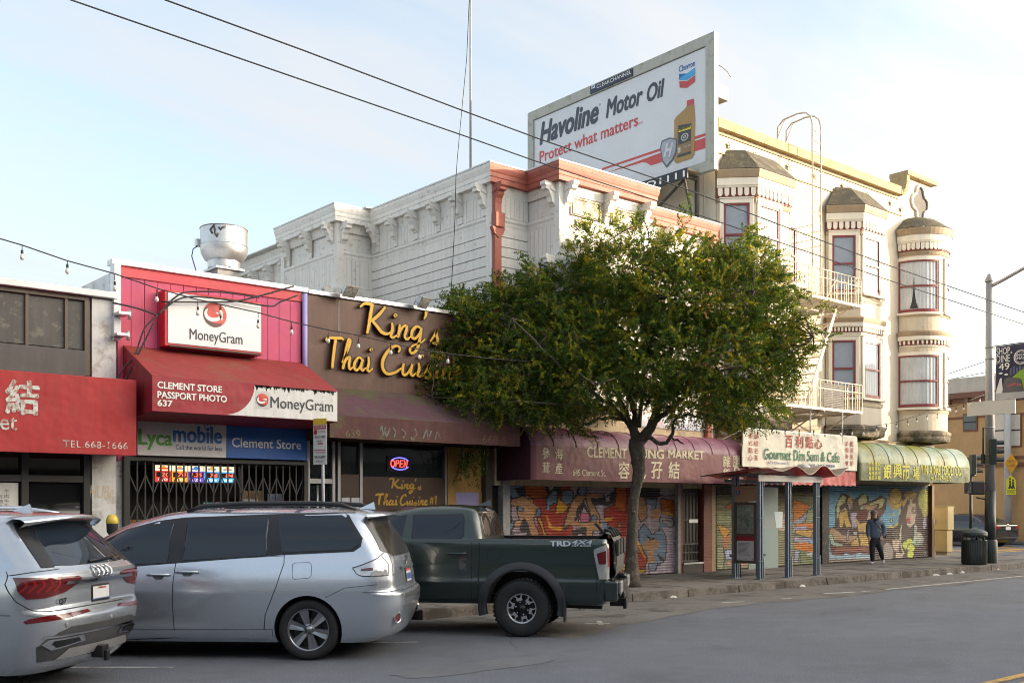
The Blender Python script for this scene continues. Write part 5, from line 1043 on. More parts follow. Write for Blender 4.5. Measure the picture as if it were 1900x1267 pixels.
yv = 15.382; VR, VG, VB = M('vinyl_red', (.45,.085,.055), .6), M('vinyl_green', (.055,.20,.11), .6), M('vinyl_blue', (.06,.085,.32), .6)
b = MB()
ftext(b, 'Gourmet', 1417.5, 851, 1468.5, 831, yv, m=1, bold=.018); ftext(b, 'Dim', 1473, 854, 1494, 834, yv, m=1, bold=.018); ftext(b, 'Sum', 1498, 855, 1519.5, 836, yv, m=1, bold=.018); ftext(b, '&', 1524, 855.5, 1531, 838, yv, m=1, bold=.018); ftext(b, 'Cafe', 1535, 857, 1558, 838, yv, m=1, bold=.018)
for ch, u0, v0, v1 in (('百',1457,807,830),('利',1477,807,830),('點',1495,809,831),('心',1512,814,831)): ftext(b, ch, u0, v1, u0+14, v0, yv, m=0, bold=.02)
for i, ch in enumerate('港式點心'): ftext(b, ch, 1389, 813+i*13.6, 1396.5, 803+i*13.3, yv, m=0, bold=.01)
for i, ch in enumerate('咖啡名茶'): ftext(b, ch, 1399.5, 814+i*13.4, 1407, 804+i*13.1, yv, m=0, bold=.01)
for i, ch in enumerate('各種餐會'): ftext(b, ch, 1569, 827+i*12, 1574.5, 818+i*12, yv, m=0, bold=.01)
for i, ch in enumerate('歡迎惠顧'): ftext(b, ch, 1578, 828+i*12, 1583.5, 818+i*12, yv, m=0, bold=.01)
ftext(b, '651 Clement St.', 1425, 860, 1466, 855, yv, m=2); ftext(b, '415-387-8988', 1500, 865, 1549, 860, yv, m=2, bold=.008); b.build('lettering', [VR, VG, VB], ad)
sk = thing('shop_awning', 'wrinkled red awning skirt with scalloped hem under the cream board', 'awning', (22.9, 15.45, 2.28))
REDV = M('salmon_red_vinyl', (.48,.09,.09), .5, var=.12, vs=2.5, streak=.06, dirt=(.58,.20,.18), dscale=3, damt=.35, bump=.3, bs=6)
b = MB(); n = 150; xa, xb = 20.5, 25.2
rows = [[(xa+(xb-xa)*i/n, 15.45, 2.76) for i in range(n+1)], [(xa+(xb-xa)*i/n, 15.452+.008*math.sin(i*.7), 2.5) for i in range(n+1)], [(xa+(xb-xa)*i/n, 15.45+.012*math.sin(i*.5), 2.29+.04*abs(math.sin(i*.42))) for i in range(n+1)]]
b.grid(rows); b.add([(xa,15.45,2.76),(xb,15.45,2.76),(xb,16.55,3.1),(xa,16.55,3.1)], [(0,1,2,3)])
for x in (xa, xb): b.add([(x,15.45,2.76),(x,16.55,3.1),(x,16.55,2.4),(x,15.45,2.32)], [(0,1,2,3)])
b.build('skirt', REDV, sk)
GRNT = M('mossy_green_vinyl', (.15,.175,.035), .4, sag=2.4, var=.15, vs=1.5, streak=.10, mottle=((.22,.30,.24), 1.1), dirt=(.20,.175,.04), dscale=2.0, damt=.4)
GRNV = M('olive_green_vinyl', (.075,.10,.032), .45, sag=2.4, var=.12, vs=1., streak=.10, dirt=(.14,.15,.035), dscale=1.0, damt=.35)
ag = thing('shop_awning', 'mossy green rounded awning with yellow lettering at the street corner', 'awning', (28.5, 15.4, 2.45))
arc2 = [(16.0-.62*math.sin(R(a)), 2.95+.62*math.cos(R(a))) for a in (0,18,36,54,72,90)]
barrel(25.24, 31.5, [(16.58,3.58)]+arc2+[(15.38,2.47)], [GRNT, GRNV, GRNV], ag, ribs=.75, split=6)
YEL = M('lemon_letters', (.74,.68,.10), .6, var=.08)
b = MB(); ya = 15.374
for r in range(4):
    for c_ in range(4): ftext(b, '中西雜貨東南藥材海味參茸食品米糧'[r*4+c_], 1611.5+c_*5.8, 864.5+r*8.4, 1616.3+c_*5.8, 857+r*8.4, ya, bold=.02)
for ch, u0, v0, v1, du in (('銀',1639,861,888,15),('興',1657,859,886,16),('市',1674,858,891,14),('場',1694,865,890,12)): ftext(b, ch, u0, v1, u0+du, v0, ya, bold=.02)
ftext(b, 'YIN XING FOOD CO.', 1708, 880, 1785, 861, ya, bold=.018); ftext(b, '415-597-6235', 1727, 890, 1765, 882, ya, bold=.01); b.build('lettering', YEL, ag)

# ================================================================ fire escape
fe = thing('fire_escape', 'cream painted iron fire escape with two balconies and roof ladder', 'fire escape', (24, 15.4, 4.3))
FEM = M('cream_painted_iron', (.58,.52,.42), .6, var=.1, dirt=(.30,.20,.11), dscale=14, damt=.25)
def balcony(xa, xb, ya, z, h=.78):
    b = MB(); n = 12; b.box((xa,ya,z),(xb,ya+.03,z+.07)); b.box((xa,16.52,z),(xb,16.55,z+.07)); b.box((xa,ya+.03,z),(xa+.03,16.52,z+.07)); b.box((xb-.03,ya+.03,z),(xb,16.52,z+.07))
    for i in range(n): y = ya+.07+i*(16.48-ya-.07)/n; b.box((xa+.03,y,z+.03),(xb-.03,y+.055,z+.05))
    b.build('platform', FEM, fe)
    b = MB(); k = int((xb-xa)/.165)
    for i in range(k+1): x = xa+(xb-xa)*i/k; b.box((x-.008,ya+.002,z+.07),(x+.008,ya+.018,z+h))
    for x in (xa, xb):
        for i in range(1, 7): y = ya+i*(16.5-ya)/7; b.box((x-.008,y-.008,z+.07),(x+.008,y+.008,z+h))
    for zz_ in (z+h*.72, z+h):
        b.tube([(xa,16.55,zz_),(xa,ya+.06,zz_),(xa+.06,ya,zz_),(xb-.06,ya,zz_),(xb,ya+.06,zz_),(xb,16.55,zz_)], .014, 6)
    b.build('railing', FEM, fe)
    b = MB()
    for x in (xa+.3, (xa+xb)/2, xb-.3): b.bar((x,ya+.05,z-.01),(x,16.58,z-.01),.04,.05); b.bar((x,ya+.2,z-.02),(x,16.58,z-.55),.03,.03)
    b.build('bracket', FEM, fe)
balcony(21.95, 25.42, 15.4, 7.15); balcony(21.95, 25.46, 15.4, 4.27)
b = MB()      # ladder up over the parapet
for x in (24.02, 24.42):
    b.tube([(x,16.02,7.2),(x,16.02,12.0),(x,16.08,12.22),(x,16.24,12.36),(x,16.5,12.40),(x,16.95,12.36),(x,17.12,12.2),(x,17.15,11.3)], .022, 8); b.tube([(x,16.9,12.34),(x,17.3,11.6)], .014, 6)
for i in range(17): b.tube([(24.02,16.02,7.5+i*.27),(24.42,16.02,7.5+i*.27)], .010, 6)
for z in (9.3, 8.9): b.tube([(24.02,16.02,z),(24.02,16.58,z)], .012, 6); b.tube([(24.42,16.02,z-.1),(24.42,16.58,z-.1)], .012, 6)
b.build('roof_ladder', FEM, fe)
b = MB(); p0, p1 = Vector((24.75,15.75,7.15)), Vector((23.3,15.75,4.34)); off_ = Vector((0,.48,0))
for o_ in (Vector((0,0,0)), off_): b.bar(p0+o_, p1+o_, .10, .03, up=(0,1,0))
for i in range(1, 12): q = p0.lerp(p1, i/12); b.bar(q, q+off_, .16, .02, up=(0,0,1))
for o_ in (Vector((0,0,0)), off_):
    q0 = p0+o_+Vector((.28,0,.75)); q1 = p1+o_+Vector((-.05,0,.75)); b.tube([p0+o_+Vector((.05,0,.8)), p0+o_+Vector((-.35,0,.35)), p1+o_+Vector((-.35,0,.55)), p1+o_+Vector((-.3,0,.0))], .014, 6); b.tube([p0.lerp(p1,.35)+o_, p0.lerp(p1,.35)+o_+Vector((-.33,0,.28))], .012, 6); b.tube([p0.lerp(p1,.72)+o_, p0.lerp(p1,.72)+o_+Vector((-.33,0,.25))], .012, 6)
b.build('stair', FEM, fe)
b = MB()
for i in range(26): b.box((23.62+i*.016*2.2,15.39,4.36),(23.635+i*.016*2.2,15.40,4.98))
for i in range(13): b.box((23.6,15.385,4.40+i*.045),(24.5,15.39,4.412+i*.045))
b.build('drop_ladder_guard', M('dark_iron', (.10,.10,.10), .6), fe)
b = MB()
for x, y in ((23.15,15.5),(24.5,15.42)): b.tube([(x,y,3.3),(x,y,4.27)], .02, 8)
b.build('hanger', M('galvanised_pipe', (.42,.42,.42), .5, metal=.5), fe)
b = MB(); cx_, cy_ = 21.7, 17.8; b.box((cx_-.35,cy_-.3,11.0),(cx_+.35,cy_+.3,11.85)); b.box((cx_-.45,cy_-.4,11.85),(cx_+.45,cy_+.4,11.92)); tag(b.build('chimney', M('brown_chimney', (.30,.21,.12), .8, var=.2), bevel=.01), 'small brown chimney stack on the cream roof beside the billboard', 'chimney')

# ================================================================ across the side street
ob = thing('corner_building', 'tan stuccoed two storey building across the side street', 'building', (55, 24, 0))
TANS = M('tan_stucco', (.47,.30,.145), .8, var=.06, vs=.8, streak=.08, dirt=(.53,.33,.16), dscale=.7, damt=.25, bump=.06, bs=30)
b = MB(); b.box((49,18,.1),(66,75,7.2)); b.build('wall', TANS, ob)
b = MB()
for z0, z1, o_ in ((6.75,6.95,.10),(6.95,7.22,.28),(5.98,6.08,.05),(3.62,3.80,.08),(3.98,4.10,.08)): b.box((49-o_,18-o_,z0),(49.05,75,z1)); b.box((49,18-o_,z0),(66,18.05,z1))
for y in np.arange(18.5, 60, .9): b.box((48.75,y,6.72),(48.95,y+.2,6.94))
b.build('brown_moulding', M('brown_trim', (.17,.075,.045), .6, var=.1), ob)
b = MB(); b.box((48.9,17.9,7.24),(66,75,7.95)); b.build('parapet', M('grey_cream_parapet', (.50,.47,.42), .8, streak=.1), ob)
BWH = M('white_shutter_blind', (.62,.58,.52), .6, var=.06)
for u0, u1, v0, v1 in ((1790,1812,770,796),(1842,1864,770,828),(1873,1894,770,826),(1905,1930,770,824)):
    y1_, z1_ = atX(u0, v0, 49); y0_, z0_ = atX(u1, v1, 49)
    b = MB(); b.box((48.93,y0_-.06,z0_-.08),(49.02,y1_+.06,z1_+.06)); wn = b.build('window', M('brown_trim', (.17,.075,.045), .6, var=.1), ob)
    b = MB(); b.box((48.915,y0_,z0_),(48.928,y1_,z1_)); b.build('pane', BWH if u0 > 1800 else M('dark_pane', (.10,.12,.13), .1), wn)
    b = MB(); zmid = (z0_+z1_)/2; b.box((48.9,y0_,zmid-.03),(48.914,y1_,zmid+.03)); b.build('sash_rail', BLACK, wn)
b = MB(); b.box((48.2,17.2,.03),(75,90,.14)); struct(b.build('far_pavement', WALKM))
# ================================================================ unseen row behind the camera, heights and gaps shaped to shade the street
OPP = [(-60,-22,9.4,(.58,.53,.46)),(-22,-6,8.0,(.50,.53,.56)),(-6,9,8.9,(.62,.58,.52)),(9,24,8.4,(.55,.46,.40)),(24,38,10.3,(.60,.59,.56)),(38,50,8.5,(.55,.51,.44)),(50,56.5,7.9,(.60,.55,.46)),(64,100,7.6,(.52,.48,.44))]
b = MB(); b.box((-60,-30,.0),(100,-3.6,.15)); struct(b.build('pavement', WALKM))
for i, (x0, x1, h, c) in enumerate(OPP):
    o = thing('unseen_shop_house', ['grey beige', 'slate grey', 'pale cream', 'reddish brown', 'light grey', 'sandy', 'yellowish cream', 'greyish tan'][i]+' unseen shop house behind the photographer, its height set to shade the street', 'building', ((x0+x1)/2, -7, 0), 'unseen shop houses across the street')
    b = MB(); b.box((x0+.05,-24,.15),(x1-.05,-7,h)); b.box((x0+.02,-6.99,h-.5),(x1-.02,-6.7,h+.02)); b.build('wall', M('far_stucco_%d' % i, c, .8, var=.08, streak=.1), o)
    b = MB(); b.box((x0+.5,-6.995,.4),(x1-.5,-6.93,3.0)); b.build('shop_window', DARKGL, o)
    b = MB(); b.box((x0+.3,-6.9,3.1),(x1-.3,-5.7,3.7)); b.build('awning', M('far_awning_%d' % i, ((.22,.20,.18),(.12,.16,.14),(.16,.18,.22),(.30,.25,.18))[i % 4], .7), o)
    for x in np.arange(x0+1.2, x1-1.5, 2.6):
        for z in (4.4, 7.4):
            if z+1.6 < h-.6: b = MB(); b.box((x,-6.985,z),(x+1.1,-6.93,z+1.6)); b.build('window', DARKGL, o)
# ================================================================ vehicles
SILVER = M('silver_car_paint', (.58,.625,.70), rough=.25, metal=.75, var=.02, vs=.8, coat=.8)
SILV2 = M('pale_silver_car_paint', (.52,.55,.595), rough=.22, metal=.75, var=.02, vs=.8, coat=.8)
ARMY = M('dark_green_car_paint', (.020,.034,.030), rough=.28, metal=.3, var=.04, vs=.8, coat=.9)
BLKP = M('black_car_paint', (.008,.009,.013), rough=.22, metal=.2, var=.03, coat=.9)
WHP = M('white_car_paint', (.7,.7,.7), rough=.3, var=.02, coat=.8)
TINT = M('tinted_car_glass', (.014,.021,.034), rough=.02, var=0, spec=.5)
DUSTGL = M('dusty_rear_glass', (.050,.045,.038), rough=.16, var=.18, vs=2.5, spec=.7)
BLKTRIM = M('black_trim', (.012,.012,.013), rough=.35, var=.1)
PLAS = M('grey_black_plastic', (.035,.037,.040), rough=.6, var=.1)
GAP = M('panel_gap', (.012,.012,.013), rough=.8, var=0)
TYRE = M('tyre_rubber', (.018,.018,.019), rough=.75, var=.15, vs=8, bump=.2, bs=60)
ALLOY = M('alloy_dark_silver', (.32,.33,.35), rough=.28, metal=.9, var=.08, vs=6)
ALLOYB = M('machined_alloy', (.55,.56,.58), rough=.30, metal=.85, var=.05)
WELL = M('wheel_well_black', (.006,.006,.006), rough=.9, var=0)
CHROME = M('chrome', (.75,.75,.76), rough=.10, metal=1, var=0)
LRED = M('red_lamp_lens', (.11,.004,.006), rough=.10, var=.08, vs=9, coat=.8, spec=.7)
LREDB = M('bright_red_lamp', (.26,.010,.010), rough=.12, var=.08, vs=9, coat=.8)
LCLR = M('clear_lamp_lens', (.55,.55,.56), rough=.08, metal=.5, var=.2, vs=14, coat=.8)
PLATE = M('plate_white', (.62,.62,.62), .4, var=.04); PLB = M('plate_blue', (.05,.10,.35), .5); PLR = M('plate_red', (.55,.05,.05), .5)
class Car:
    """a body lofted through level outlines; local x forwards from the rear axle, y to the left, z up"""
    def __init__(s, name, label, loc, ang, lev, cat, er=.03):
        s.root = thing(name, label, cat, (loc[0], loc[1], 0), None, R(ang)); s.lev = np.array(lev, float); s.er = er
    def q(s, z):
        L_ = s.lev; zs = L_[:, 0]; i = int(np.clip(np.searchsorted(zs, z)-1, 0, len(zs)-2)); t = (z-zs[i])/(zs[i+1]-zs[i]); t = min(1, max(0, t)); out = []
        for c in range(1, 8):
            y = L_[:, c]; m0 = (y[i+1]-y[i-1])/(zs[i+1]-zs[i-1]) if i > 0 else (y[1]-y[0])/(zs[1]-zs[0]); m1 = (y[i+2]-y[i])/(zs[i+2]-zs[i]) if i < len(zs)-2 else (y[-1]-y[-2])/(zs[-1]-zs[-2])
            d = (y[i+1]-y[i])/(zs[i+1]-zs[i])
            if d == 0: m0 = m1 = 0
            else:
                if m0/d < 0: m0 = 0
                if m1/d < 0: m1 = 0
                m0 = min(abs(m0), 3*abs(d))*np.sign(d); m1 = min(abs(m1), 3*abs(d))*np.sign(d)
            h = zs[i+1]-zs[i]; out.append((2*t**3-3*t*t+1)*y[i]+(t**3-2*t*t+t)*h*m0+(-2*t**3+3*t*t)*y[i+1]+(t**3-t*t)*h*m1)
        return out           # rear, front, half width, rear corner a b, front corner a b
    def P(s, u, z, off=0.):
        """u: metres along the outline from the middle of the rear left corner, negative towards the rear centre"""
        e, f, w, a, b, fa, fb = s.q(z); Lc = .785*(a+b)
        if abs(u) <= Lc/2:
            th = (u/Lc+.5)*math.pi/2; x = -e+a*(1-math.cos(th)) ; y = w-b+b*math.sin(th)
            x = -e+a-a*math.cos(th); nx, ny = -b*math.cos(th), a*math.sin(th); l = math.hypot(nx, ny) or 1; nx /= l; ny /= l
        elif u < 0: y = w-b+(u+Lc/2); k = max(.05, w-b); x = -e-s.er*(1-(y/k)**2 if abs(y) < k else 0); nx, ny = -1, 0
        else: x = -e+a+(u-Lc/2); y = w; nx, ny = 0, 1
        return Vector((x+nx*off, y+ny*off, z))
    def S(s, x, z, off=0.):
        e, f, w, a, b, fa, fb = s.q(z); y = w
        if x < -e+a: t = min(1, max(0, (-e+a-x)/a)); y = w-b+b*math.sqrt(max(0, 1-t*t))
        if x > f-fa: t = min(1, (x-f+fa)/fa); y = w-fb+fb*math.sqrt(max(0, 1-t*t))
        return Vector((x, y+off, z))
    def Rr(s, y, z, off=0.):
        e, f, w, a, b, fa, fb = s.q(z); k = max(.05, w-b); ay = abs(y)
        if ay <= k: x = -e-s.er*(1-(ay/k)**2)
        else: t = min(1, (ay-k)/b); x = -e+a-a*math.sqrt(max(0, 1-t*t))
        return Vector((x-off, y, z))
    def body(s, mat, nz=46, wheels=((0,.40),), wz=.35, cutw=.42, cut_extra=None, name='body', z0=None, z1=None):
        zs = list(np.linspace(s.lev[0][0], s.lev[-1][0], nz)); rows = []
        for z in zs:
            e, f, w, a, b, fa, fb = s.q(z); h = []; k = max(.02, w-b)
            for i in range(8): y = k*i/8; h.append((-e-s.er*(1-(y/k)**2), y))
            for i in range(11): th = math.pi/2*i/10; h.append((-e+a-a*math.cos(th), w-b+b*math.sin(th)))
            x0, x1 = -e+a, f-fa
            for i in range(1, 48): h.append((x0+(x1-x0)*i/48, w))
            for i in range(11): th = math.pi/2*i/10; h.append((f-fa+fa*math.sin(th), w-fb+fb*math.cos(th)))
            k = max(.02, w-fb)
            for i in range(1, 9): h.append((f+.02*(i/8), k*(1-i/8)))
            full = h+[(x, -y) for x, y in reversed(h[1:-1])]; rows.append([(x, y, z) for x, y in full])
        m = MB(); m.grid(rows, close=True); n = len(rows[0]); o0 = 0
        m.f.append(tuple(range(n))); m.m.append(0); m.sm.append(False); m.f.append(tuple((len(rows)-1)*n+i for i in range(n))); m.m.append(0); m.sm.append(True)
        o = m.build(name, [mat, WELL], s.root, local=True, sharp=50)
        cuts = []
        for x, r in wheels:
            for sd_ in (1, -1):
                c = MB(); c.lathe([(.001,-cutw/2),(r,-cutw/2),(r,cutw/2),(.001,cutw/2)], (x, sd_*(s.q(.6)[2]-cutw/2+.06), wz), 48, 1, axis='y', smooth=False); cuts.append(c)
        if cut_extra: cuts += cut_extra
        tmp = []
        for c in cuts:
            co = c.build('cut', [mat, WELL], s.root, local=True, weld=True); tmp.append(co); md = o.modifiers.new('cut', 'BOOLEAN'); md.operation = 'DIFFERENCE'; md.object = co; md.solver = 'EXACT'
        dg = bpy.context.evaluated_depsgraph_get(); dg.update(); me = bpy.data.meshes.new_from_object(o.evaluated_get(dg)); o.modifiers.clear(); old = o.data; o.data = me; bpy.data.meshes.remove(old)
        for co in tmp: d = co.data; bpy.data.objects.remove(co); bpy.data.meshes.remove(d)
        s.bodyo = o; return o
    def fill(s, name, mat, poly, fn, off=.004, nx=24, nz=10, parent=None, thick=0.):
        """a panel whose outline is a polygon (h, z) monotone in h, laid on the body by fn and standing off it"""
        m = MB(); s.patch(m, poly, fn, off, nx, nz, 0, thick); return m.build(name, mat, parent or s.root, local=True)
    def patch(s, m, poly, fn, off=.004, nx=24, nz=10, mi=0, thick=0.):
        h0 = min(p[0] for p in poly); h1 = max(p[0] for p in poly); hs = sorted(set(list(np.linspace(h0+1e-5, h1-1e-5, nx))+[min(max(p[0], h0+1e-5), h1-1e-5) for p in poly])); rows = []
        for h in hs:
            zz_ = []
            for i in range(len(poly)):
                (xa, za), (xb, zb) = poly[i], poly[(i+1) % len(poly)]
                if (xa <= h) != (xb <= h): zz_.append(za+(zb-za)*(h-xa)/(xb-xa))
            if len(zz_) < 2: continue
            a, b = min(zz_), max(zz_); rows.append([fn(h, a+(b-a)*j/nz, off) for j in range(nz+1)])
        m.grid(rows, mi)
        if thick:
            back = [[fn_ for fn_ in r] for r in rows]
    def line(s, m, pts, fn, w=.007, off=.0025, sub=6, mi=0):
        for i in range(len(pts)-1):
            (xa, za), (xb, zb) = pts[i], pts[i+1]; l = math.hypot(xb-xa, zb-za) or 1; nx, nz = -(zb-za)/l*w/2, (xb-xa)/l*w/2; A = []; B = []
            for k in range(sub+1):
                t = k/sub; x, z = xa+(xb-xa)*t, za+(zb-za)*t; A.append(fn(x+nx, z+nz, off)); B.append(fn(x-nx, z-nz, off))
            m.grid([A, B], mi)
    def loc(s): return s.root.matrix_basis
def wheel(car, x, side, r, wid, rimr, style, ymid, face=0.):
    """tyre > rim: a wheel whose outer face looks to the given side"""
    c = (x, ymid*side, r); sg = side
    m = MB(); h = wid/2; pr = [(rimr,-h*.86),(rimr+.012,-h*.96),(r*.90,-h),(r*.965,-h*.88),(r*.992,-h*.62),(r,0),(r*.992,h*.62),(r*.965,h*.88),(r*.90,h),(rimr+.012,h*.96),(rimr,h*.86)]
    m.lathe(pr, c, 56, 0, axis='y')
    if style == 'truck':      # tread blocks
        for k in range(40):
            a = 2*math.pi*k/40
            for sy in (-.7, .1, .8): 
                a2 = a+sy*.06; ct = Vector((c[0]+math.cos(a2)*(r+.001), c[1]+sy*h*.9, c[2]+math.sin(a2)*(r+.001))); t = Vector((-math.sin(a2), 0, math.cos(a2))); n = Vector((math.cos(a2), 0, math.sin(a2)))
                m.bar(ct-t*.02, ct+t*.02, .06, .014, up=n)
    w_ = m.build('wheel', TYRE, car.root, local=True)
    m = MB(); yo = c[1]+sg*h*.78; yi = c[1]+sg*h*.25
    m.lathe([(rimr+.004, 0),(rimr-.012, sg*.004),(rimr-.022,-sg*.03),(rimr-.03,-sg*.10)], (c[0], yo, c[2]), 48, 0, axis='y')
    m.lathe([(.001,-sg*.105),(rimr-.02,-sg*.105)], (c[0], yo, c[2]), 40, 1, axis='y')
    m.lathe([(.001,-sg*.085),(rimr*.55,-sg*.085),(rimr*.55,-sg*.10)], (c[0], yo, c[2]), 40, 3, axis='y')
    ns = {'van': 6, 'truck': 6, 'five': 5, 'ten': 10}[style]
    for k in range(ns):
        a = 2*math.pi*(k+.25)/ns; d = Vector((math.cos(a), 0, math.sin(a))); t = Vector((-math.sin(a), 0, math.cos(a))); n = Vector((0, sg, 0)); O = Vector((c[0], yo, c[2]))
        if style == 'truck':
            for ss in (-1, 1):
                P_ = [d*.115+t*ss*.020, d*(rimr*.72)+t*ss*.030, d*(rimr-.006)+t*ss*.072, d*(rimr-.006)+t*ss*.040, d*(rimr*.66)+t*ss*.008, d*.115+t*ss*.002]
                if ss < 0: P_.reverse()
                m.add([O+p-n*.012 for p in P_]+[O+p-n*.06 for p in P_], [tuple(range(6)), tuple(reversed(range(6,12)))]+[(i,(i+1)%6,6+(i+1)%6,6+i) for i in range(6)], 1)
                E_ = [d*(rimr*.70)+t*ss*.031, d*(rimr-.006)+t*ss*.075, d*(rimr-.006)+t*ss*.048, d*(rimr*.68)+t*ss*.012]
                m.add([O+p-n*.008 for p in E_]+[O+p-n*.02 for p in E_], [(0,1,2,3),(7,6,5,4),(0,1,5,4),(1,2,6,5),(2,3,7,6),(3,0,4,7)], 0)
            m.add([O-n*.009+d*(rimr*.62)+t*(x_*.05)+d*y_*.035 for x_, y_ in ((-.8,-.6),(.8,-.6),(.8,.5),(-.8,.5))]+[O-n*.02+d*(rimr*.62)+t*(x_*.05)+d*y_*.035 for x_, y_ in ((-.8,-.6),(.8,-.6),(.8,.5),(-.8,.5))], [(0,1,2,3),(0,1,5,4),(1,2,6,5),(2,3,7,6),(3,0,4,7)], 0)
            m.lathe([(.001,.012),(.010,.010),(.012,0)], O-n*.02+d*.085-Vector((0,0,0)), 8, 0, axis='y')
        else:
            wi, wo = (.030, .058) if style == 'van' else (.028,.034) if style == 'five' else (.015,.022)
            P_ = [d*.05-t*wi, d*(rimr-.01)-t*wo, d*(rimr-.01)+t*wo, d*.05+t*wi]; q = len(P_)
            m.add([O+p-n*(.012 if i in (1,2) else .022) for i, p in enumerate(P_)]+[O+p-n*.065 for p in P_]+[O+d*.07-n*.030, O+d*(rimr-.015)-n*.022], [(0,1,9,8),(1,2,9),(2,3,8,9),(3,0,8),(7,6,5,4),(0,1,5,4),(1,2,6,5),(2,3,7,6),(3,0,4,7)], 0)
            if style in ('van', 'five') : m.lathe([(.001,.006),(.010,.006),(.012,-.02)], O-n*.024+(d*math.cos(.6)+t*math.sin(.6))*.055, 8, 0, axis='y')
    m.lathe([(.001,-sg*.004),(.030,-sg*.006),(.038,-sg*.02),(.065,-sg*.03),(.07,-sg*.06)], (c[0], yo, c[2]), 24, 0 if style != 'truck' else 1, axis='y')
    m.build('rim', [ALLOYB if style == 'truck' else ALLOY, BLKTRIM, CHROME, M('brake_grey', (.07,.07,.07), .5, metal=.6)], w_, local=True); return w_
def side_uv(car, u, v, w):
    M_ = car.root.matrix_basis.inverted(); o = M_ @ Vector((0,0,CH)); a = ray(u, v); d = M_.to_3x3() @ Vector(a); t = (w-o.y)/d.y; p = o+d*t; return (p.x, p.z)
def rear_uv(car, u, v, e):
    M_ = car.root.matrix_basis.inverted(); o = M_ @ Vector((0,0,CH)); a = ray(u, v); d = M_.to_3x3() @ Vector(a); t = (-e-o.x)/d.x; p = o+d*t; return (p.y, p.z)
def place(r, d, phi, off):
    """survey point (right, depth) of the outer face of the rear left tyre; axle middle and heading"""
    f = Vector((.6445,.7646)); rt = Vector((.7646,-.6445)); p = rt*r+f*d; h = (-rt*math.cos(R(phi))+f*math.sin(R(phi))); n = Vector((h.y,-h.x)); c = p+n*off
    return (c.x, c.y), math.degrees(math.atan2(h.y, h.x))
bpy.context.view_layer.update()
# ---- silver minivan
(lc, an) = place(-2.35, 11.92, 3.6, .955)
v = Car('minivan', 'silver minivan with roof rails parked nose-in beside the dark green pickup', lc, an, [
 (.20, .80,3.85,.88,.30,.45,.6,.6), (.27, .93,3.92,.92,.32,.50,.6,.6), (.45, 1.02,3.98,.965,.34,.52,.6,.6), (.62,1.075,3.98,.985,.34,.54,.6,.6), (.76,1.065,3.95,.994,.34,.50,.6,.6), (.80,1.00,3.9,.993,.30,.42,.6,.6),
 (.93,.975,3.70,.980,.28,.36,.7,.6), (1.05,.955,3.30,.957,.27,.34,.8,.6), (1.16,.93,3.0,.925,.26,.33,.7,.5), (1.22,.905,2.92,.905,.26,.32,.6,.5), (1.40,.80,2.62,.865,.26,.32,.55,.45), (1.56,.70,2.32,.80,.25,.32,.5,.45), (1.635,.655,2.08,.755,.25,.34,.5,.45),
 (1.69,.615,1.88,.69,.28,.36,.5,.45), (1.725,.53,1.62,.58,.30,.36,.5,.4), (1.745,.36,1.2,.42,.3,.3,.4,.3), (1.755,.1,.8,.2,.15,.15,.2,.15)], 'minivan')
v.body(SILVER, 96, ((0,.395),(3.03,.395)), .355)
A, B_, C_ = .965, .83, .86
sv = lambda u, v_, w=.85: side_uv(v, u, v_, w)
v.fill('window_surround', BLKTRIM, [sv(180,1006), sv(228,982), sv(290,966,.82), sv(340,959.5,.82), sv(500,953.5,.82), sv(634,950.5,.82), sv(645,956,.82), sv(673,998,.86), sv(670,1013,.88), sv(655,1023,.92), sv(520,1029,.92), sv(235,1051,.93)], v.S, .008, 60, 8)
for nm, pl in (('front_door_window', [(192,1003,.86),(232,984,.84),(322,967,.82),(312,1043,.92),(236,1047,.92)]), ('sliding_door_window', [(347,964,.82),(497,958.5,.82),(494,1030,.92),(340,1039,.92)]), ('quarter_window', [(514,957,.82),(631,955,.82),(641,961,.83),(667,999,.87),(664,1010,.89),(652,1019,.91),(523,1024,.92)])):
    v.fill(nm, TINT, [sv(*p) for p in pl], v.S, .014, 30, 8)
m = MB(); ln = lambda pts, w=.008: v.line(m, [sv(a, c, .98) for a, c in pts], v.S, w, .003)
ln([(512,962),(524,1025),(525,1045),(512,1090),(492,1140),(488,1170),(478,1178)]); ln([(324,1040),(321,1085),(321,1184)]); ln([(321,1184),(478,1178)]); ln([(190,1190),(321,1184)],.007)
ln([(604,1108),(640,1090),(700,1084)],.005); ln([(541,1047),(542,1071),(546,1074),(573,1072),(577,1068),(577,1048),(572,1043),(546,1044),(541,1047)],.004)
ln([(225,1046),(321,1041),(525,1031)],.004)
m.build('panel_gap', GAP, v.root, local=True)
m = MB()
for u0, u1, vv in ((274,314,1066),(327,367,1061)):
    p, q = v.S(*sv(u0,vv,.98), .03), v.S(*sv(u1,vv-.5,.98), .03); mid = (p+q)/2
    m.tube([p-Vector((0,.03,0)), p, mid+Vector((0,.004,.002)), q, q-Vector((0,.03,0))], [.010,.014,.016,.014,.010], 8)
each(m, 'door_handle', SILVER, v.root, local=True)
m = MB()
for u0, vv in ((294,1069),(347,1063)): x, z = sv(u0, vv, .98); v.patch(m, [(x-.07,z),(x-.04,z-.035),(x+.04,z-.035),(x+.07,z),(x+.04,z+.03),(x-.04,z+.03)], v.S, .0015, 10, 4)
each(m, 'handle_hollow_shade', M('shaded_silver', (.16,.165,.175), .35, metal=.7), v.root, local=True)  # flat patches; shade of the handle hollows put into a darker silver
for x in (-.50,):
    pass
m = MB()
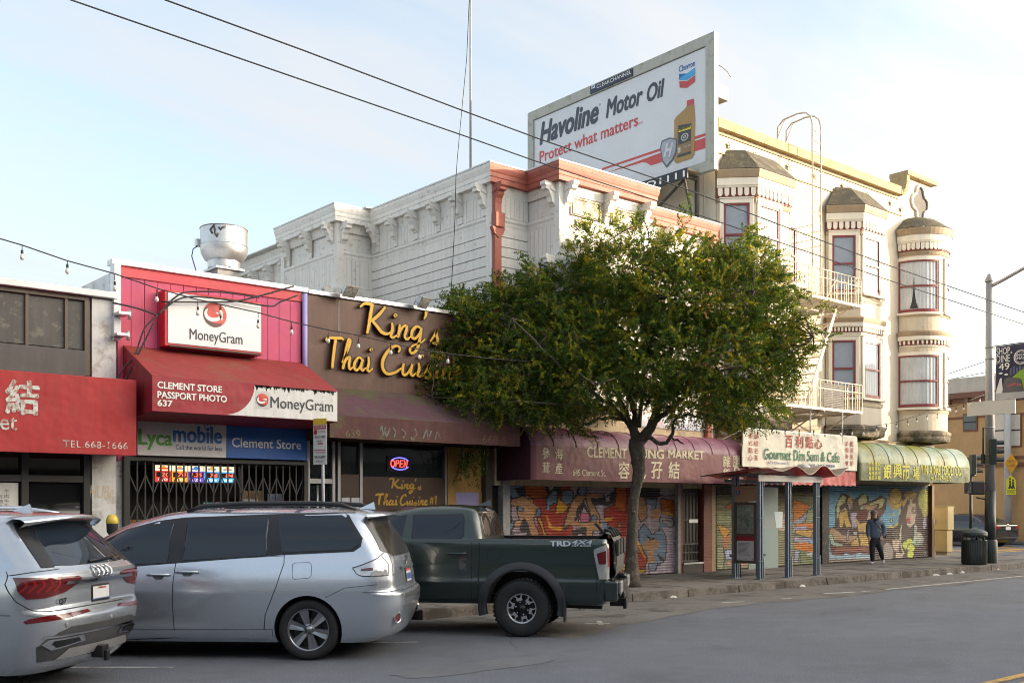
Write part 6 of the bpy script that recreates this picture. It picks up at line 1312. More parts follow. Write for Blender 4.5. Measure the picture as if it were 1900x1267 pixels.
for sd_ in (1, -1):
    m.tube([(1.55,sd_*.60,1.715),(1.35,sd_*.60,1.775),(.9,sd_*.605,1.80),(0,sd_*.60,1.805),(-.30,sd_*.58,1.79),(-.48,sd_*.56,1.735)], [.022,.03,.032,.032,.03,.02], 8); 
each(m, 'roof_rail', BLKTRIM, v.root, local=True)
m = MB()
for x in (1.1, .25): m.bar((x,-.6,1.815),(x,.6,1.815),.06,.03)
each(m, 'roof_crossbar', BLKTRIM, v.root, local=True)
m = MB(); m.add([(-.40,.03,1.745),(-.40,-.03,1.745),(-.60,-.02,1.735),(-.60,.02,1.735),(-.58,0,1.83)], [(3,2,1,0),(0,1,4),(1,2,4),(2,3,4),(3,0,4)]); m.build('aerial_fin', SILVER, v.root, local=True)
# rear glass, spoiler, lamps, plate
m = MB(); rows = []
for y in np.linspace(-.70, .70, 17): k = 1-(abs(y)/.74)**4*.3; rows.append([(-.60-.02*k,y,1.715-.03*(y/.7)**2), (-.80*k-.02,y,1.70-.03*(y/.7)**2), (-.82*k-.02,y,1.668-.03*(y/.7)**2), (-.64,y,1.655-.03*(y/.7)**2)])
m.grid(rows); m.build('spoiler', SILVER, v.root, local=True)
v.fill('rear_window', DUSTGL, [(-.70,1.60),(-.52,1.645),(.52,1.645),(.70,1.60),(.80,1.26),(.6,1.19),(-.6,1.19),(-.80,1.26)], v.Rr, .006, 40, 12)
def tail_lamp(sd_):
    fx = lambda u, z, off=0.: (lambda p: Vector((p.x, p.y*sd_, p.z)))(v.P(u, z, off))
    m = MB(); v.patch(m, [(-.20,1.20),(-.05,1.245),(.10,1.17),(.34,1.085),(.40,1.07),(.36,1.00),(.30,.975),(-.20,.985)], fx, .010, 30, 8, 0); o = m.build('tail_lamp', LCLR, v.root, local=True)
    m = MB(); v.patch(m, [(.16,1.075),(.30,1.06),(.31,1.035),(.16,1.04)], fx, .014, 8, 4); m.build('red_lens', LRED, o, local=True)
    m = MB(); v.line(m, [(-.20,1.20),(-.05,1.245),(.10,1.17),(.34,1.085),(.40,1.07),(.36,1.00),(.30,.975),(-.20,.985)], fx, .010, .012); v.line(m, [(.02,1.2),(-.06,1.1),(-.04,.99)], fx, .012, .013); v.line(m, [(-.1,1.22),(-.13,1.1),(-.12,.99)], fx, .01, .013); m.build('lens_edge', BLKTRIM, o, local=True)
tail_lamp(1); tail_lamp(-1)
m = MB(); v.patch(m, [(-.16,.86),(.16,.86),(.16,1.01),(-.16,1.01)], v.Rr, .014, 4, 2); pl = m.build('number_plate', PLATE, v.root, local=True)
m = MB(); v.patch(m, [(-.14,.885),(.14,.885),(.14,.955),(-.14,.955)], v.Rr, .0165, 2, 1, 0); v.patch(m, [(-.16,.985),(.16,.985),(.16,1.01),(-.16,1.01)], v.Rr, .016, 2, 1, 1); m.build('plate_lettering', [PLB, PLR], pl, local=True)
m = MB(); v.patch(m, [(-.42,1.03),(.42,1.03),(.42,1.065),(-.42,1.065)], v.Rr, .03, 12, 2); m.build('handle_bar', SILVER, v.root, local=True)
m = MB(); m.lathe([(.035,0),(.05,.006),(.062,0)], v.Rr(0,1.12,.012), 20, 0, axis='x'); m.build('badge', CHROME, v.root, local=True)
m = MB(); v.patch(m, [(-.62,.70),(.62,.70),(.58,.79),(-.58,.79)], v.Rr, .006, 20, 2); m.build('bumper_step', PLAS, v.root, local=True)
m = MB(); v.line(m, [(-.45,.80),(-.25,.80),(.0,.79),(.35,.79)], v.P, .007); m.build('bumper_gap', GAP, v.root, local=True)
for sd_ in (1, -1):
    p = v.P(-.12, .48, .012); d = Vector((-1,.55,0)).normalized(); t = Vector((0,0,1)); n = d.cross(t); m = MB()
    for rr, oo, mi in ((.062,.012,0),): m.add([Vector((p.x,p.y*sd_,p.z))+Vector((0,(n.y*math.cos(R(a))*rr)*sd_,0))+Vector((n.x*math.cos(R(a))*rr,0,math.sin(R(a))*rr)) for a in range(0,360,18)], [tuple(range(20))], 0)
    m.tube([(p.x+n.x*math.cos(R(a))*.062, (p.y+n.y*math.cos(R(a))*.062)*sd_, p.z+math.sin(R(a))*.062) for a in range(0,361,18)], .010, 6, 1, cap=False); m.build('fog_lamp', [LRED, CHROME], v.root, local=True)
for x in (0, 3.03):
    wheel(v, x, 1, .352, .225, .245, 'van', .845); wheel(v, x, -1, .352, .225, .245, 'van', .845)
m = MB(); m.box((-.6,-.7,.18),(3.5,.7,.30)); m.build('underbody', WELL, v.root, local=True)
m = MB(); v.patch(m, [(.42,.25),(2.60,.25),(2.60,.33),(.42,.35)], v.S, .018, 20, 3); m.build('side_skirt', SILVER, v.root, local=True)
# ---- pickup
(lc, an) = place(.124, 14.02, 10.5, .945)
t = Car('pickup_truck', 'dark green crew cab pickup with black flares and a white decal on its bed', lc, an, [
 (.44, 1.10,4.10,.86,.10,.12,.5,.5), (.50,1.16,4.14,.905,.10,.14,.5,.5), (.62,1.17,4.16,.93,.10,.14,.5,.5), (.74,1.17,4.16,.945,.10,.13,.5,.5), (.80,1.17,4.1,.935,.10,.12,.5,.5), (1.0,1.17,4.05,.925,.10,.11,.6,.5), (1.20,1.165,3.9,.925,.09,.10,.7,.5), (1.295,1.155,3.3,.915,.09,.10,.7,.5), (1.33,1.145,3.0,.89,.09,.10,.6,.5)], 'pickup truck', er=.012)
bed = MB(); bed.box((-1.08,-.74,.86),(.62,.74,1.6), 1); bed2 = MB(); bed2.box((.76,-1.1,1.31),(3.2,1.1,1.5), 1)
t.body(ARMY, 40, ((0,.50),(3.236,.50)), .42, .50, [bed])
tv = lambda u, v_, w=.93: side_uv(t, u, v_, w)
xc = tv(895,1000,.85)[0]      # back of the cab
cab = Car.__new__(Car); cab.root = t.root; cab.er = .03; CL = -.80
cab.lev = np.array([(1.28,-.80,2.95,.90,.09,.10,.6,.5),(1.34,-.81,2.85,.885,.09,.10,.6,.5),(1.50,-.85,2.55,.82,.10,.12,.6,.5),(1.65,-.89,2.20,.755,.12,.14,.6,.5),(1.72,-.93,1.98,.71,.14,.16,.6,.45),(1.765,-1.0,1.75,.63,.18,.2,.5,.4),(1.788,-1.12,1.5,.48,.2,.2,.4,.3),(1.795,-1.3,1.3,.3,.15,.15,.3,.2)], float)
dx = -xc; cab.lev[:,1] += (.80+dx) if False else 0
shift = xc-.80; cab.lev[:,1] -= shift
cab.body(ARMY, 30, (), name='cab')
for nm, pl in (('rear_door_window', [(768,957,.80),(857,955,.78),(860,961,.79),(860,993,.86),(846,1002,.88),(766,1008,.89)]), ('front_door_window', [(660,968,.80),(752,957,.80),(744,1006,.89),(640,1012,.89)])):
    pp = [tv(*p) for p in pl]; cx_ = sum(p[0] for p in pp)/len(pp); cz_ = sum(p[1] for p in pp)/len(pp)
    cab.fill(nm+'_trim', BLKTRIM, [(cx_+(p[0]-cx_)*1.045, cz_+(p[1]-cz_)*1.09) for p in pp], cab.S, .004, 24, 6); cab.fill(nm, TINT, pp, cab.S, .008, 24, 6)
cab.fill('back_window', M('pickup_back_glass', (.035,.03,.025), rough=.05, var=.1, spec=.9), [(-.66,1.36),(.66,1.36),(.60,1.68),(-.60,1.68)], cab.Rr, .008, 20, 6)
m = MB(); cab.line(m, [(.10,1.36),(.10,1.68)], cab.Rr, .022, .011); cab.line(m, [(-.22,1.36),(-.22,1.68)], cab.Rr, .022, .011); m.build('window_divider', BLKTRIM, t.root, local=True)
m = MB(); cab.patch(m, [(-.14,1.705),(.14,1.705),(.14,1.745),(-.14,1.745)], cab.Rr, .012, 4, 2); m.build('stop_lamp', LCLR, t.root, local=True)
m = MB(); m.add([(xc+.24,.04,1.79),(xc+.24,-.04,1.79),(xc+.05,-.02,1.775),(xc+.05,.02,1.775),(xc+.06,0,1.87)], [(3,2,1,0),(0,1,4),(1,2,4),(2,3,4),(3,0,4)]); m.build('aerial_fin', ARMY, t.root, local=True)
m = MB(); tl = lambda pts, w=.009: t.line(m, [tv(a, c, .935) for a, c in pts], t.S, w, .003)
tl([(889,1006),(889,1040),(886,1112)], .016); tl([(874,1005),(875,1040),(874,1112)]); tl([(775,1112),(886,1113)],.008); tl([(904,1020),(904,1036),(908,1040),(925,1036),(930,1030),(930,1019),(926,1018),(906,1019)],.005)
tl([(1108,1066),(1106,1102)],.01); m.build('panel_gap', GAP, t.root, local=True)
m = MB(); 
for off_, z0, z1, mi in ((.012,.86,.89,0),): pass
t.patch(m, [tv(775,1073),tv(872,1073),tv(880,1076),tv(880,1080),tv(775,1080)], t.S, .018, 20, 3); t.patch(m, [tv(1062,1070),tv(1068,1064),tv(1105,1062),tv(1105,1066),tv(1072,1068)], t.S, .008, 10, 2); m.build('body_crease', ARMY, t.root, local=True)
p, q = t.S(*tv(832,1027), .035), t.S(*tv(865,1026), .035); m = MB(); m.tube([p-Vector((0,.035,0)), p, q, q-Vector((0,.035,0))], .016, 8); m.build('door_handle', ARMY, t.root, local=True)
m = MB(); n = 33; A0, A1 = R(-14), R(194)      # black fender flares
def flare(xc_, sd_):
    rows = [[], [], [], []]
    for i in range(n):
        a = A0+(A1-A0)*i/(n-1); sq = lambda r_: (xc_+r_*math.cos(a)*1.02, .42+r_*max(-.30, math.sin(a))*1.0)
        for k, (r_, of) in enumerate(((.485,-.05),(.485,.045),(.515,.055),(.60,.012))):
            x, z = sq(r_); y = t.q(min(1.2, max(.46, z)))[2]; rows[k].append((x, (y+of)*sd_, z))
    m.grid(rows)
flare(0, 1); flare(0, -1); flare(3.236, 1); each(m, 'fender_flare', PLAS, t.root, local=True)
def truck_lamp(sd_):
    fx = lambda u, z, off=0.: (lambda p: Vector((p.x, p.y*sd_, p.z)))(t.P(u, z, off))
    o = MB(); t.patch(o, [(-.13,1.255),(-.02,1.27),(.16,1.20),(.17,1.16),(.10,.80),(-.10,.80)], fx, .014, 14, 8); ob_ = o.build('tail_lamp', LCLR, t.root, local=True)
    o = MB(); t.patch(o, [(-.09,1.20),(-.02,1.22),(-.02,.96),(-.085,.96)], fx, .018, 6, 6); t.patch(o, [(.01,1.18),(.13,1.14),(.10,1.0),(.01,1.0)], fx, .018, 6, 6, 1); o.build('red_lens', [LREDB, LRED], ob_, local=True)
truck_lamp(1); truck_lamp(-1)
m = MB(); m.box((-1.33,-.80,.56),(-1.20,.80,.72)); m.box((-1.36,-.45,.50),(-1.22,.45,.60)); m.build('rear_bumper', BLKTRIM, t.root, local=True, bevel=.02)
m = MB()
for sd_ in (1, -1): m.box((-1.30,sd_*.60,.50),(-1.12,sd_*.925,.78))
each(m, 'bumper_corner', ARMY, t.root, local=True, bevel=.03)
m = MB(); m.box((-1.34,.45,.60),(-1.30,.82,.76)); m.box((-1.34,-.82,.60),(-1.30,-.45,.76)); each(m, 'bumper_pad', M('bumper_silver_grey', (.30,.30,.30), .45, metal=.4), t.root, local=True, bevel=.01)
m = MB(); m.box((-1.32,-.05,.36),(-1.12,.05,.48)); m.box((-1.36,-.11,.33),(-1.31,.11,.47)); m.build('tow_hitch', BLKTRIM, t.root, local=True, bevel=.01)
m = MB(); m.box((-.60,.80,.22),(-.575,.95,.70)); m.box((-.60,-.95,.22),(-.575,-.80,.70)); each(m, 'mud_flap', M('mud_flap_black', (.03,.03,.03), .7), t.root, local=True)
m = MB(); m.box((-1.0,-.6,.42),(3.6,.6,.56)); m.tube([(-1.05,.45,.44),(.2,.45,.46)], .09, 10); m.tube([(0,-.8,.39),(0,.8,.39)], .07, 10); m.build('chassis', WELL, t.root, local=True)
m = MB(); m.lathe([(.001,-.02),(.2,-.02),(.2,.1),(.001,.1)], (-.75,0,.45), 20, 0, axis='z'); 
m.build('spare_wheel', TYRE, t.root, local=True)
WD = M('decal_white', (.62,.66,.70), .4, var=.04); WDG = M('decal_grey', (.50,.55,.60), .4)
p = t.S(*tv(1021,1013), .006); q = t.S(*tv(1058,1013), .006); m = MB(); z0 = tv(1021,1014)[1]; 
def tt(s, u0, v1, u1, v0, mi, **kw):
    a = t.S(*tv(u0, v1), .006); c = t.S(*tv(u1, v1), .006); zt = tv(u0, v0)[1]; ux = (c-a).normalized(); text(m, s, a, ux, ZA, (c-a).length, zt-a.z, mi, **kw)
tt('TRD', 1020, 1013, 1059, 1003, 0, bold=.05); tt('4X4', 1060, 1009.5, 1099, 1001.5, 1, bold=.035, shear=.2); tt('OFF ROAD', 1061, 1013.5, 1097, 1010.8, 0, bold=.02, shear=.1); m.build('decal', [WD, WDG], t.root, local=True)
for x in (0, 3.236):
    wheel(t, x, 1, .389, .255, .205, 'truck', .815); wheel(t, x, -1, .389, .255, .205, 'truck', .815)
# padded cover hung over the tailgate
tp_ = thing('tailgate_pad', 'grey padded cover with straps hung over the green pickup tailgate', 'tailgate pad', (t.root.location.x, t.root.location.y, 0), None, R(an))
PADM = M('grey_canvas_pad', (.11,.105,.095), .85, var=.2, vs=4, bump=.3, bs=25)
m = MB(); rows = []
for y in np.linspace(-.70, .70, 21):
    wv = .012*math.sin(y*19); rows.append([(-1.02,y,1.05), (-1.03,y,1.34+wv*.5), (-1.10,y,1.405+wv), (-1.19,y,1.38+wv), (-1.245-wv*.6,y,1.25), (-1.265-wv,y,1.05), (-1.255-wv*.5,y,.86), (-1.20,y,.78), (-1.172,y,.80)])
m.grid(rows); m.build('pad', PADM, tp_, local=True)
m = MB()
for y in (-.48,.05,.50): m.box((-1.295,y-.11,1.10),(-1.255,y+.11,1.32))
m.build('pouch', M('dark_webbing', (.05,.05,.048), .8, var=.2), tp_, local=True, bevel=.012)
m = MB()
for k in range(4): y = -.6+k*.37; m.tube([(-1.04,y,1.40),(-1.1,y+.03,1.455+.02*math.sin(k*2.1)),(-1.17,y+.01,1.43),(-1.22,y+.05,1.36)], .018, 6)
m.tube([(-1.08,.62,1.42),(-1.02,.70,1.50),(-.98,.72,1.54)], .022, 6); m.build('strap', M('black_strap', (.022,.022,.022), .8), tp_, local=True)
# ---- pale silver SUV
f = Vector((.6445,.7646)); rt = Vector((.7646,-.6445))
(lc, an) = place(-5.17, 9.36, 7.5, .95)
s_ = Car('estate_car', 'pale silver large SUV cropped by the left edge with its tailgate in view', lc, an, [
 (.24,.80,4.0,.86,.25,.35,.5,.5), (.32,.90,4.05,.90,.28,.40,.5,.5), (.48,.985,4.1,.945,.30,.45,.5,.5), (.62,1.03,4.1,.965,.30,.46,.5,.5), (.72,1.045,4.1,.975,.30,.46,.5,.5), (.80,1.02,4.05,.98,.28,.40,.5,.5), (.86,.985,4.0,.983,.27,.36,.6,.5), (1.00,.985,3.9,.98,.26,.33,.7,.5), (1.10,1.005,3.6,.965,.25,.32,.8,.5), (1.16,.99,3.3,.945,.25,.32,.7,.5), (1.20,.945,3.0,.92,.25,.32,.6,.5),
 (1.27,.88,2.8,.89,.25,.32,.6,.5), (1.42,.735,2.5,.82,.26,.32,.55,.45), (1.56,.60,2.2,.755,.26,.32,.5,.45), (1.64,.54,1.95,.71,.28,.34,.5,.45), (1.69,.46,1.75,.63,.3,.36,.5,.4), (1.72,.30,1.5,.50,.3,.34,.4,.3), (1.735,.05,1.2,.3,.2,.2,.3,.2)], 'SUV')
s_.body(SILV2, 96, ((0,.415),(3.0,.415)), .375)
rv = lambda u, v_, e=1.0: rear_uv(s_, u, v_, e)
Z3 = lambda x, y: (x*.3055, 880+y*.3055)
def RV(x, y, e=1.0): return rv(*Z3(x, y), e)
s_.fill('rear_window', TINT, [(-.66,1.235),(-.50,1.625),(.50,1.625),(.66,1.235),(.4,1.222),(-.4,1.222)], s_.Rr, .006, 40, 12)
m = MB(); rows = []
for y in np.linspace(-.66, .66, 21): k = 1-(abs(y)/.66)**3*.22; rows.append([(-.45,y,1.715-.05*(y/.66)**2), (-.66*k-.08,y,1.70-.05*(y/.66)**2), (-.80*k-.02,y,1.672-.05*(y/.66)**2), (-.80*k,y,1.652-.05*(y/.66)**2), (-.58,y,1.62-.05*(y/.66)**2)])
m.grid(rows); m.build('spoiler', SILV2, s_.root, local=True)
m = MB(); m.box((-.795,-.20,1.640),(-.775,.20,1.655)); m.build('stop_lamp', LRED, s_.root, local=True)
for sd_ in (1, -1):      # black blades beside the rear glass
    fx = lambda u, z, off=0.: (lambda p: Vector((p.x, p.y*sd_, p.z)))(s_.P(u, z, off)); m = MB(); rows = []
    for z in np.linspace(1.22, 1.62, 10): rows.append([fx(-.20+.06*(1.62-z), z, .008), fx(-.10, z, .010), fx(-.02-.05*(1.62-z), z, .008)])
    m.grid(rows); m.build('side_blade', BLKTRIM, s_.root, local=True)
    o = MB(); s_.patch(o, [(-.50,1.105),(-.44,1.125),(.0,1.135),(.26,1.14),(.18,1.02),(.10,.945),(-.05,.945),(-.30,.985),(-.49,1.065)], fx, .010, 30, 8); ob_ = o.build('tail_lamp', LRED, s_.root, local=True)
    o = MB()
    for k in range(5): u_ = .16-k*.075; s_.line(o, [(u_,1.00),(u_-.05,1.06),(u_-.02,1.105)], fx, .022, .013, 3)
    o.build('lamp_graphic', LREDB, ob_, local=True)
    m = MB(); s_.patch(m, [(-.58,.775),(-.55,.80),(-.05,.79),(.12,.77),(.20,.745),(.18,.725),(.0,.735),(-.30,.752)], fx, .008, 24, 4); m.build('reflector', LRED, s_.root, local=True)
m = MB(); s_.patch(m, [(-.62,1.055),(.62,1.055),(.60,1.085),(-.60,1.085)], s_.Rr, .022, 30, 3); m.build('chrome_bar', CHROME, s_.root, local=True)
m = MB()
for k in range(4):
    m.tube([s_.Rr(.115-.0765*k+.050*math.cos(R(a)), 1.15+.050*math.sin(R(a)), .012+.003*(k % 2)) for a in range(0,361,20)], .008, 6, cap=False)
m.build('ring_badge', CHROME, s_.root, local=True)
m = MB(); s_.patch(m, [(-.165,.855),(.165,.855),(.165,1.015),(-.165,1.015)], s_.Rr, .006, 4, 2, 1); s_.patch(m, [(-.15,.875),(.15,.875),(.15,1.0),(-.15,1.0)], s_.Rr, .010, 4, 2, 0); pl = m.build('number_plate', [PLATE, BLKTRIM], s_.root, local=True)
m = MB(); text(m, 'California', s_.Rr(.075,.978,.014), Vector((0,-1,0)), ZA, .15, .02, 1, bold=.02, shear=.2); s_.patch(m, [(-.15,.876),(.15,.876),(.15,.884),(-.15,.884)], s_.Rr, .012, 4, 1, 0); m.build('plate_lettering', [PLB, PLR], pl, local=True)
m = MB(); text(m, 'Q7', s_.Rr(.70,.87,.02), Vector((0,-1,0)), ZA, .13, .06, 0, bold=.03, shear=.1); m.build('model_badge', CHROME, s_.root, local=True)
m = MB(); s_.line(m, [(.30,1.19),(.33,1.08),(.20,.93),(.05,.84),(-.10,.825),(-.55,.83),(-1.3,.83)], s_.P, .008); s_.line(m, [(-.22,1.20),(.05,1.185),(.30,1.155)], s_.P, .006); s_.line(m, [(.3,.80),(.8,.80),(1.4,.79)], s_.P, .006); m.build('panel_gap', GAP, s_.root, local=True)
m = MB(); s_.patch(m, [(-.86,.50),(-.7,.62),(-.55,.66),(.55,.66),(.7,.62),(.86,.50),(.80,.36),(-.80,.36)], s_.Rr, .008, 40, 4); m.build('lower_valance', M('dark_grey_valance', (.055,.056,.06), .5), s_.root, local=True)
m = MB()
for sd_ in (1, -1):
    s_.patch(m, sorted([(sd_*.30,.50),(sd_*.36,.565),(sd_*.80,.565),(sd_*.84,.52),(sd_*.74,.46)], key=lambda p: math.atan2(p[1]-.51, p[0]-sd_*.55)), s_.Rr, .020, 20, 3, 0); s_.patch(m, sorted([(sd_*.38,.51),(sd_*.42,.545),(sd_*.74,.545),(sd_*.76,.52),(sd_*.70,.48)], key=lambda p: math.atan2(p[1]-.515, p[0]-sd_*.56)), s_.Rr, .024, 16, 3, 1)
s_.patch(m, [(-.84,.575),(.84,.575),(.84,.592),(-.84,.592)], s_.Rr, .016, 30, 2, 0); each(m, 'exhaust_trim', [CHROME, BLKTRIM], s_.root, local=True)
m = MB(); s_.patch(m, [(-.66,.36),(.66,.36),(.52,.455),(-.52,.455)], s_.Rr, .022, 30, 4); m.build('skid_plate', M('satin_silver_plastic', (.42,.42,.42), .4, metal=.6), s_.root, local=True)
m = MB(); m.box((-1.07,-.06,.30),(-.95,.06,.42)); m.box((-1.10,-.03,.27),(-1.06,.03,.37)); m.build('tow_hitch', BLKTRIM, s_.root, local=True, bevel=.008)
m = MB(); m.tube([s_.Rr(.10,1.245,.02), s_.Rr(-.05,1.25,.025), s_.Rr(-.40,1.262,.02)], .012, 6); m.build('rear_wiper', BLKTRIM, s_.root, local=True)
m = MB(); 
for z in (.55,.5): 
    pass
for yy in (.62, -.1): p = s_.Rr(yy,.69,.004); m.lathe([(.001,0),(.02,0),(.022,.003)], p, 12, 0, axis='x')
m.build('parking_sensor', M('sensor_grey', (.25,.25,.26), .5), s_.root, local=True)
for sd_ in (1, -1):
    m = MB(); m.tube([(1.9,sd_*.60,1.71),(1.7,sd_*.61,1.755),(.2,sd_*.60,1.76),(-.25,sd_*.56,1.70)], .018, 8); m.build('roof_rail', CHROME, s_.root, local=True)
m = MB(); m.add([(-.1,.04,1.73),(-.1,-.04,1.73),(-.30,-.02,1.715),(-.30,.02,1.715),(-.27,0,1.80)], [(3,2,1,0),(0,1,4),(1,2,4),(2,3,4),(3,0,4)]); m.build('aerial_fin', SILV2, s_.root, local=True)
for x in (0, 3.0):
    wheel(s_, x, 1, .38, .27, .262, 'ten', .835); wheel(s_, x, -1, .38, .27, .262, 'ten', .835)
m = MB(); m.box((-.6,-.7,.2),(3.5,.7,.34)); m.build('underbody', WELL, s_.root, local=True)
m = MB(); s_.patch(m, [(.55,1.23),(2.0,1.23),(1.6,1.60),(.55,1.60)], s_.S, .006, 30, 6); m.build('side_window', TINT, s_.root, local=True)
# ---- black saloon across the side street
def saloon(name, label, loc, ang, paint, cat):
    k = Car(name, label, loc, ang, [(.20,.85,3.6,.84,.25,.35,.5,.5),(.35,.98,3.7,.90,.28,.4,.5,.5),(.55,1.04,3.72,.925,.28,.42,.5,.5),(.70,1.03,3.65,.93,.27,.38,.6,.5),(.86,1.03,3.4,.915,.25,.34,.7,.5),(.95,1.02,3.0,.89,.25,.32,.7,.5),(1.02,.92,2.6,.86,.25,.32,.6,.5),(1.06,.60,2.4,.82,.28,.34,.6,.5),(1.12,.42,2.2,.78,.26,.32,.6,.5),(1.25,.12,1.9,.70,.26,.30,.5,.4),(1.36,-.15,1.6,.62,.26,.3,.5,.4),(1.42,-.40,1.35,.50,.25,.28,.4,.3),(1.45,-.62,1.1,.3,.2,.2,.2,.2)], cat)
    k.body(paint, 44, ((0,.36),(2.83,.36)), .33)
    k.fill('rear_window', TINT, [(-.62,1.08),(.62,1.08),(.52,1.37),(-.52,1.37)], k.Rr, .012, 20, 8); k.fill('side_window', TINT, [(-.05,1.12),(.2,1.30),(.6,1.385),(1.3,1.385),(2.0,1.12)], k.S, .008, 30, 6)
    for sd_ in (1, -1):
        fx = lambda u, z, off=0.: (lambda p: Vector((p.x, p.y*sd_, p.z)))(k.P(u, z, off)); m = MB(); k.patch(m, [(-.34,.90),(.0,.93),(.28,.90),(.20,.83),(-.05,.78),(-.34,.80)], fx, .010, 20, 5); ob_ = m.build('tail_lamp', LREDB, k.root, local=True)
        m = MB(); m.lathe([(.001,0),(.09,0),(.11,.05),(.08,.12),(.001,.13)], (2.0, sd_*.98, 1.03), 12, 0, axis='y' ); m.build('mirror', paint, k.root, local=True)
    m = MB(); k.patch(m, [(-.16,.74),(.16,.74),(.16,.88),(-.16,.88)], k.Rr, .012, 4, 2); m.build('number_plate', PLATE, k.root, local=True)
    m = MB(); c = k.Rr(0,.95,.012); m.lathe([(.03,0),(.05,.004)], c, 16, 0, axis='x'); k.patch(m, [(-.78,.40),(.78,.40),(.74,.425),(-.74,.425)], k.Rr, .012, 20, 2); m.build('chrome_trim', CHROME, k.root, local=True)
    m = MB(); k.line(m, [(-.75,.82),(.75,.82)], k.Rr, .008, .004); k.line(m, [(-.8,.62),(.8,.62)], k.Rr, .008, .004); m.build('panel_gap', GAP, k.root, local=True)
    for x in (0, 2.83):
        wheel(k, x, 1, .335, .23, .24, 'five', .80); wheel(k, x, -1, .335, .23, .24, 'five', .80)
    return k
saloon('saloon_car', 'black saloon car parked by the tan wall across the side street', (45.2, 21.3), 76, BLKP, 'car')
saloon('saloon_car', 'white car mostly hidden behind the cream utility cabinet', (38.9, 23.4), 91, WHP, 'car')
# ================================================================ the street tree
tr = thing('street_tree', 'leafy street tree with a wide crown and knobbly trunk in front of the plum awning', 'tree', (15.31, 14.41, .15))
BARK = M('bark', (.085, .068, .052), rough=.9, var=.3, vs=6, streak=.25, dirt=(.16,.13,.10), dscale=9, damt=.3, bump=.9, bs=22)
TD = 20.9
def tp3(u, v, dd=0.): return atD(u, v, TD+dd)
tk = [(1173,1090,0),(1172,1078,0),(1172,1055,0),(1172,1020,0),(1173,985,0),(1175,950,0),(1177,920,0),(1182,895,0),(1186,875,0),(1184,850,0),(1181,828,0),(1181,815,0)]
rr_ = [.215,.175,.14,.118,.105,.098,.10,.112,.128,.142,.165,.15]
b = MB(); b.tube([tp3(*p) for p in tk], rr_, 16)
tr_rnd = random.Random(11)
for k in range(16):      # burls and pruning scars
    i = tr_rnd.randint(2, 10); p = tp3(*tk[i]); a = tr_rnd.uniform(0, 6.28); r = rr_[i]; q = p+Vector((math.cos(a)*r*.75, math.sin(a)*r*.75, tr_rnd.uniform(-.1,.1))); s = tr_rnd.uniform(.03,.065)
    b.lathe([(.001,-s),(s*.8,-s*.6),(s,0),(s*.8,s*.6),(.001,s)], q, 8)
b.build('trunk', BARK, tr)
BR = [ [(1181,822,0,.12),(1176,800,.1,.095),(1168,782,.2,.08),(1140,764,.3,.06),(1100,752,.4,.045),(1040,735,.4,.035),(960,700,.3,.025),(880,660,.2,.016),(800,700,.0,.01)],
 [(1176,800,.1,.08),(1178,770,.2,.06),(1160,720,.5,.05),(1120,660,.9,.04),(1080,590,1.1,.028),(1050,520,1.2,.015)],
 [(1181,822,0,.13),(1196,808,0,.11),(1212,785,-.1,.095),(1222,750,-.2,.08),(1235,700,-.2,.06),(1245,630,-.1,.045),(1240,550,0,.03),(1210,460,0,.016),(1195,410,0,.008)],
 [(1212,785,-.1,.07),(1232,768,-.3,.055),(1265,740,-.6,.045),(1310,690,-.8,.035),(1360,620,-.9,.025),(1400,540,-.9,.014)],
 [(1222,750,-.2,.055),(1250,720,.3,.045),(1300,650,.8,.035),(1350,560,1.0,.022),(1380,480,1.0,.012)],
 [(1200,808,0,.05),(1225,823,-.2,.042),(1245,812,-.3,.036),(1249,790,-.3,.032),(1256,775,-.3,.028),(1275,770,-.4,.024),(1310,778,-.6,.02),(1350,775,-.7,.016),(1400,760,-.8,.012)],
 [(1245,812,-.3,.025),(1256,816,-.3,.02),(1268,824,-.35,.012)],
 [(1160,778,.2,.045),(1130,775,-.2,.035),(1090,785,-.5,.025),(1070,795,-.6,.014)],
 [(1150,768,.3,.05),(1120,740,-.5,.04),(1060,700,-.9,.03),(1000,640,-1.1,.022),(950,590,-1.1,.014)],
 [(1310,690,-.8,.03),(1380,680,-.9,.022),(1450,660,-.9,.014),(1510,625,-.9,.007)],
 [(1120,740,-.5,.03),(1040,750,-1.0,.022),(960,745,-1.2,.016),(880,745,-1.2,.01),(800,735,-1.1,.006)],
 [(1168,782,.2,.05),(1150,740,-.2,.04),(1110,690,-.2,.035),(1060,610,0,.025),(1000,560,.1,.014),(930,545,.1,.007)],
 [(1185,790,.0,.05),(1190,740,.6,.04),(1200,650,1.3,.03),(1210,560,1.5,.02),(1230,480,1.4,.01)] ]
b = MB()
for B in BR:
    P = [tp3(p[0], p[1], p[2]) for p in B]; Q = []; rr = []
    for i in range(len(P)-1):
        a, c = P[max(i-1,0)], P[min(i+2,len(P)-1)]
        for k in range(4):
            t_ = k/4; q = .5*(2*P[i]+(P[i+1]-a)*t_+(2*a-5*P[i]+4*P[i+1]-c)*t_*t_+(-a+3*P[i]-3*P[i+1]+c)*t_**3); Q.append(q+Vector((tr_rnd.gauss(0,.012),tr_rnd.gauss(0,.012),tr_rnd.gauss(0,.012)))); rr.append(B[i][3]*(1-t_)+B[i+1][3]*t_)
    Q.append(P[-1]); rr.append(B[-1][3]); b.tube(Q, rr, 8)
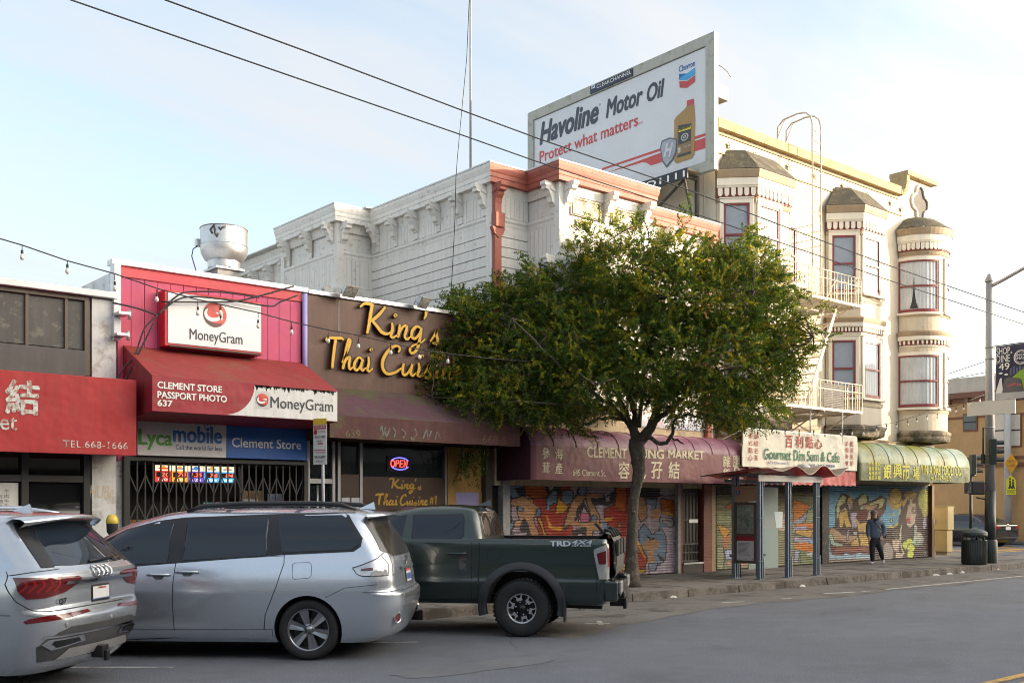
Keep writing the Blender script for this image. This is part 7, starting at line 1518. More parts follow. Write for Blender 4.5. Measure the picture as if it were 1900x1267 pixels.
LOB = [(830,690,78,58,0),(785,735,52,40,-.2),(875,615,58,50,.1),(905,735,85,45,-.6),(935,580,62,48,.2),(960,680,95,75,-.3),(1012,565,66,55,.2),(1050,640,95,85,-.2),(1065,520,55,42,.4),(1100,715,95,55,-.5),(1130,600,105,90,.2),(1160,505,90,60,.2),(1185,448,58,34,.1),(1250,545,105,80,-.1),(1272,478,72,46,.2),(1230,655,105,90,-.5),(1340,560,95,80,-.1),(1392,492,60,48,.2),(1350,660,105,80,-.5),(1290,735,85,42,-.6),(1418,600,66,66,-.3),(1415,692,66,52,-.4),(1462,640,40,48,-.3),(1385,755,75,28,-.7),(1428,530,46,40,.1),(1015,765,55,24,-.6),(1120,420,38,26,.3),(1390,445,24,22,.3),(860,555,32,16,0),(940,530,36,22,.2),(1000,515,40,24,.3),(770,705,40,30,0),(762,742,36,26,-.3),(840,600,36,40,.1),(1185,610,75,70,.5),(1195,690,70,45,.2),(1340,500,60,40,.5),(1085,470,40,32,.3)]
px2m = TD/FP; rs = np.random.RandomState(5); cen = np.array([1160,640.])
sp_p, sp_d, sp_c = [], [], []
Rv = np.array([.7646,-.6445,0]); Fv = np.array([.6445,.7646,0]); Uv = np.array([0,0,1.])
def add_sprig(p, d, c): sp_p.append(p); sp_d.append(d/np.linalg.norm(d)); sp_c.append(c)
for (u, v_, ru, rv_, dd) in LOB:
    n = int(ru*rv_*(.078 if v_ > 450 else .034)*(1.25 if u < 910 or v_ > 700 else 1))+6
    for k in range(n):
        while True:
            q = rs.uniform(-1, 1, 3)
            if np.dot(q, q) <= 1: break
        q = q/np.linalg.norm(q)*np.linalg.norm(q)**.55
        depth = dd*1.0+q[2]*max(.45, min(1.25, ru*px2m*1.05)); c = np.array(atD(u+q[0]*ru, v_+q[1]*rv_, TD+depth)); bias = Rv*((u-1160)/400)*.5+Uv*(.35-(v_-600)/500)
        d = Rv*q[0]+Uv*(-q[1])+Fv*q[2]*.8+bias*.6+rs.normal(0,.45,3); add_sprig(c, d, rs.rand())
def spray(pts, n, dd=0, j=6):
    for k in range(n):
        t_ = rs.rand()*(len(pts)-1); i = int(t_); f_ = t_-i; u = pts[i][0]*(1-f_)+pts[i+1][0]*f_; v_ = pts[i][1]*(1-f_)+pts[i+1][1]*f_; c = np.array(atD(u+rs.normal(0,j), v_+rs.normal(0,j), TD+dd+rs.normal(0,.1))); du, dv = pts[i+1][0]-pts[i][0], pts[i+1][1]-pts[i][1]; add_sprig(c, Rv*du/30-Uv*dv/30+rs.normal(0,.5,3), rs.rand())
for S in ([(900,590),(870,560),(848,530)],[(1010,520),(985,500),(972,470)],[(1250,450),(1270,400),(1282,372)],[(1370,480),(1392,435),(1400,418)],[(1450,600),(1500,580),(1540,560)],[(1460,680),(1510,640),(1545,620)],[(880,740),(885,800),(870,845),(862,872)],[(885,800),(888,850),(888,880)],[(800,690),(765,695),(740,735)],[(1180,430),(1178,405),(1182,392)],[(1100,440),(1085,420),(1070,405)],[(1400,640),(1470,610),(1520,600)],[(870,745),(800,760),(750,735)],[(1050,790),(1100,800)],[(1310,790),(1370,790)],[(1450,560),(1490,545)],[(850,630),(815,640),(790,660)],[(840,560),(870,600)]): spray(S, 16 if S[0][0] != 880 else 30, -.5)
sp_p = np.array(sp_p); sp_d = np.array(sp_d); sp_c = np.array(sp_c); ns_ = len(sp_p); NL = 42
tt_ = np.linspace(.08, 1, NL); L0 = rs.uniform(.26, .50, ns_)
sd = np.cross(sp_d, rs.normal(0, 1, (ns_, 3))); sd /= np.linalg.norm(sd, axis=1)[:, None]; up_ = np.cross(sd, sp_d)
pos = sp_p[:, None, :]+sp_d[:, None, :]*(tt_[None, :, None]-.4)*L0[:, None, None]+np.array([0,0,-.10])*(tt_**2)[None, :, None]
sgn = np.where(np.arange(NL) % 2 == 0, 1., -1.)
ang = rs.uniform(0, 6.28, (ns_, NL)); side = sd[:, None, :]*np.cos(ang)[..., None]+up_[:, None, :]*np.sin(ang)[..., None]
ld = sp_d[:, None, :]*.75+side*.9+rs.normal(0, .2, (ns_, NL, 3)); ld /= np.linalg.norm(ld, axis=2)[..., None]
ll = rs.uniform(.036, .064, (ns_, NL, 1)); ww = np.cross(ld, rs.normal(0, 1, (ns_, NL, 3))); ww /= np.linalg.norm(ww, axis=2)[..., None]; ww *= ll*.21
A_ = pos; B2 = pos+ld*ll*.5+ww; C2 = pos+ld*ll; D2 = pos+ld*ll*.5-ww
V4 = np.stack([A_, B2, C2, D2], 2).reshape(-1, 3); nl = ns_*NL
org = np.array([15.31,14.41,.15]); me = bpy.data.meshes.new('crown'); me.vertices.add(nl*4); me.vertices.foreach_set('co', (V4-org).astype(np.float32).reshape(-1)); me.loops.add(nl*4); me.loops.foreach_set('vertex_index', np.arange(nl*4, dtype=np.int32)); me.polygons.add(nl); me.polygons.foreach_set('loop_start', np.arange(0, nl*4, 4, dtype=np.int32)); me.polygons.foreach_set('loop_total', np.full(nl, 4, np.int32))
pal = np.array([[.030,.060,.012],[.042,.078,.014],[.065,.100,.016],[.105,.130,.018],[.17,.165,.020],[.085,.075,.030]]); pi_ = np.minimum(4, (sp_c**1.7*5).astype(int)); pi_[rs.rand(ns_) < .05] = 5
col = np.repeat(pal[pi_], NL, 0)*rs.uniform(.9, 1.6, (nl, 1)); yl = rs.rand(nl) < .03; col[yl] = np.array([.30,.24,.03])
col4 = np.repeat(np.concatenate([col, np.ones((nl, 1))], 1), 4, 0)
print('LEAVES', nl); ca = me.color_attributes.new('leaf', 'FLOAT_COLOR', 'POINT'); ca.data.foreach_set('color', col4.astype(np.float32).reshape(-1)); me.update(); me.validate()
LEAF = M('leaf', (.05,.09,.02), rough=.5, var=0, attr='leaf', spec=.35); nt_ = LEAF.node_tree; tl_ = nt_.nodes.new('ShaderNodeBsdfTranslucent'); at_ = [n for n in nt_.nodes if n.type == 'VERTEX_COLOR'][0]; mxs = nt_.nodes.new('ShaderNodeMixShader'); mxs.inputs[0].default_value = .5
sc2 = nt_.nodes.new('ShaderNodeVectorMath'); sc2.operation = 'MULTIPLY'; sc2.inputs[1].default_value = (2.6,2.3,1.0); nt_.links.new(at_.outputs[0], sc2.inputs[0]); nt_.links.new(sc2.outputs[0], tl_.inputs[0]); nt_.links.new(nt_.nodes['Principled BSDF'].outputs[0], mxs.inputs[1]); nt_.links.new(tl_.outputs[0], mxs.inputs[2]); nt_.links.new(mxs.outputs[0], nt_.nodes['Material Output'].inputs[0])
me.materials.append(LEAF); o = bpy.data.objects.new('crown', me); COL.objects.link(o); o.parent = tr; ORG[o] = ORG[tr]
bp = [tp3(p[0], p[1], p[2]) for B in BR for p in B[2:]]
for k in range(260):      # twigs reaching into the leaves
    i = rs.randint(ns_); e_ = Vector(sp_p[i]); s0 = min(bp, key=lambda q: (q-e_).length); 
    if (s0-e_).length > 1.6: continue
    m_ = s0.lerp(e_, .5)+Vector(rs.normal(0,.08,3)); b.tube([s0, m_, e_, e_+Vector(sp_d[i])*.2], [.014,.010,.006,.003], 5)
b.tube([tp3(1140,702,-1.6),tp3(1110,712,-1.7),tp3(1090,705,-1.7),tp3(1072,690,-1.7)], .012, 6); b.build('branches', BARK, tr)

# ================================================================ bus shelter
sh = thing('bus_shelter', 'bus shelter with slate blue posts, wavy red roof and a route map panel', 'bus shelter', (20, 14.4, .15))
SLAT = M('slate_blue_steel', (.165,.205,.255), .45, metal=.2, var=.1, streak=.1); PALE = M('pale_steel_edge', (.45,.44,.42), .5, metal=.3)
posts = [(18.95,13.98),(20.0,13.98),(21.12,13.98)]; back = [(18.95,14.66)]
for i, (x, y) in enumerate(posts+back):
    b = MB(); hz = 2.42; b.box((x-.062,y-.045,.15),(x-.026,y+.045,hz)); b.box((x+.026,y-.045,.15),(x+.062,y+.045,hz)); b.box((x-.026,y-.012,.15),(x+.026,y+.012,hz-.05)); b.box((x-.1,y-.08,.15),(x+.1,y+.08,.17))
    for z in (.55,1.0,1.5,2.0): b.box((x-.085,y-.055,z),(x+.085,y+.055,z+.015))
    po = b.build('post', SLAT, sh)
    b = MB(); b.box((x+.076,y-.06,.17),(x+.088,y+.02,.62)); b.box((x+.076,y-.06,2.22),(x+.088,y+.02,2.45)); b.build('foot_plate', PALE, po)
b = MB(); b.box((18.80,13.90,2.32),(21.25,13.925,2.46)); b.build('front_beam', PALE, sh)
b = MB(); b.box((18.9,14.88,2.30),(21.1,14.92,2.38)); 
for x in (18.95,20.0,21.1): b.box((x-.03,13.93,2.44),(x+.03,15.1,2.50))
b.build('roof_beam', SLAT, sh)
b = MB(); rows = []; n = 90
def rz_(x): return 2.60+.11*math.sin((x-18.3)*2*math.pi/1.12-.4)*min(1, .12+max(0, (x-18.6)/2.2))
for y in (13.62, 14.4, 15.25): rows.append([(18.45+3.45*i/n, y, rz_(18.45+3.45*i/n)-(y-13.62)*.09) for i in range(n+1)])
b.grid(rows); b.grid([[(x,y,z-.018) for x, y, z in r] for r in rows], 1)
for y in (13.62, 15.25): b.grid([[(18.45+3.45*i/n, y, rz_(18.45+3.45*i/n)-d-(y-13.62)*.09) for i in range(n+1)] for d in (0,.018)], 2)
b.build('wavy_roof', [M('dusty_roof_top', (.24,.20,.17), .7, var=.15, dirt=(.36,.30,.22), dscale=5, damt=.3), M('red_translucent_roof', (.62,.02,.03), .3, var=.05), M('roof_edge_tan', (.40,.33,.25), .5)], sh)
b = MB(); b.box((19.72,14.86,.30),(20.86,14.875,2.22)); b.build('glass_pane', see_through('frosted_shelter_glass', (.86,.95,.93), .48, rough=.12, col=(.55,.63,.62)), sh)
b = MB(); x0, z0 = atY(1437,949,14.85); x1, _ = atY(1452,949,14.85); z1 = atY(1437,979,14.85)[1]; b.add([(x0,14.855,z0),(x1+.02,14.855,z0),(x1,14.855,z1),(x0+.08,14.855,z1)], [(0,1,2,3)]); b.build('white_notice', M('pale_notice', (.62,.72,.74), .5), sh)
b = MB(); b.box((19.0,14.55,.62),(19.95,14.85,.67)); b.box((19.1,14.82,.67),(19.9,14.86,.9)); b.tube([(19.2,14.7,.15),(19.2,14.7,.62)], .02, 6); b.tube([(19.8,14.7,.15),(19.8,14.7,.62)], .02, 6); b.build('bench', M('dark_bench', (.06,.062,.065), .5), sh)
mpX = 18.90; mp_ = MB(); ya0, ya1 = 14.06, 14.60
BZ = M('bronze_panel', (.27,.175,.10), .5, var=.06); BZD = M('bronze_frame', (.085,.055,.04), .45)
def fX(u0, v0, u1, v1): a = atX(u0, v0, mpX); c = atX(u1, v1, mpX); return a[0], c[1], c[0], a[1]
mp_.box((mpX-.01,13.99,1.88),(mpX+.05,14.66,2.22)); mo = mp_.build('header_panel', BZ, sh)
b = MB(); yk = atX(1362,890,mpX)[0]
text(b, 'stop no 14544', (mpX-.016,14.40,2.145), -YA, ZA, .34, .035, 0); b.box((mpX-.014,14.47,2.15),(mpX-.0105,14.58,2.185), 1)
b.add([(mpX-.014,14.525+.055*math.cos(R(a)),2.08+.055*math.sin(R(a))) for a in range(0,360,20)], [tuple(range(18))], 2); text(b, '2', (mpX-.018,14.545,2.055), -YA, ZA, .035, .05, 3); b.build('header_lettering', [INK, PRED, M('route_blue', (.02,.08,.32), .5), WLET], mo)
b = MB(); 
for z0, z1, y0, y1 in ((.50,1.86,14.03,14.09),(.50,1.86,14.57,14.63),(.50,.56,14.09,14.57),(1.10,1.16,14.09,14.57),(1.80,1.86,14.09,14.57)): b.box((mpX-.02,y0,z0),(mpX+.04,y1,z1))
b.build('map_frame', BZD, sh)
b = MB(); b.box((mpX,14.09,1.16),(mpX+.01,14.57,1.80)); m1 = b.build('route_map', M('map_green_grey', (.20,.24,.205), .3, var=.15, vs=8, dirt=(.30,.32,.30), dscale=14, damt=.3), sh)
b = MB(); mr_ = random.Random(3)
for k in range(16):
    y, z = mr_.uniform(14.12,14.5), mr_.uniform(1.34,1.72); pts = [(mpX-.003,y,z)]
    for q in range(5): y = min(14.56,max(14.10,y+mr_.uniform(-.09,.09))); z = min(1.78,max(1.32,z+mr_.uniform(-.08,.08))); pts.append((mpX-.003,y,z))
    b.tube(pts, .003, 4)
for k in range(8): b.tube([(mpX-.003,14.11,1.18+.015*k),(mpX-.003,14.55,1.18+.015*k)], .0015, 4)
b.build('map_line', M('map_dark_line', (.07,.08,.08), .5), m1)
b = MB(); b.box((mpX,14.09,.56),(mpX+.01,14.57,1.0)); m2 = b.build('notice_sheet', M('notice_white', (.52,.52,.54), .4, var=.03), sh)
b = MB(); b.box((mpX-.004,14.09,1.0),(mpX+.01,14.57,1.10)); b.build('notice_header', M('muni_red', (.30,.015,.04), .4), m2)
b = MB()
for k in range(11): b.box((mpX-.003,14.53-mr_.uniform(.18,.38),.94-.026*k),(mpX-.001,14.53,.946-.026*k))
for y in (14.14,14.32,14.50): b.box((mpX-.003,y-.012,.585),(mpX-.001,y+.012,.605))
b.build('notice_print', INK, m2)
# plastic bag left on the shelter roof
b = MB(); c = Vector((20.9,14.2,2.66)); n = 14
rows = [[c+Vector((.22*math.cos(6.28*j/n)*s_r*(1+.25*math.sin(j*2.7+i)), .16*math.sin(6.28*j/n)*s_r*(1+.2*math.sin(j*1.9)), z)) for j in range(n)] for i, (s_r, z) in enumerate(((.6,-.05),(1,.0),(.9,.05),(.5,.10),(.05,.11)))]
b.grid(rows, close=True); tag(b.build('plastic_bag', M('grey_white_bag', (.48,.46,.44), .4, var=.3, vs=9)), 'crumpled grey plastic bag lying on the wavy shelter roof', 'bag')

# ================================================================ poles, signals, signs
lp = thing('street_lamp', 'tall grey steel lamp post with black painted base on the corner', 'street lamp', (29.45, 13.79, .15))
GALV = M('grey_galvanised_pole', (.34,.34,.35), .5, metal=.35, var=.08, streak=.1); DGRN = M('dark_green_black_paint', (.018,.025,.022), .4, var=.15)
px, py = 29.45, 13.79; b = MB(); b.tube([(px,py,2.2),(px-.05,py,8.15)], [.135,.095], 20); b.lathe([(.12,8.15),(.13,8.2),(.09,8.26),(.05,8.36),(.001,8.38)], (px-.05,py,0), 16)
for z in (6.28,5.95,4.62,4.0,3.25,2.95): b.lathe([(.128,z-.015),(.140,z-.012),(.140,z+.012),(.128,z+.015)], (px-.02,py,0), 20)
b.build('pole', GALV, lp)
b = MB(); b.tube([(px,py,.15),(px,py,2.2)], [.158,.142], 20); b.lathe([(.19,.15),(.19,.78),(.165,.82)], (px,py,0), 20); b.build('painted_base', DGRN, lp)
b = MB(); b.tube([(px-.05,py,8.0),(px-.05,py-.35,8.12),(px-.05,py-1.6,8.62),(px-.05,py-2.6,8.8)], [.05,.045,.04,.035], 10); b.build('lamp_arm', GALV, lp)
b = MB(); b.box((px-.2,py-3.3,8.74),(px+.1,py-2.55,8.86)); b.build('lamp_head', GALV, lp, bevel=.04)
b = MB()
for z in (6.30, 4.72): b.tube([(px,py,z),(px,py-1.12,z+.02)], .014, 6)
b.build('banner_rod', BLACK, lp)
BNX = px-.02; ban = thing('street_banner', 'navy shopping banner lettered SHOP and DINE hanging from the lamp post', 'banner', (BNX, 13.1, 4.7)); y0b, y1b = 13.62, 12.68; zB0, zB1 = 4.74, 6.28
NAV = M('banner_navy', (.035,.035,.075), .6, var=.06); rows = []
for j in range(13): t_ = j/12; rows.append([(BNX+.05*math.sin(i/10*3.1)*math.sin(t_*3.1), y0b+(y1b-y0b)*i/10, zB0+(zB1-zB0)*t_+.02*(i/10)) for i in range(11)])
b = MB(); b.grid(rows); b.build('cloth', NAV, ban)
def bxz(mb, pts, m, off=-.062): mb.poly3([(BNX+off, y0b+(y1b-y0b)*u, zB0+(zB1-zB0)*v) for u, v in pts], m)
b = MB(); bxz(b, [(.02,.02),(.98,.02),(.98,.14),(.02,.14)], 0); bxz(b, [(.02,.14),(.15,.40),(.20,.42),(.25,.14)], 1, -.064); bxz(b, [(.22,.14),(.28,.38),(.42,.42),(.75,.38),(.85,.14)], 2, -.066); bxz(b, [(.5,.40),(.75,.52),(.98,.56),(.98,.14),(.86,.14),(.78,.36)], 3, -.064)
for k in range(5): bxz(b, [(.45+.09*k,.44+.02*k),(.50+.09*k,.45+.02*k),(.50+.09*k,.58+.03*(k%2)),(.45+.09*k,.57+.03*(k%2))], 4, -.063)
for cx_, cz_ in ((.18,.50),(.34,.47)): bxz(b, [(cx_+.06*math.cos(R(a)), cz_+.018*math.sin(R(a))) for a in range(0,360,30)], 1, -.065)
for k in range(6): bxz(b, [(.38+.07*k,.24+.03*math.sin(k*.6)),(.43+.07*k,.24+.03*math.sin(k*.6)),(.43+.07*k,.27+.03*math.sin(k*.6)),(.38+.07*k,.27+.03*math.sin(k*.6))], 5, -.068)
for r0, r1 in ((.21,.185),(.165,.155)):
    ring = [(.77+r_*math.cos(R(a))*1.0, .76+r_*.62*math.sin(R(a))) for r_ in (r0,) for a in range(0,361,15)]; ring2 = [(.77+r1*math.cos(R(a)), .76+r1*.62*math.sin(R(a))) for a in range(0,361,15)]
    for i in range(24): bxz(b, [ring[i], ring[i+1], ring2[i+1], ring2[i]], 1)
b.build('picture', [M('banner_grey', (.42,.42,.42), .6), WLET, M('banner_dark_grey', (.10,.095,.10), .6), M('banner_green', (.22,.38,.03), .6), M('banner_blue_grey', (.10,.13,.22), .6), PRED], ban)
b = MB()
def bt(s, u0, v0, wd, h): text(b, s, (BNX-.066, y0b+(y1b-y0b)*u0, zB0+(zB1-zB0)*v0), -YA, ZA, wd, h, 0, bold=.012)
bt('SHOP', .05, .84, .38, .20); bt('&', .47, .84, .05, .07); bt('DINE', .05, .70, .38, .20); bt('IN THE', .05, .675, .12, .025); bt('49', .12, .555, .30, .20); bt('SHOP', .61, .775, .30, .075); bt('SMALL', .60, .72, .32, .07); b.build('lettering', WLET, ban)
b = MB(); yq0, zq0 = atX(1795,771,px-.17); yq1, _ = atX(1884,765,px-.17); zq1 = atX(1795,748,px-.17)[1]; b.box((px-.19,yq1,zq0),(px-.15,yq0,zq1)); b.box((px-.195,yq1-.01,zq0-.02),(px-.145,yq0+.01,zq0)); b.box((px-.195,yq1-.01,zq1),(px-.145,yq0+.01,zq1+.02)); tag(b.build('street_name_sign', M('blank_white_sign', (.62,.60,.55), .4, var=.04)), 'blank white street name panel strapped across the lamp post', 'sign')
# signal heads
def signal(o, c, d, sz=.20, h=.64, nm='traffic_signal'):
    c = Vector(c); d = Vector(d).normalized(); s = d.cross(ZA); b = MB(); b.add([c+s*(a*sz*.5)+d*e+ZA*z for z in (-h/2,h/2) for a, e in ((-1,-.09),(1,-.09),(1,.06),(-1,.06))], [(3,2,1,0),(4,5,6,7),(0,1,5,4),(1,2,6,5),(2,3,7,6),(3,0,4,7)]); b.build('housing', DGRN, o, bevel=.01)
    for k in range(3):
        z = h/2-h/6-k*h/3; b = MB(); rows = []
        for e in (.062, .27): rows.append([c+d*e+s*(math.cos(R(a))*sz*.44)+ZA*(z+math.sin(R(a))*sz*.44) for a in range(-30,211,15)])
        b.grid(rows); v_ = b.build('visor', DGRN, o)
        b = MB(); b.add([c+d*.064+s*(math.cos(R(a))*sz*.4)+ZA*(z+math.sin(R(a))*sz*.4) for a in range(0,360,20)], [tuple(range(18))]); b.build('lens', M('signal_lens_%d' % k, ((.18,.02,.02),(.20,.12,.02),(.02,.12,.08))[k], .25), v_)
P_ = atD(1801, 900, 33); tsx, tsy = P_.x, P_.y
ts = thing('traffic_signal', 'traffic signal on a thin dark post behind the litter bin', 'traffic signal', (tsx, tsy, .15))
b = MB(); b.tube([(tsx,tsy,.15),(tsx,tsy,2.75)], .05, 12); b.tube([(tsx,tsy,2.75),(tsx+.1,tsy-.1,2.75)], .03, 8); b.build('post', DGRN, ts)
c = atD(1806, 862, 33); signal(ts, c, (.80,-.60,0))
t2 = thing('traffic_signal', 'traffic signal seen from behind on the far side of the lamp post', 'traffic signal', (px+.25, py-.25, 3.2)); c = atD(1843, 838, 29.3); signal(t2, c, (.72,-.69,0), .20, .72)
b = MB(); q = atD(1824, 838, 29.5); b.tube([(px,py,4.0),(q.x,q.y,4.0),(q.x,q.y,3.0)], .022, 8); b.box((q.x-.04,q.y-.04,2.98),(q.x+.04,q.y+.04,3.25)); b.tube([(px,py,3.1),(q.x,q.y,3.1)], .018, 6); b.build('bracket', DGRN, t2)
pd = thing('pedestrian_signal', 'black pedestrian signal box bracketed to the lamp post', 'pedestrian signal', (px-.2, py+.2, 2.0))
c = atD(1812.5, 905, 29.3); s_v = Vector((.7646,-.6445,0)); f_v = Vector((.6445,.7646,0)); b = MB()
b.add([c+s_v*(a*.20)+f_v*e+ZA*z for z in (-.19,.19) for a, e in ((-1,-.14),(1,-.10),(1,.12),(-1,.10))], [(3,2,1,0),(4,5,6,7),(0,1,5,4),(1,2,6,5),(2,3,7,6),(3,0,4,7)]); b.build('housing', BLACK, pd, bevel=.03)
b = MB(); c2 = atD(1795.5, 905, 29.2); b.add([c2+s_v*(a*.06)+f_v*e+ZA*z for z in (-.16,.15) for a, e in ((-1,-.1),(1,-.12),(1,.1),(-1,.1))], [(3,2,1,0),(4,5,6,7),(0,1,5,4),(1,2,6,5),(2,3,7,6),(3,0,4,7)]); b.build('side_housing', M('weathered_grey_housing', (.20,.18,.16), .6, dirt=(.05,.05,.05), dscale=12, damt=.5), pd, bevel=.02)
b = MB()
for z in (2.42, 1.98): b.tube([(px,py,z),(px-.13,py+.16,z),(c.x,c.y,z-(.08 if z > 2.2 else -.03))], .022, 8)
b.build('bracket', DGRN, pd)
sp = thing('sign_pole', 'pale concrete pole with yellow warning signs by the tan wall', 'pole', (48.5, 21.9, .14)); b = MB(); b.tube([(48.5,21.9,.14),(48.5,21.9,8.3)], [.17,.14], 16); b.build('shaft', M('pale_concrete', (.45,.46,.47), .7, var=.08), sp)
YSG = M('sign_yellow', (.62,.60,.02), .4); ORG_ = M('sign_orange_yellow', (.62,.30,.01), .4)
def on_p(u, v): return atD(u, v, 47.6)
n_ = Vector((-.75,-.66,0)); ux_ = Vector((.66,-.75,0)); 
b = MB(); c = on_p(1876.5, 859.5); r_ = .47; b.prism([(-.30,0),(0,-r_),(.30,0),(0,r_)], c-n_*.01, ux_, ZA, .02); s1 = tag(b.build('warning_sign', ORG_), 'orange diamond sign reading SPEED HUMPS on the pale pole', 'sign')
b = MB(); text(b, 'SPEED', c+n_*.014-ux_*.17+ZA*.02, ux_, ZA, .34, .13, 0); text(b, 'HUMPS', c+n_*.014-ux_*.17-ZA*.17, ux_, ZA, .34, .13, 0); b.build('lettering', INK, s1)
b = MB(); c = on_p(1876, 899); b.prism([(-.21,-.45),(.21,-.45),(.21,.22),(0,.44),(-.21,.22)], c-n_*.01, ux_, ZA, .02); s2 = tag(b.build('school_sign', YSG), 'yellow pentagon school sign with two walking figures on the pale pole', 'sign')
b = MB(); text(b, 'SCHOOL', c+n_*.014-ux_*.17-ZA*.40, ux_, ZA, .34, .13, 0)
for k, hh in ((-.05,1.),(.08,.85)):
    o_ = c+n_*.013+ux_*k-ZA*.1; stroke(b, [(0,.30*hh),(0,.1*hh),(-.05,-.08)], .07, o_, ux_, ZA, .003); stroke(b, [(0,.1*hh),(.06,-.08)], .06, o_, ux_, ZA, .003); b.add([o_+ux_*(.045*math.cos(R(a)))+ZA*(.37*hh+.045*math.sin(R(a)))+n_*.003 for a in range(0,360,30)], [tuple(range(12))])
b.box((0,0,0),(0.001,.001,.001)) if False else None
b.add([c+n_*.014+ux_*x+ZA*z for x, z in ((-.2,-.245),(.2,-.245),(.2,-.225),(-.2,-.225))], [(0,1,2,3)]); b.build('symbol', INK, s2)
# litter bin
bn = thing('litter_bin', 'dark green ribbed litter bin with domed lid beside the lamp post', 'litter bin', (28.33, 13.71, .15)); c = (28.33,13.71,0)
b = MB(); b.lathe([(.001,.16),(.32,.16),(.325,.20),(.325,.84),(.31,.84),(.31,.3),(.001,.3)], c, 40)
for k in range(44):
    a = 6.283*k/44; b.bar((c[0]+.328*math.cos(a), c[1]+.328*math.sin(a), .2),(c[0]+.328*math.cos(a), c[1]+.328*math.sin(a), .82), .018, .012, up=(math.cos(a), math.sin(a), 0))
b.build('basket', DGRN, bn)
b = MB(); b.lathe([(.34,1.00),(.35,1.02),(.34,1.05),(.20,1.13),(.001,1.17)], c, 32); b.build('lid', M('bin_lid_green', (.06,.075,.07), .5, var=.1), bn)
b = MB(); b.lathe([(.33,.93),(.342,.94),(.342,1.0),(.33,1.01)], c, 32)
for k in range(6): a = 6.283*k/6+.3; b.bar((c[0]+.325*math.cos(a), c[1]+.325*math.sin(a), .84),(c[0]+.325*math.cos(a), c[1]+.325*math.sin(a), .95), .06, .02, up=(math.cos(a), math.sin(a), 0))
b.build('lid_band', DGRN, bn)
b = MB(); 
for k in range(9):
    a = rnd.uniform(2.2,5.2); rr = rnd.uniform(.05,.24); q = Vector((c[0]+rr*math.cos(a), c[1]+rr*math.sin(a), .86+rnd.uniform(0,.04))); s_r = rnd.uniform(.05,.09); b.lathe([(.001,-s_r),(s_r,-s_r*.3),(s_r*.8,s_r*.5),(.001,s_r*.6)], q, 7, smooth=False)
tag(b.build('rubbish', M('rubbish_white', (.52,.50,.48), .6, var=.3, vs=12)), 'white rubbish heaped inside the litter bin', 'rubbish')
uc = thing('utility_cabinet', 'cream painted steel utility cabinet on the corner pavement', 'utility cabinet', (33.2,17.1,.15)); CAB = M('cream_cabinet_paint', (.47,.36,.17), .5, var=.06, streak=.10)
b = MB(); b.box((33.0,16.86,.98),(33.42,17.36,1.73)); b.box((32.98,16.84,1.73),(33.44,17.38,1.76)); b.build('upper_cabinet', CAB, uc, bevel=.008)
b = MB(); b.box((33.03,16.89,.26),(33.39,17.33,.978)); b.build('lower_cabinet', CAB, uc, bevel=.008)
b = MB(); b.box((33.06,16.92,.15),(33.36,17.30,.258)); b.build('plinth', M('cabinet_plinth', (.30,.24,.15), .8, var=.2), uc)
b = MB(); b.box((32.97,17.28,1.2),(32.995,17.31,1.34)); b.build('handle', METAL, uc)
# parking sign
ps = thing('parking_sign', 'white parking regulation sign on a grey post above the minivan', 'sign', (8.68, 15.15, .15))
b = MB(); b.tube([(8.70,15.15,.15),(8.66,15.15,3.2)], .028, 10); b.build('post', GALV, ps)
n2 = Vector((-.35,-.94,0)).normalized(); n2 = Vector((-.93,-.36,0)).normalized(); u2 = ZA.cross(n2); u2 = Vector((-n2.y, n2.x, 0)); o_ = Vector((8.64,15.14,2.46))+n2*.035
if u2.dot(Vector((.7646,-.6445,0))) < 0: u2 = -u2
b = MB(); b.prism([(-.14,0),(.14,0),(.14,.66),(-.14,.66)], o_, u2, ZA, .006 if u2.cross(ZA).dot(n2) > 0 else -.006); b.build('white_plate', M('sign_plate_white', (.62,.61,.59), .5, var=.05), ps)
b = MB(); F3 = lambda x0, x1, z0, z1, m, mb, d=.009: mb.add([o_+n2*d+u2*x+ZA*z for x, z in ((x0,z0),(x1,z0),(x1,z1),(x0,z1))], [(0,1,2,3)], m)
F3(-.14,.14,.66,.76,1,b); F3(-.125,.125,.585,.65,0,b); F3(-.125,-.06,.50,.575,0,b); F3(-.125,.125,.235,.245,0,b); F3(-.05,.06,.335,.355,0,b)
text(b, 'TOW-AWAY', o_+n2*.012-u2*.11+ZA*.6, u2, ZA, .22, .035, 2); text(b, 'NO STOPPING', o_+n2*.012-u2*.04+ZA*.53, u2, ZA, .15, .028, 0); text(b, '4AM-7PM', o_+n2*.012-u2*.11+ZA*.43, u2, ZA, .22, .05, 3); text(b, 'DAILY', o_+n2*.012-u2*.06+ZA*.37, u2, ZA, .12, .035, 3); text(b, '2 HOUR PARKING', o_+n2*.012-u2*.11+ZA*.19, u2, ZA, .22, .025, 0); text(b, '9AM-6PM', o_+n2*.012-u2*.11+ZA*.10, u2, ZA, .22, .05, 3); text(b, 'MON-SAT', o_+n2*.012-u2*.08+ZA*.04, u2, ZA, .16, .03, 3); b.build('lettering', [M('sign_red_ink', (.40,.03,.03), .5), M('sign_strip_yellow', (.62,.40,.01), .5), WLET, INK], ps)
mt = thing('parking_meter', 'yellow domed parking meter beside the white pilaster', 'parking meter', (5.3, 15.3, .15)); q = atD(208, 968, 15.1); c = (q.x, q.y, 0)
b = MB(); b.tube([(c[0],c[1],.15),(c[0],c[1],1.36)], .03, 10); b.build('post', GALV, mt)
b = MB(); b.lathe([(.05,1.36),(.075,1.40),(.08,1.52)], c, 16); b.build('body', BLACK, mt)
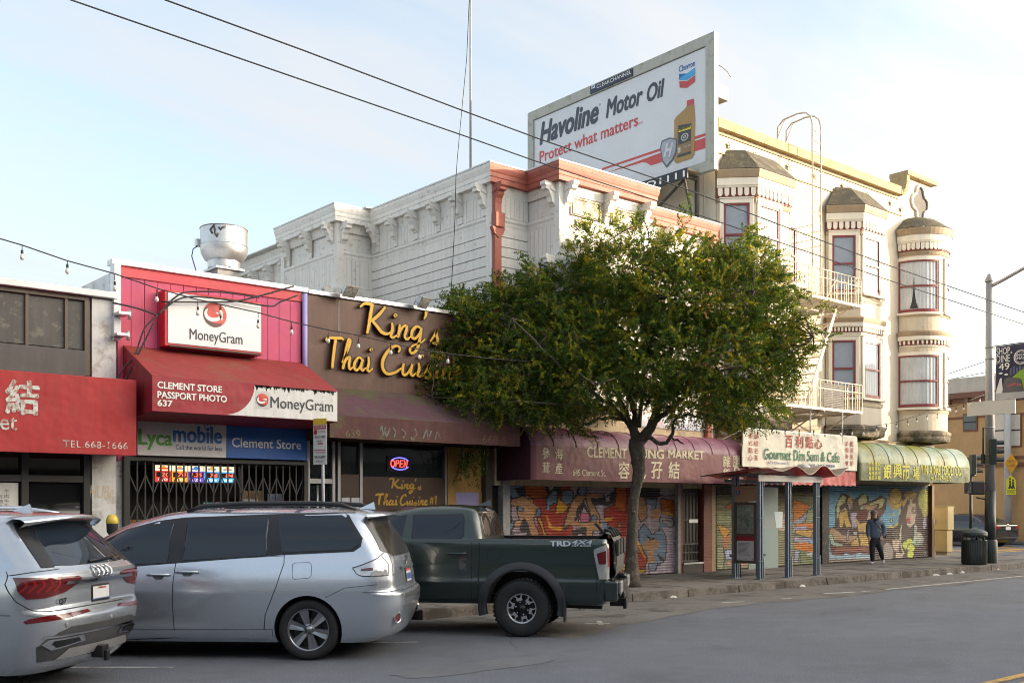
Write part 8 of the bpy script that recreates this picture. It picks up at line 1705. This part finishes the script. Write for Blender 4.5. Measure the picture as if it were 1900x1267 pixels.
b = MB(); b.lathe([(.082,1.521),(.088,1.53),(.085,1.58),(.06,1.635),(.001,1.66)], c, 16); b.build('dome', M('meter_yellow', (.62,.45,.06), .4, var=.06), mt)

# ================================================================ wires and string lights
def wire(name, label, pts, r=.008, mat=RUBBER): b = MB(); b.tube(pts, r, 5); return tag(b.build(name, mat), label, 'wire')
def wy(u, v, y): x, z = atY(u, v, y); return (x, y, z)
wire('overhead_wire', 'upper of two long black wires crossing the whole sky', [wy(u, v, 9.) for u, v in ((180,-46),(305,0),(560,93),(870,210),(1000,258),(1270,350),(1480,430),(1640,489.5),(1900,579.5),(2000,614))], .008)
wire('overhead_wire', 'lower of two long black wires crossing the whole sky', [wy(u, v, 9.6) for u, v in ((60,-24),(130,0),(500,128),(860,252),(990,298),(1240,380),(1500,468),(1640,517),(1900,602),(2000,634))], .008)
for i, (pts, l) in enumerate((([(1758,694),(1835,668),(1900,650)],'topmost'),([(1758,705),(1900,676)],'second'),([(1758,713),(1900,682)],'third'),([(1758,725),(1900,692)],'lowest'))):
    b = MB(); b.tube([atD(u, v, 60) for u, v in [(1560, pts[0][1]+(1758-1560)*.3)]+pts+[(2000, pts[-1][1]-25)]], .018, 5); tag(b.build('side_street_wire', RUBBER), l+' of the dark cables over the tan building', 'wire', 'cables over the side street')
def string(name, label, pts, y, bulbs, grp):
    o = thing(name, label, 'string lights', (pts[0][0]*0+atY(*pts[len(pts)//2], y)[0], y, 5), grp); P = [Vector(wy(u, v, y)) for u, v in pts]; b = MB(); b.tube(P, .009, 5); b.build('cable', RUBBER, o)
    for u, v in bulbs:
        x, z = atY(u, v, y)
        for i in range(len(pts)-1):
            if pts[i][0] <= u <= pts[i+1][0]: f_ = (u-pts[i][0])/(pts[i+1][0]-pts[i][0]); vc_ = pts[i][1]*(1-f_)+pts[i+1][1]*f_
        zc = atY(u, vc_, y)[1]; k = (zc-z)/.15 if zc-z > .12 else .8
        m = MB(); m.tube([(x,y,zc),(x,y,z+.07*k)], .006, 5); m.lathe([(.001,.075),(.016,.07),(.018,.035),(.016,.02)], (x,y,z), 8); so = m.build('socket', BLACK, o)
        m = MB(); m.lathe([(.014,.022),(.026,-.005),(.030,-.03),(.020,-.055),(.001,-.065)], (x,y,z), 10); m.build('bulb', BULB, so)
string('string_lights', 'string of clear bulbs slung from the left edge past the pink shop into the tree', [(-60,425),(0,443),(41,455),(125,484),(213,508),(291,535),(367,556),(409,565),(479,580),(541,597),(609,612),(665,622),(725,636),(778,648),(831,656),(900,664),(1000,672)], 14.75, [(41,474),(125,500),(213,532),(291,553),(367,578),(409,578),(479,602),(541,614),(609,630),(665,640),(725,652),(778,660),(831,668)], 'festoon lights')
string('string_lights', 'string of clear bulbs along the ledge above the cream board', [(1380,792),(1430,795),(1500,797),(1560,796),(1600,793),(1660,784),(1705,770),(1740,762)], 15.25, [(1433,801),(1457,802),(1483,803),(1510,804),(1531,806),(1560,804),(1581,803),(1602,803),(1626,797),(1645,793),(1663,790),(1684,786),(1701,781),(1720,776),(1739,772)], 'festoon lights')
b_ = [(1774,762),(1788,757),(1802,748),(1818,742)]
string('string_lights', 'short run of clear bulbs hanging before the tan building near the lamp post', [(1735,760),(1774,752),(1802,741),(1832,730)], 14.2, b_, 'festoon lights')
# service cables on the pink wall
svc = []
for pts in ([(210,562),(255,572),(292,585)], [(292,585),(268,610),(250,660),(232,680),(218,705),(212,740)], [(292,585),(330,548),(362,541),(420,543),(480,552)], [(292,585),(340,552),(420,556),(500,568),(520,560),(552,548)], [(300,560),(420,560),(470,552),(545,531)], [(285,600),(245,680),(226,720),(215,760)]): svc.append(pts)
b = MB()
for pts in svc: b.tube(smooth_line([wy(u, v, 16.2) for u, v in pts]), .014, 6)
tag(b.build('service_cable', RUBBER), 'tangle of black service cables looping over the pink planks', 'cable')
b = MB()
for u, v in ((225,582),(222,621)): x, z = atY(u, v, 16.3); b.box((x-.07,16.2,z-.02),(x+.10,16.5,z+.02)); b.tube([(x+.11,16.25,z-.08),(x+.11,16.25,z+.06)], .03, 8)
tag(b.build('cable_bracket', METAL), 'pair of steel cable brackets on the edge of the pink wall', 'bracket')
# litter along the gutter
lr = random.Random(4); LIT = M('litter_white', (.60,.58,.55), .6, var=.15); LITY = M('litter_yellow', (.45,.36,.12), .7)
for i, (u, v, sz, l) in enumerate(((1213,1103,.05,'tiny white scrap in the gutter below the tree'),(1245,1109,.13,'crumpled white paper in the gutter right of the tree trunk'),(1488,1089,.09,'white paper scrap on the road before the shelter'),(1658,1073,.12,'white scrap by the kerb beyond the shelter'),(1735,1067,.16,'crumpled white paper against the kerb, left of a pair'),(1760,1065,.15,'flat white litter against the kerb near the bin'),(1784,1063,.12,'white crumpled cup at the kerb below the bin'),(1848,1057,.12,'white litter at the foot of the lamp post kerb'),(880,1136,.16,'cream food wrapper behind the pickup rear wheel'),(1298,1104,.10,'yellowish leaf litter in the gutter left of the shelter'))):
    x, y = atZ(u, v, .0); b = MB(); n = 9; rows = []
    for j, (s_r, z) in enumerate(((1,.008),(.8,.03),(.35,.045),(.02,.04))): rows.append([(x+sz*s_r*math.cos(6.283*k/n)*(1+.3*math.sin(k*2.3+i)), y+sz*.6*s_r*math.sin(6.283*k/n)*(1+.3*math.cos(k*1.7)), z*(1+.4*math.sin(k+i))) for k in range(n)])
    b.grid(rows, smooth=False, close=True); tag(b.build('litter', LITY if i in (8,9) else LIT), l, 'litter', 'litter along the kerb')

# ================================================================ the walking man
pe = thing('person', 'man walking in a grey cap, blue jacket and dark trousers before the painted shutter', 'person', (26.24, 15.47, .15), None, 0.)
PW = Matrix.Translation((26.24,15.47,.15)) @ Matrix(((.7646,.6445,0,0),(-.6445,.7646,0,0),(0,0,1,0),(0,0,0,1)))
def skin(name, mat, verts, edges, parent, sub=2, root=0):
    """a limb skeleton grown into one smooth skin; verts are (x right, y away, z, radius)"""
    me = bpy.data.meshes.new(name); me.from_pydata([tuple(v[:3]) for v in verts], edges, []); o = bpy.data.objects.new(name, me); COL.objects.link(o)
    md = o.modifiers.new('skin', 'SKIN'); sk_ = me.skin_vertices[0].data if me.skin_vertices else None
    if sk_ is None:
        bmx = bmesh.new(); bmx.from_mesh(me); bmx.verts.layers.skin.verify(); bmx.to_mesh(me); bmx.free(); sk_ = me.skin_vertices[0].data
    for i, v in enumerate(verts): r_ = v[3]; sk_[i].radius = r_ if isinstance(r_, tuple) else (r_, r_); sk_[i].use_root = (i == root)
    md.use_smooth_shade = True; sd_ = o.modifiers.new('sub', 'SUBSURF'); sd_.levels = sub; sd_.render_levels = sub
    dg = bpy.context.evaluated_depsgraph_get(); dg.update(); m2 = bpy.data.meshes.new_from_object(o.evaluated_get(dg)); bpy.data.objects.remove(o); bpy.data.meshes.remove(me)
    m2.transform(ORG[parent].inverted() @ PW); m2.name = name; m2.materials.clear(); m2.materials.append(mat); m2.polygons.foreach_set('use_smooth', [True]*len(m2.polygons)); o = bpy.data.objects.new(name, m2); COL.objects.link(o); o.parent = parent; ORG[o] = ORG[parent]; return o
SKIN = M('skin', (.42,.26,.19), .6, var=.08, vs=20); JACK = M('blue_grey_jacket', (.095,.125,.17), .8, var=.12, vs=7, bump=.4, bs=30); TROU = M('dark_navy_trousers', (.013,.015,.022), .8, var=.15, vs=8); CAPG = M('grey_cap', (.13,.12,.13), .8); FUR = M('dark_fur_collar', (.03,.022,.018), .95, var=.4, vs=40, bump=1., bs=120); SHOE = M('pale_grey_shoe', (.40,.40,.42), .6, var=.1)
vb = [(-.03,0,.95,.08),(-.04,0,1.15,.09),(-.045,-.02,1.27,.05),(-.06,-.05,1.33,.062),(-.072,-.065,1.39,.088),(-.07,-.055,1.45,.075),(-.10,-.145,1.375,.018),(-.085,-.13,1.325,.03),
 (.17,0,1.17,.05),(.235,0,.95,.045),(.15,-.07,.80,.032),(.115,-.09,.755,.030),(-.18,0,1.18,.05),(-.225,-.02,.96,.045),(-.225,-.07,.79,.032),(-.215,-.085,.745,.030)]
eb = [(0,1),(1,2),(2,3),(3,4),(4,5),(4,6),(3,7),(1,8),(8,9),(9,10),(10,11),(1,12),(12,13),(13,14),(14,15)]
for k, (hx, hy, hz_, sx_) in enumerate(((.115,-.09,.755,1),(-.215,-.085,.745,-1))):      # five fingers rooted in each palm
    base = 11 if k == 0 else 15
    for f_ in range(4):
        i0 = len(vb); dx_ = -.020+.013*f_; ln_ = (.052,.060,.057,.044)[f_]; vb += [(hx+dx_, hy-.018, hz_-.028, .0095), (hx+dx_*1.1, hy-.030, hz_-.028-ln_*.6, .0085), (hx+dx_*1.1, hy-.018, hz_-.030-ln_, .0075)]; eb += [(base,i0),(i0,i0+1),(i0+1,i0+2)]
    i0 = len(vb); vb += [(hx-sx_*.030, hy-.022, hz_-.010, .010), (hx-sx_*.036, hy-.038, hz_-.038, .009)]; eb += [(base,i0),(i0,i0+1)]
skin('body', SKIN, vb, eb, pe)
skin('jacket', JACK, [(-.02,0,.66,(.165,.12)),(-.02,0,.90,(.185,.135)),(-.02,0,1.06,(.175,.125)),(-.02,0,1.19,(.13,.09)),(.14,.0,1.185,.085),(.215,.01,1.08,.080),(.245,0,.94,.075),(.20,-.05,.83,.062),(.15,-.08,.765,.05),(-.155,0,1.19,.085),(-.205,0,1.08,.075),(-.225,-.02,.94,.070),(-.225,-.05,.82,.058),(-.222,-.07,.755,.048),(-.035,-.01,1.25,.085)], [(0,1),(1,2),(2,3),(3,4),(4,5),(5,6),(6,7),(7,8),(3,9),(9,10),(10,11),(11,12),(12,13),(3,14)], pe)
skin('trousers', TROU, [(-.02,0,.82,(.135,.11)),(-.02,0,.65,(.13,.105)),(-.09,-.01,.58,.098),(-.115,-.04,.40,.078),(-.10,-.02,.22,.066),(-.088,0,.085,.060),(.06,.01,.58,.098),(.115,-.05,.41,.076),(.175,.03,.26,.064),(.235,.10,.135,.056)], [(0,1),(1,2),(2,3),(3,4),(4,5),(1,6),(6,7),(7,8),(8,9)], pe)
skin('fur_collar', FUR, [(-.10,-.07,1.24,.045),(-.02,-.09,1.23,.05),(.04,-.05,1.27,.055),(.05,.02,1.31,.055),(.0,.07,1.32,.05),(-.07,.06,1.31,.045),(-.11,.0,1.28,.045)], [(0,1),(1,2),(2,3),(3,4),(4,5),(5,6)], pe)
skin('shoe', SHOE, [(-.075,.02,.055,.045),(-.12,-.03,.045,.042),(-.185,-.08,.032,.032)], [(0,1),(1,2)], pe); skin('shoe', SHOE, [(.25,.12,.135,.045),(.235,.08,.075,.042),(.20,.02,.035,.032)], [(0,1),(1,2)], pe)
def ell(mb, c, r, z0=-1., z1=1., n=18, k=8, m=0):
    rows = []
    for i in range(k+1):
        zz_ = z0+(z1-z0)*i/k; q = math.sqrt(max(0, 1-zz_*zz_)); rows.append([PW @ Vector((c[0]+r[0]*q*math.cos(6.2832*j/n), c[1]+r[1]*q*math.sin(6.2832*j/n), c[2]+r[2]*zz_)) for j in range(n)])
    mb.grid(rows, m, close=True)
b = MB(); ell(b, (-.068,-.052,1.415), (.098,.112,.105), .05, 1.); b.build('cap', CAPG, pe); b = MB(); ell(b, (-.108,-.165,1.425), (.075,.085,.012)); b.build('cap_brim', CAPG, pe)
b = MB(); ell(b, (-.052,-.025,1.385), (.096,.092,.085), -1., .4); b.build('hair', M('dark_hair', (.02,.016,.014), .8), pe)
bag = thing('shoulder_bag', 'small black shoulder bag with a strap across the blue jacket', 'bag', (26.3, 15.5, .9)); OW = lambda p: PW @ Vector(p)
b = MB(); b.tube([OW(p) for p in ((-.10,-.12,1.24),(-.03,-.145,1.13),(.06,-.150,1.02),(.14,-.13,.93),(.20,-.06,.86),(.24,.04,.82))], .014, 6); b.build('strap', BLACK, bag)
b = MB(); b.add([OW((x,y,z)) for z in (.74,.86) for x, y in ((.20,.02),(.30,.0),(.30,.10),(.20,.12))], [(3,2,1,0),(4,5,6,7),(0,1,5,4),(1,2,6,5),(2,3,7,6),(3,0,4,7)]); b.build('pouch', BLACK, bag, bevel=.02)
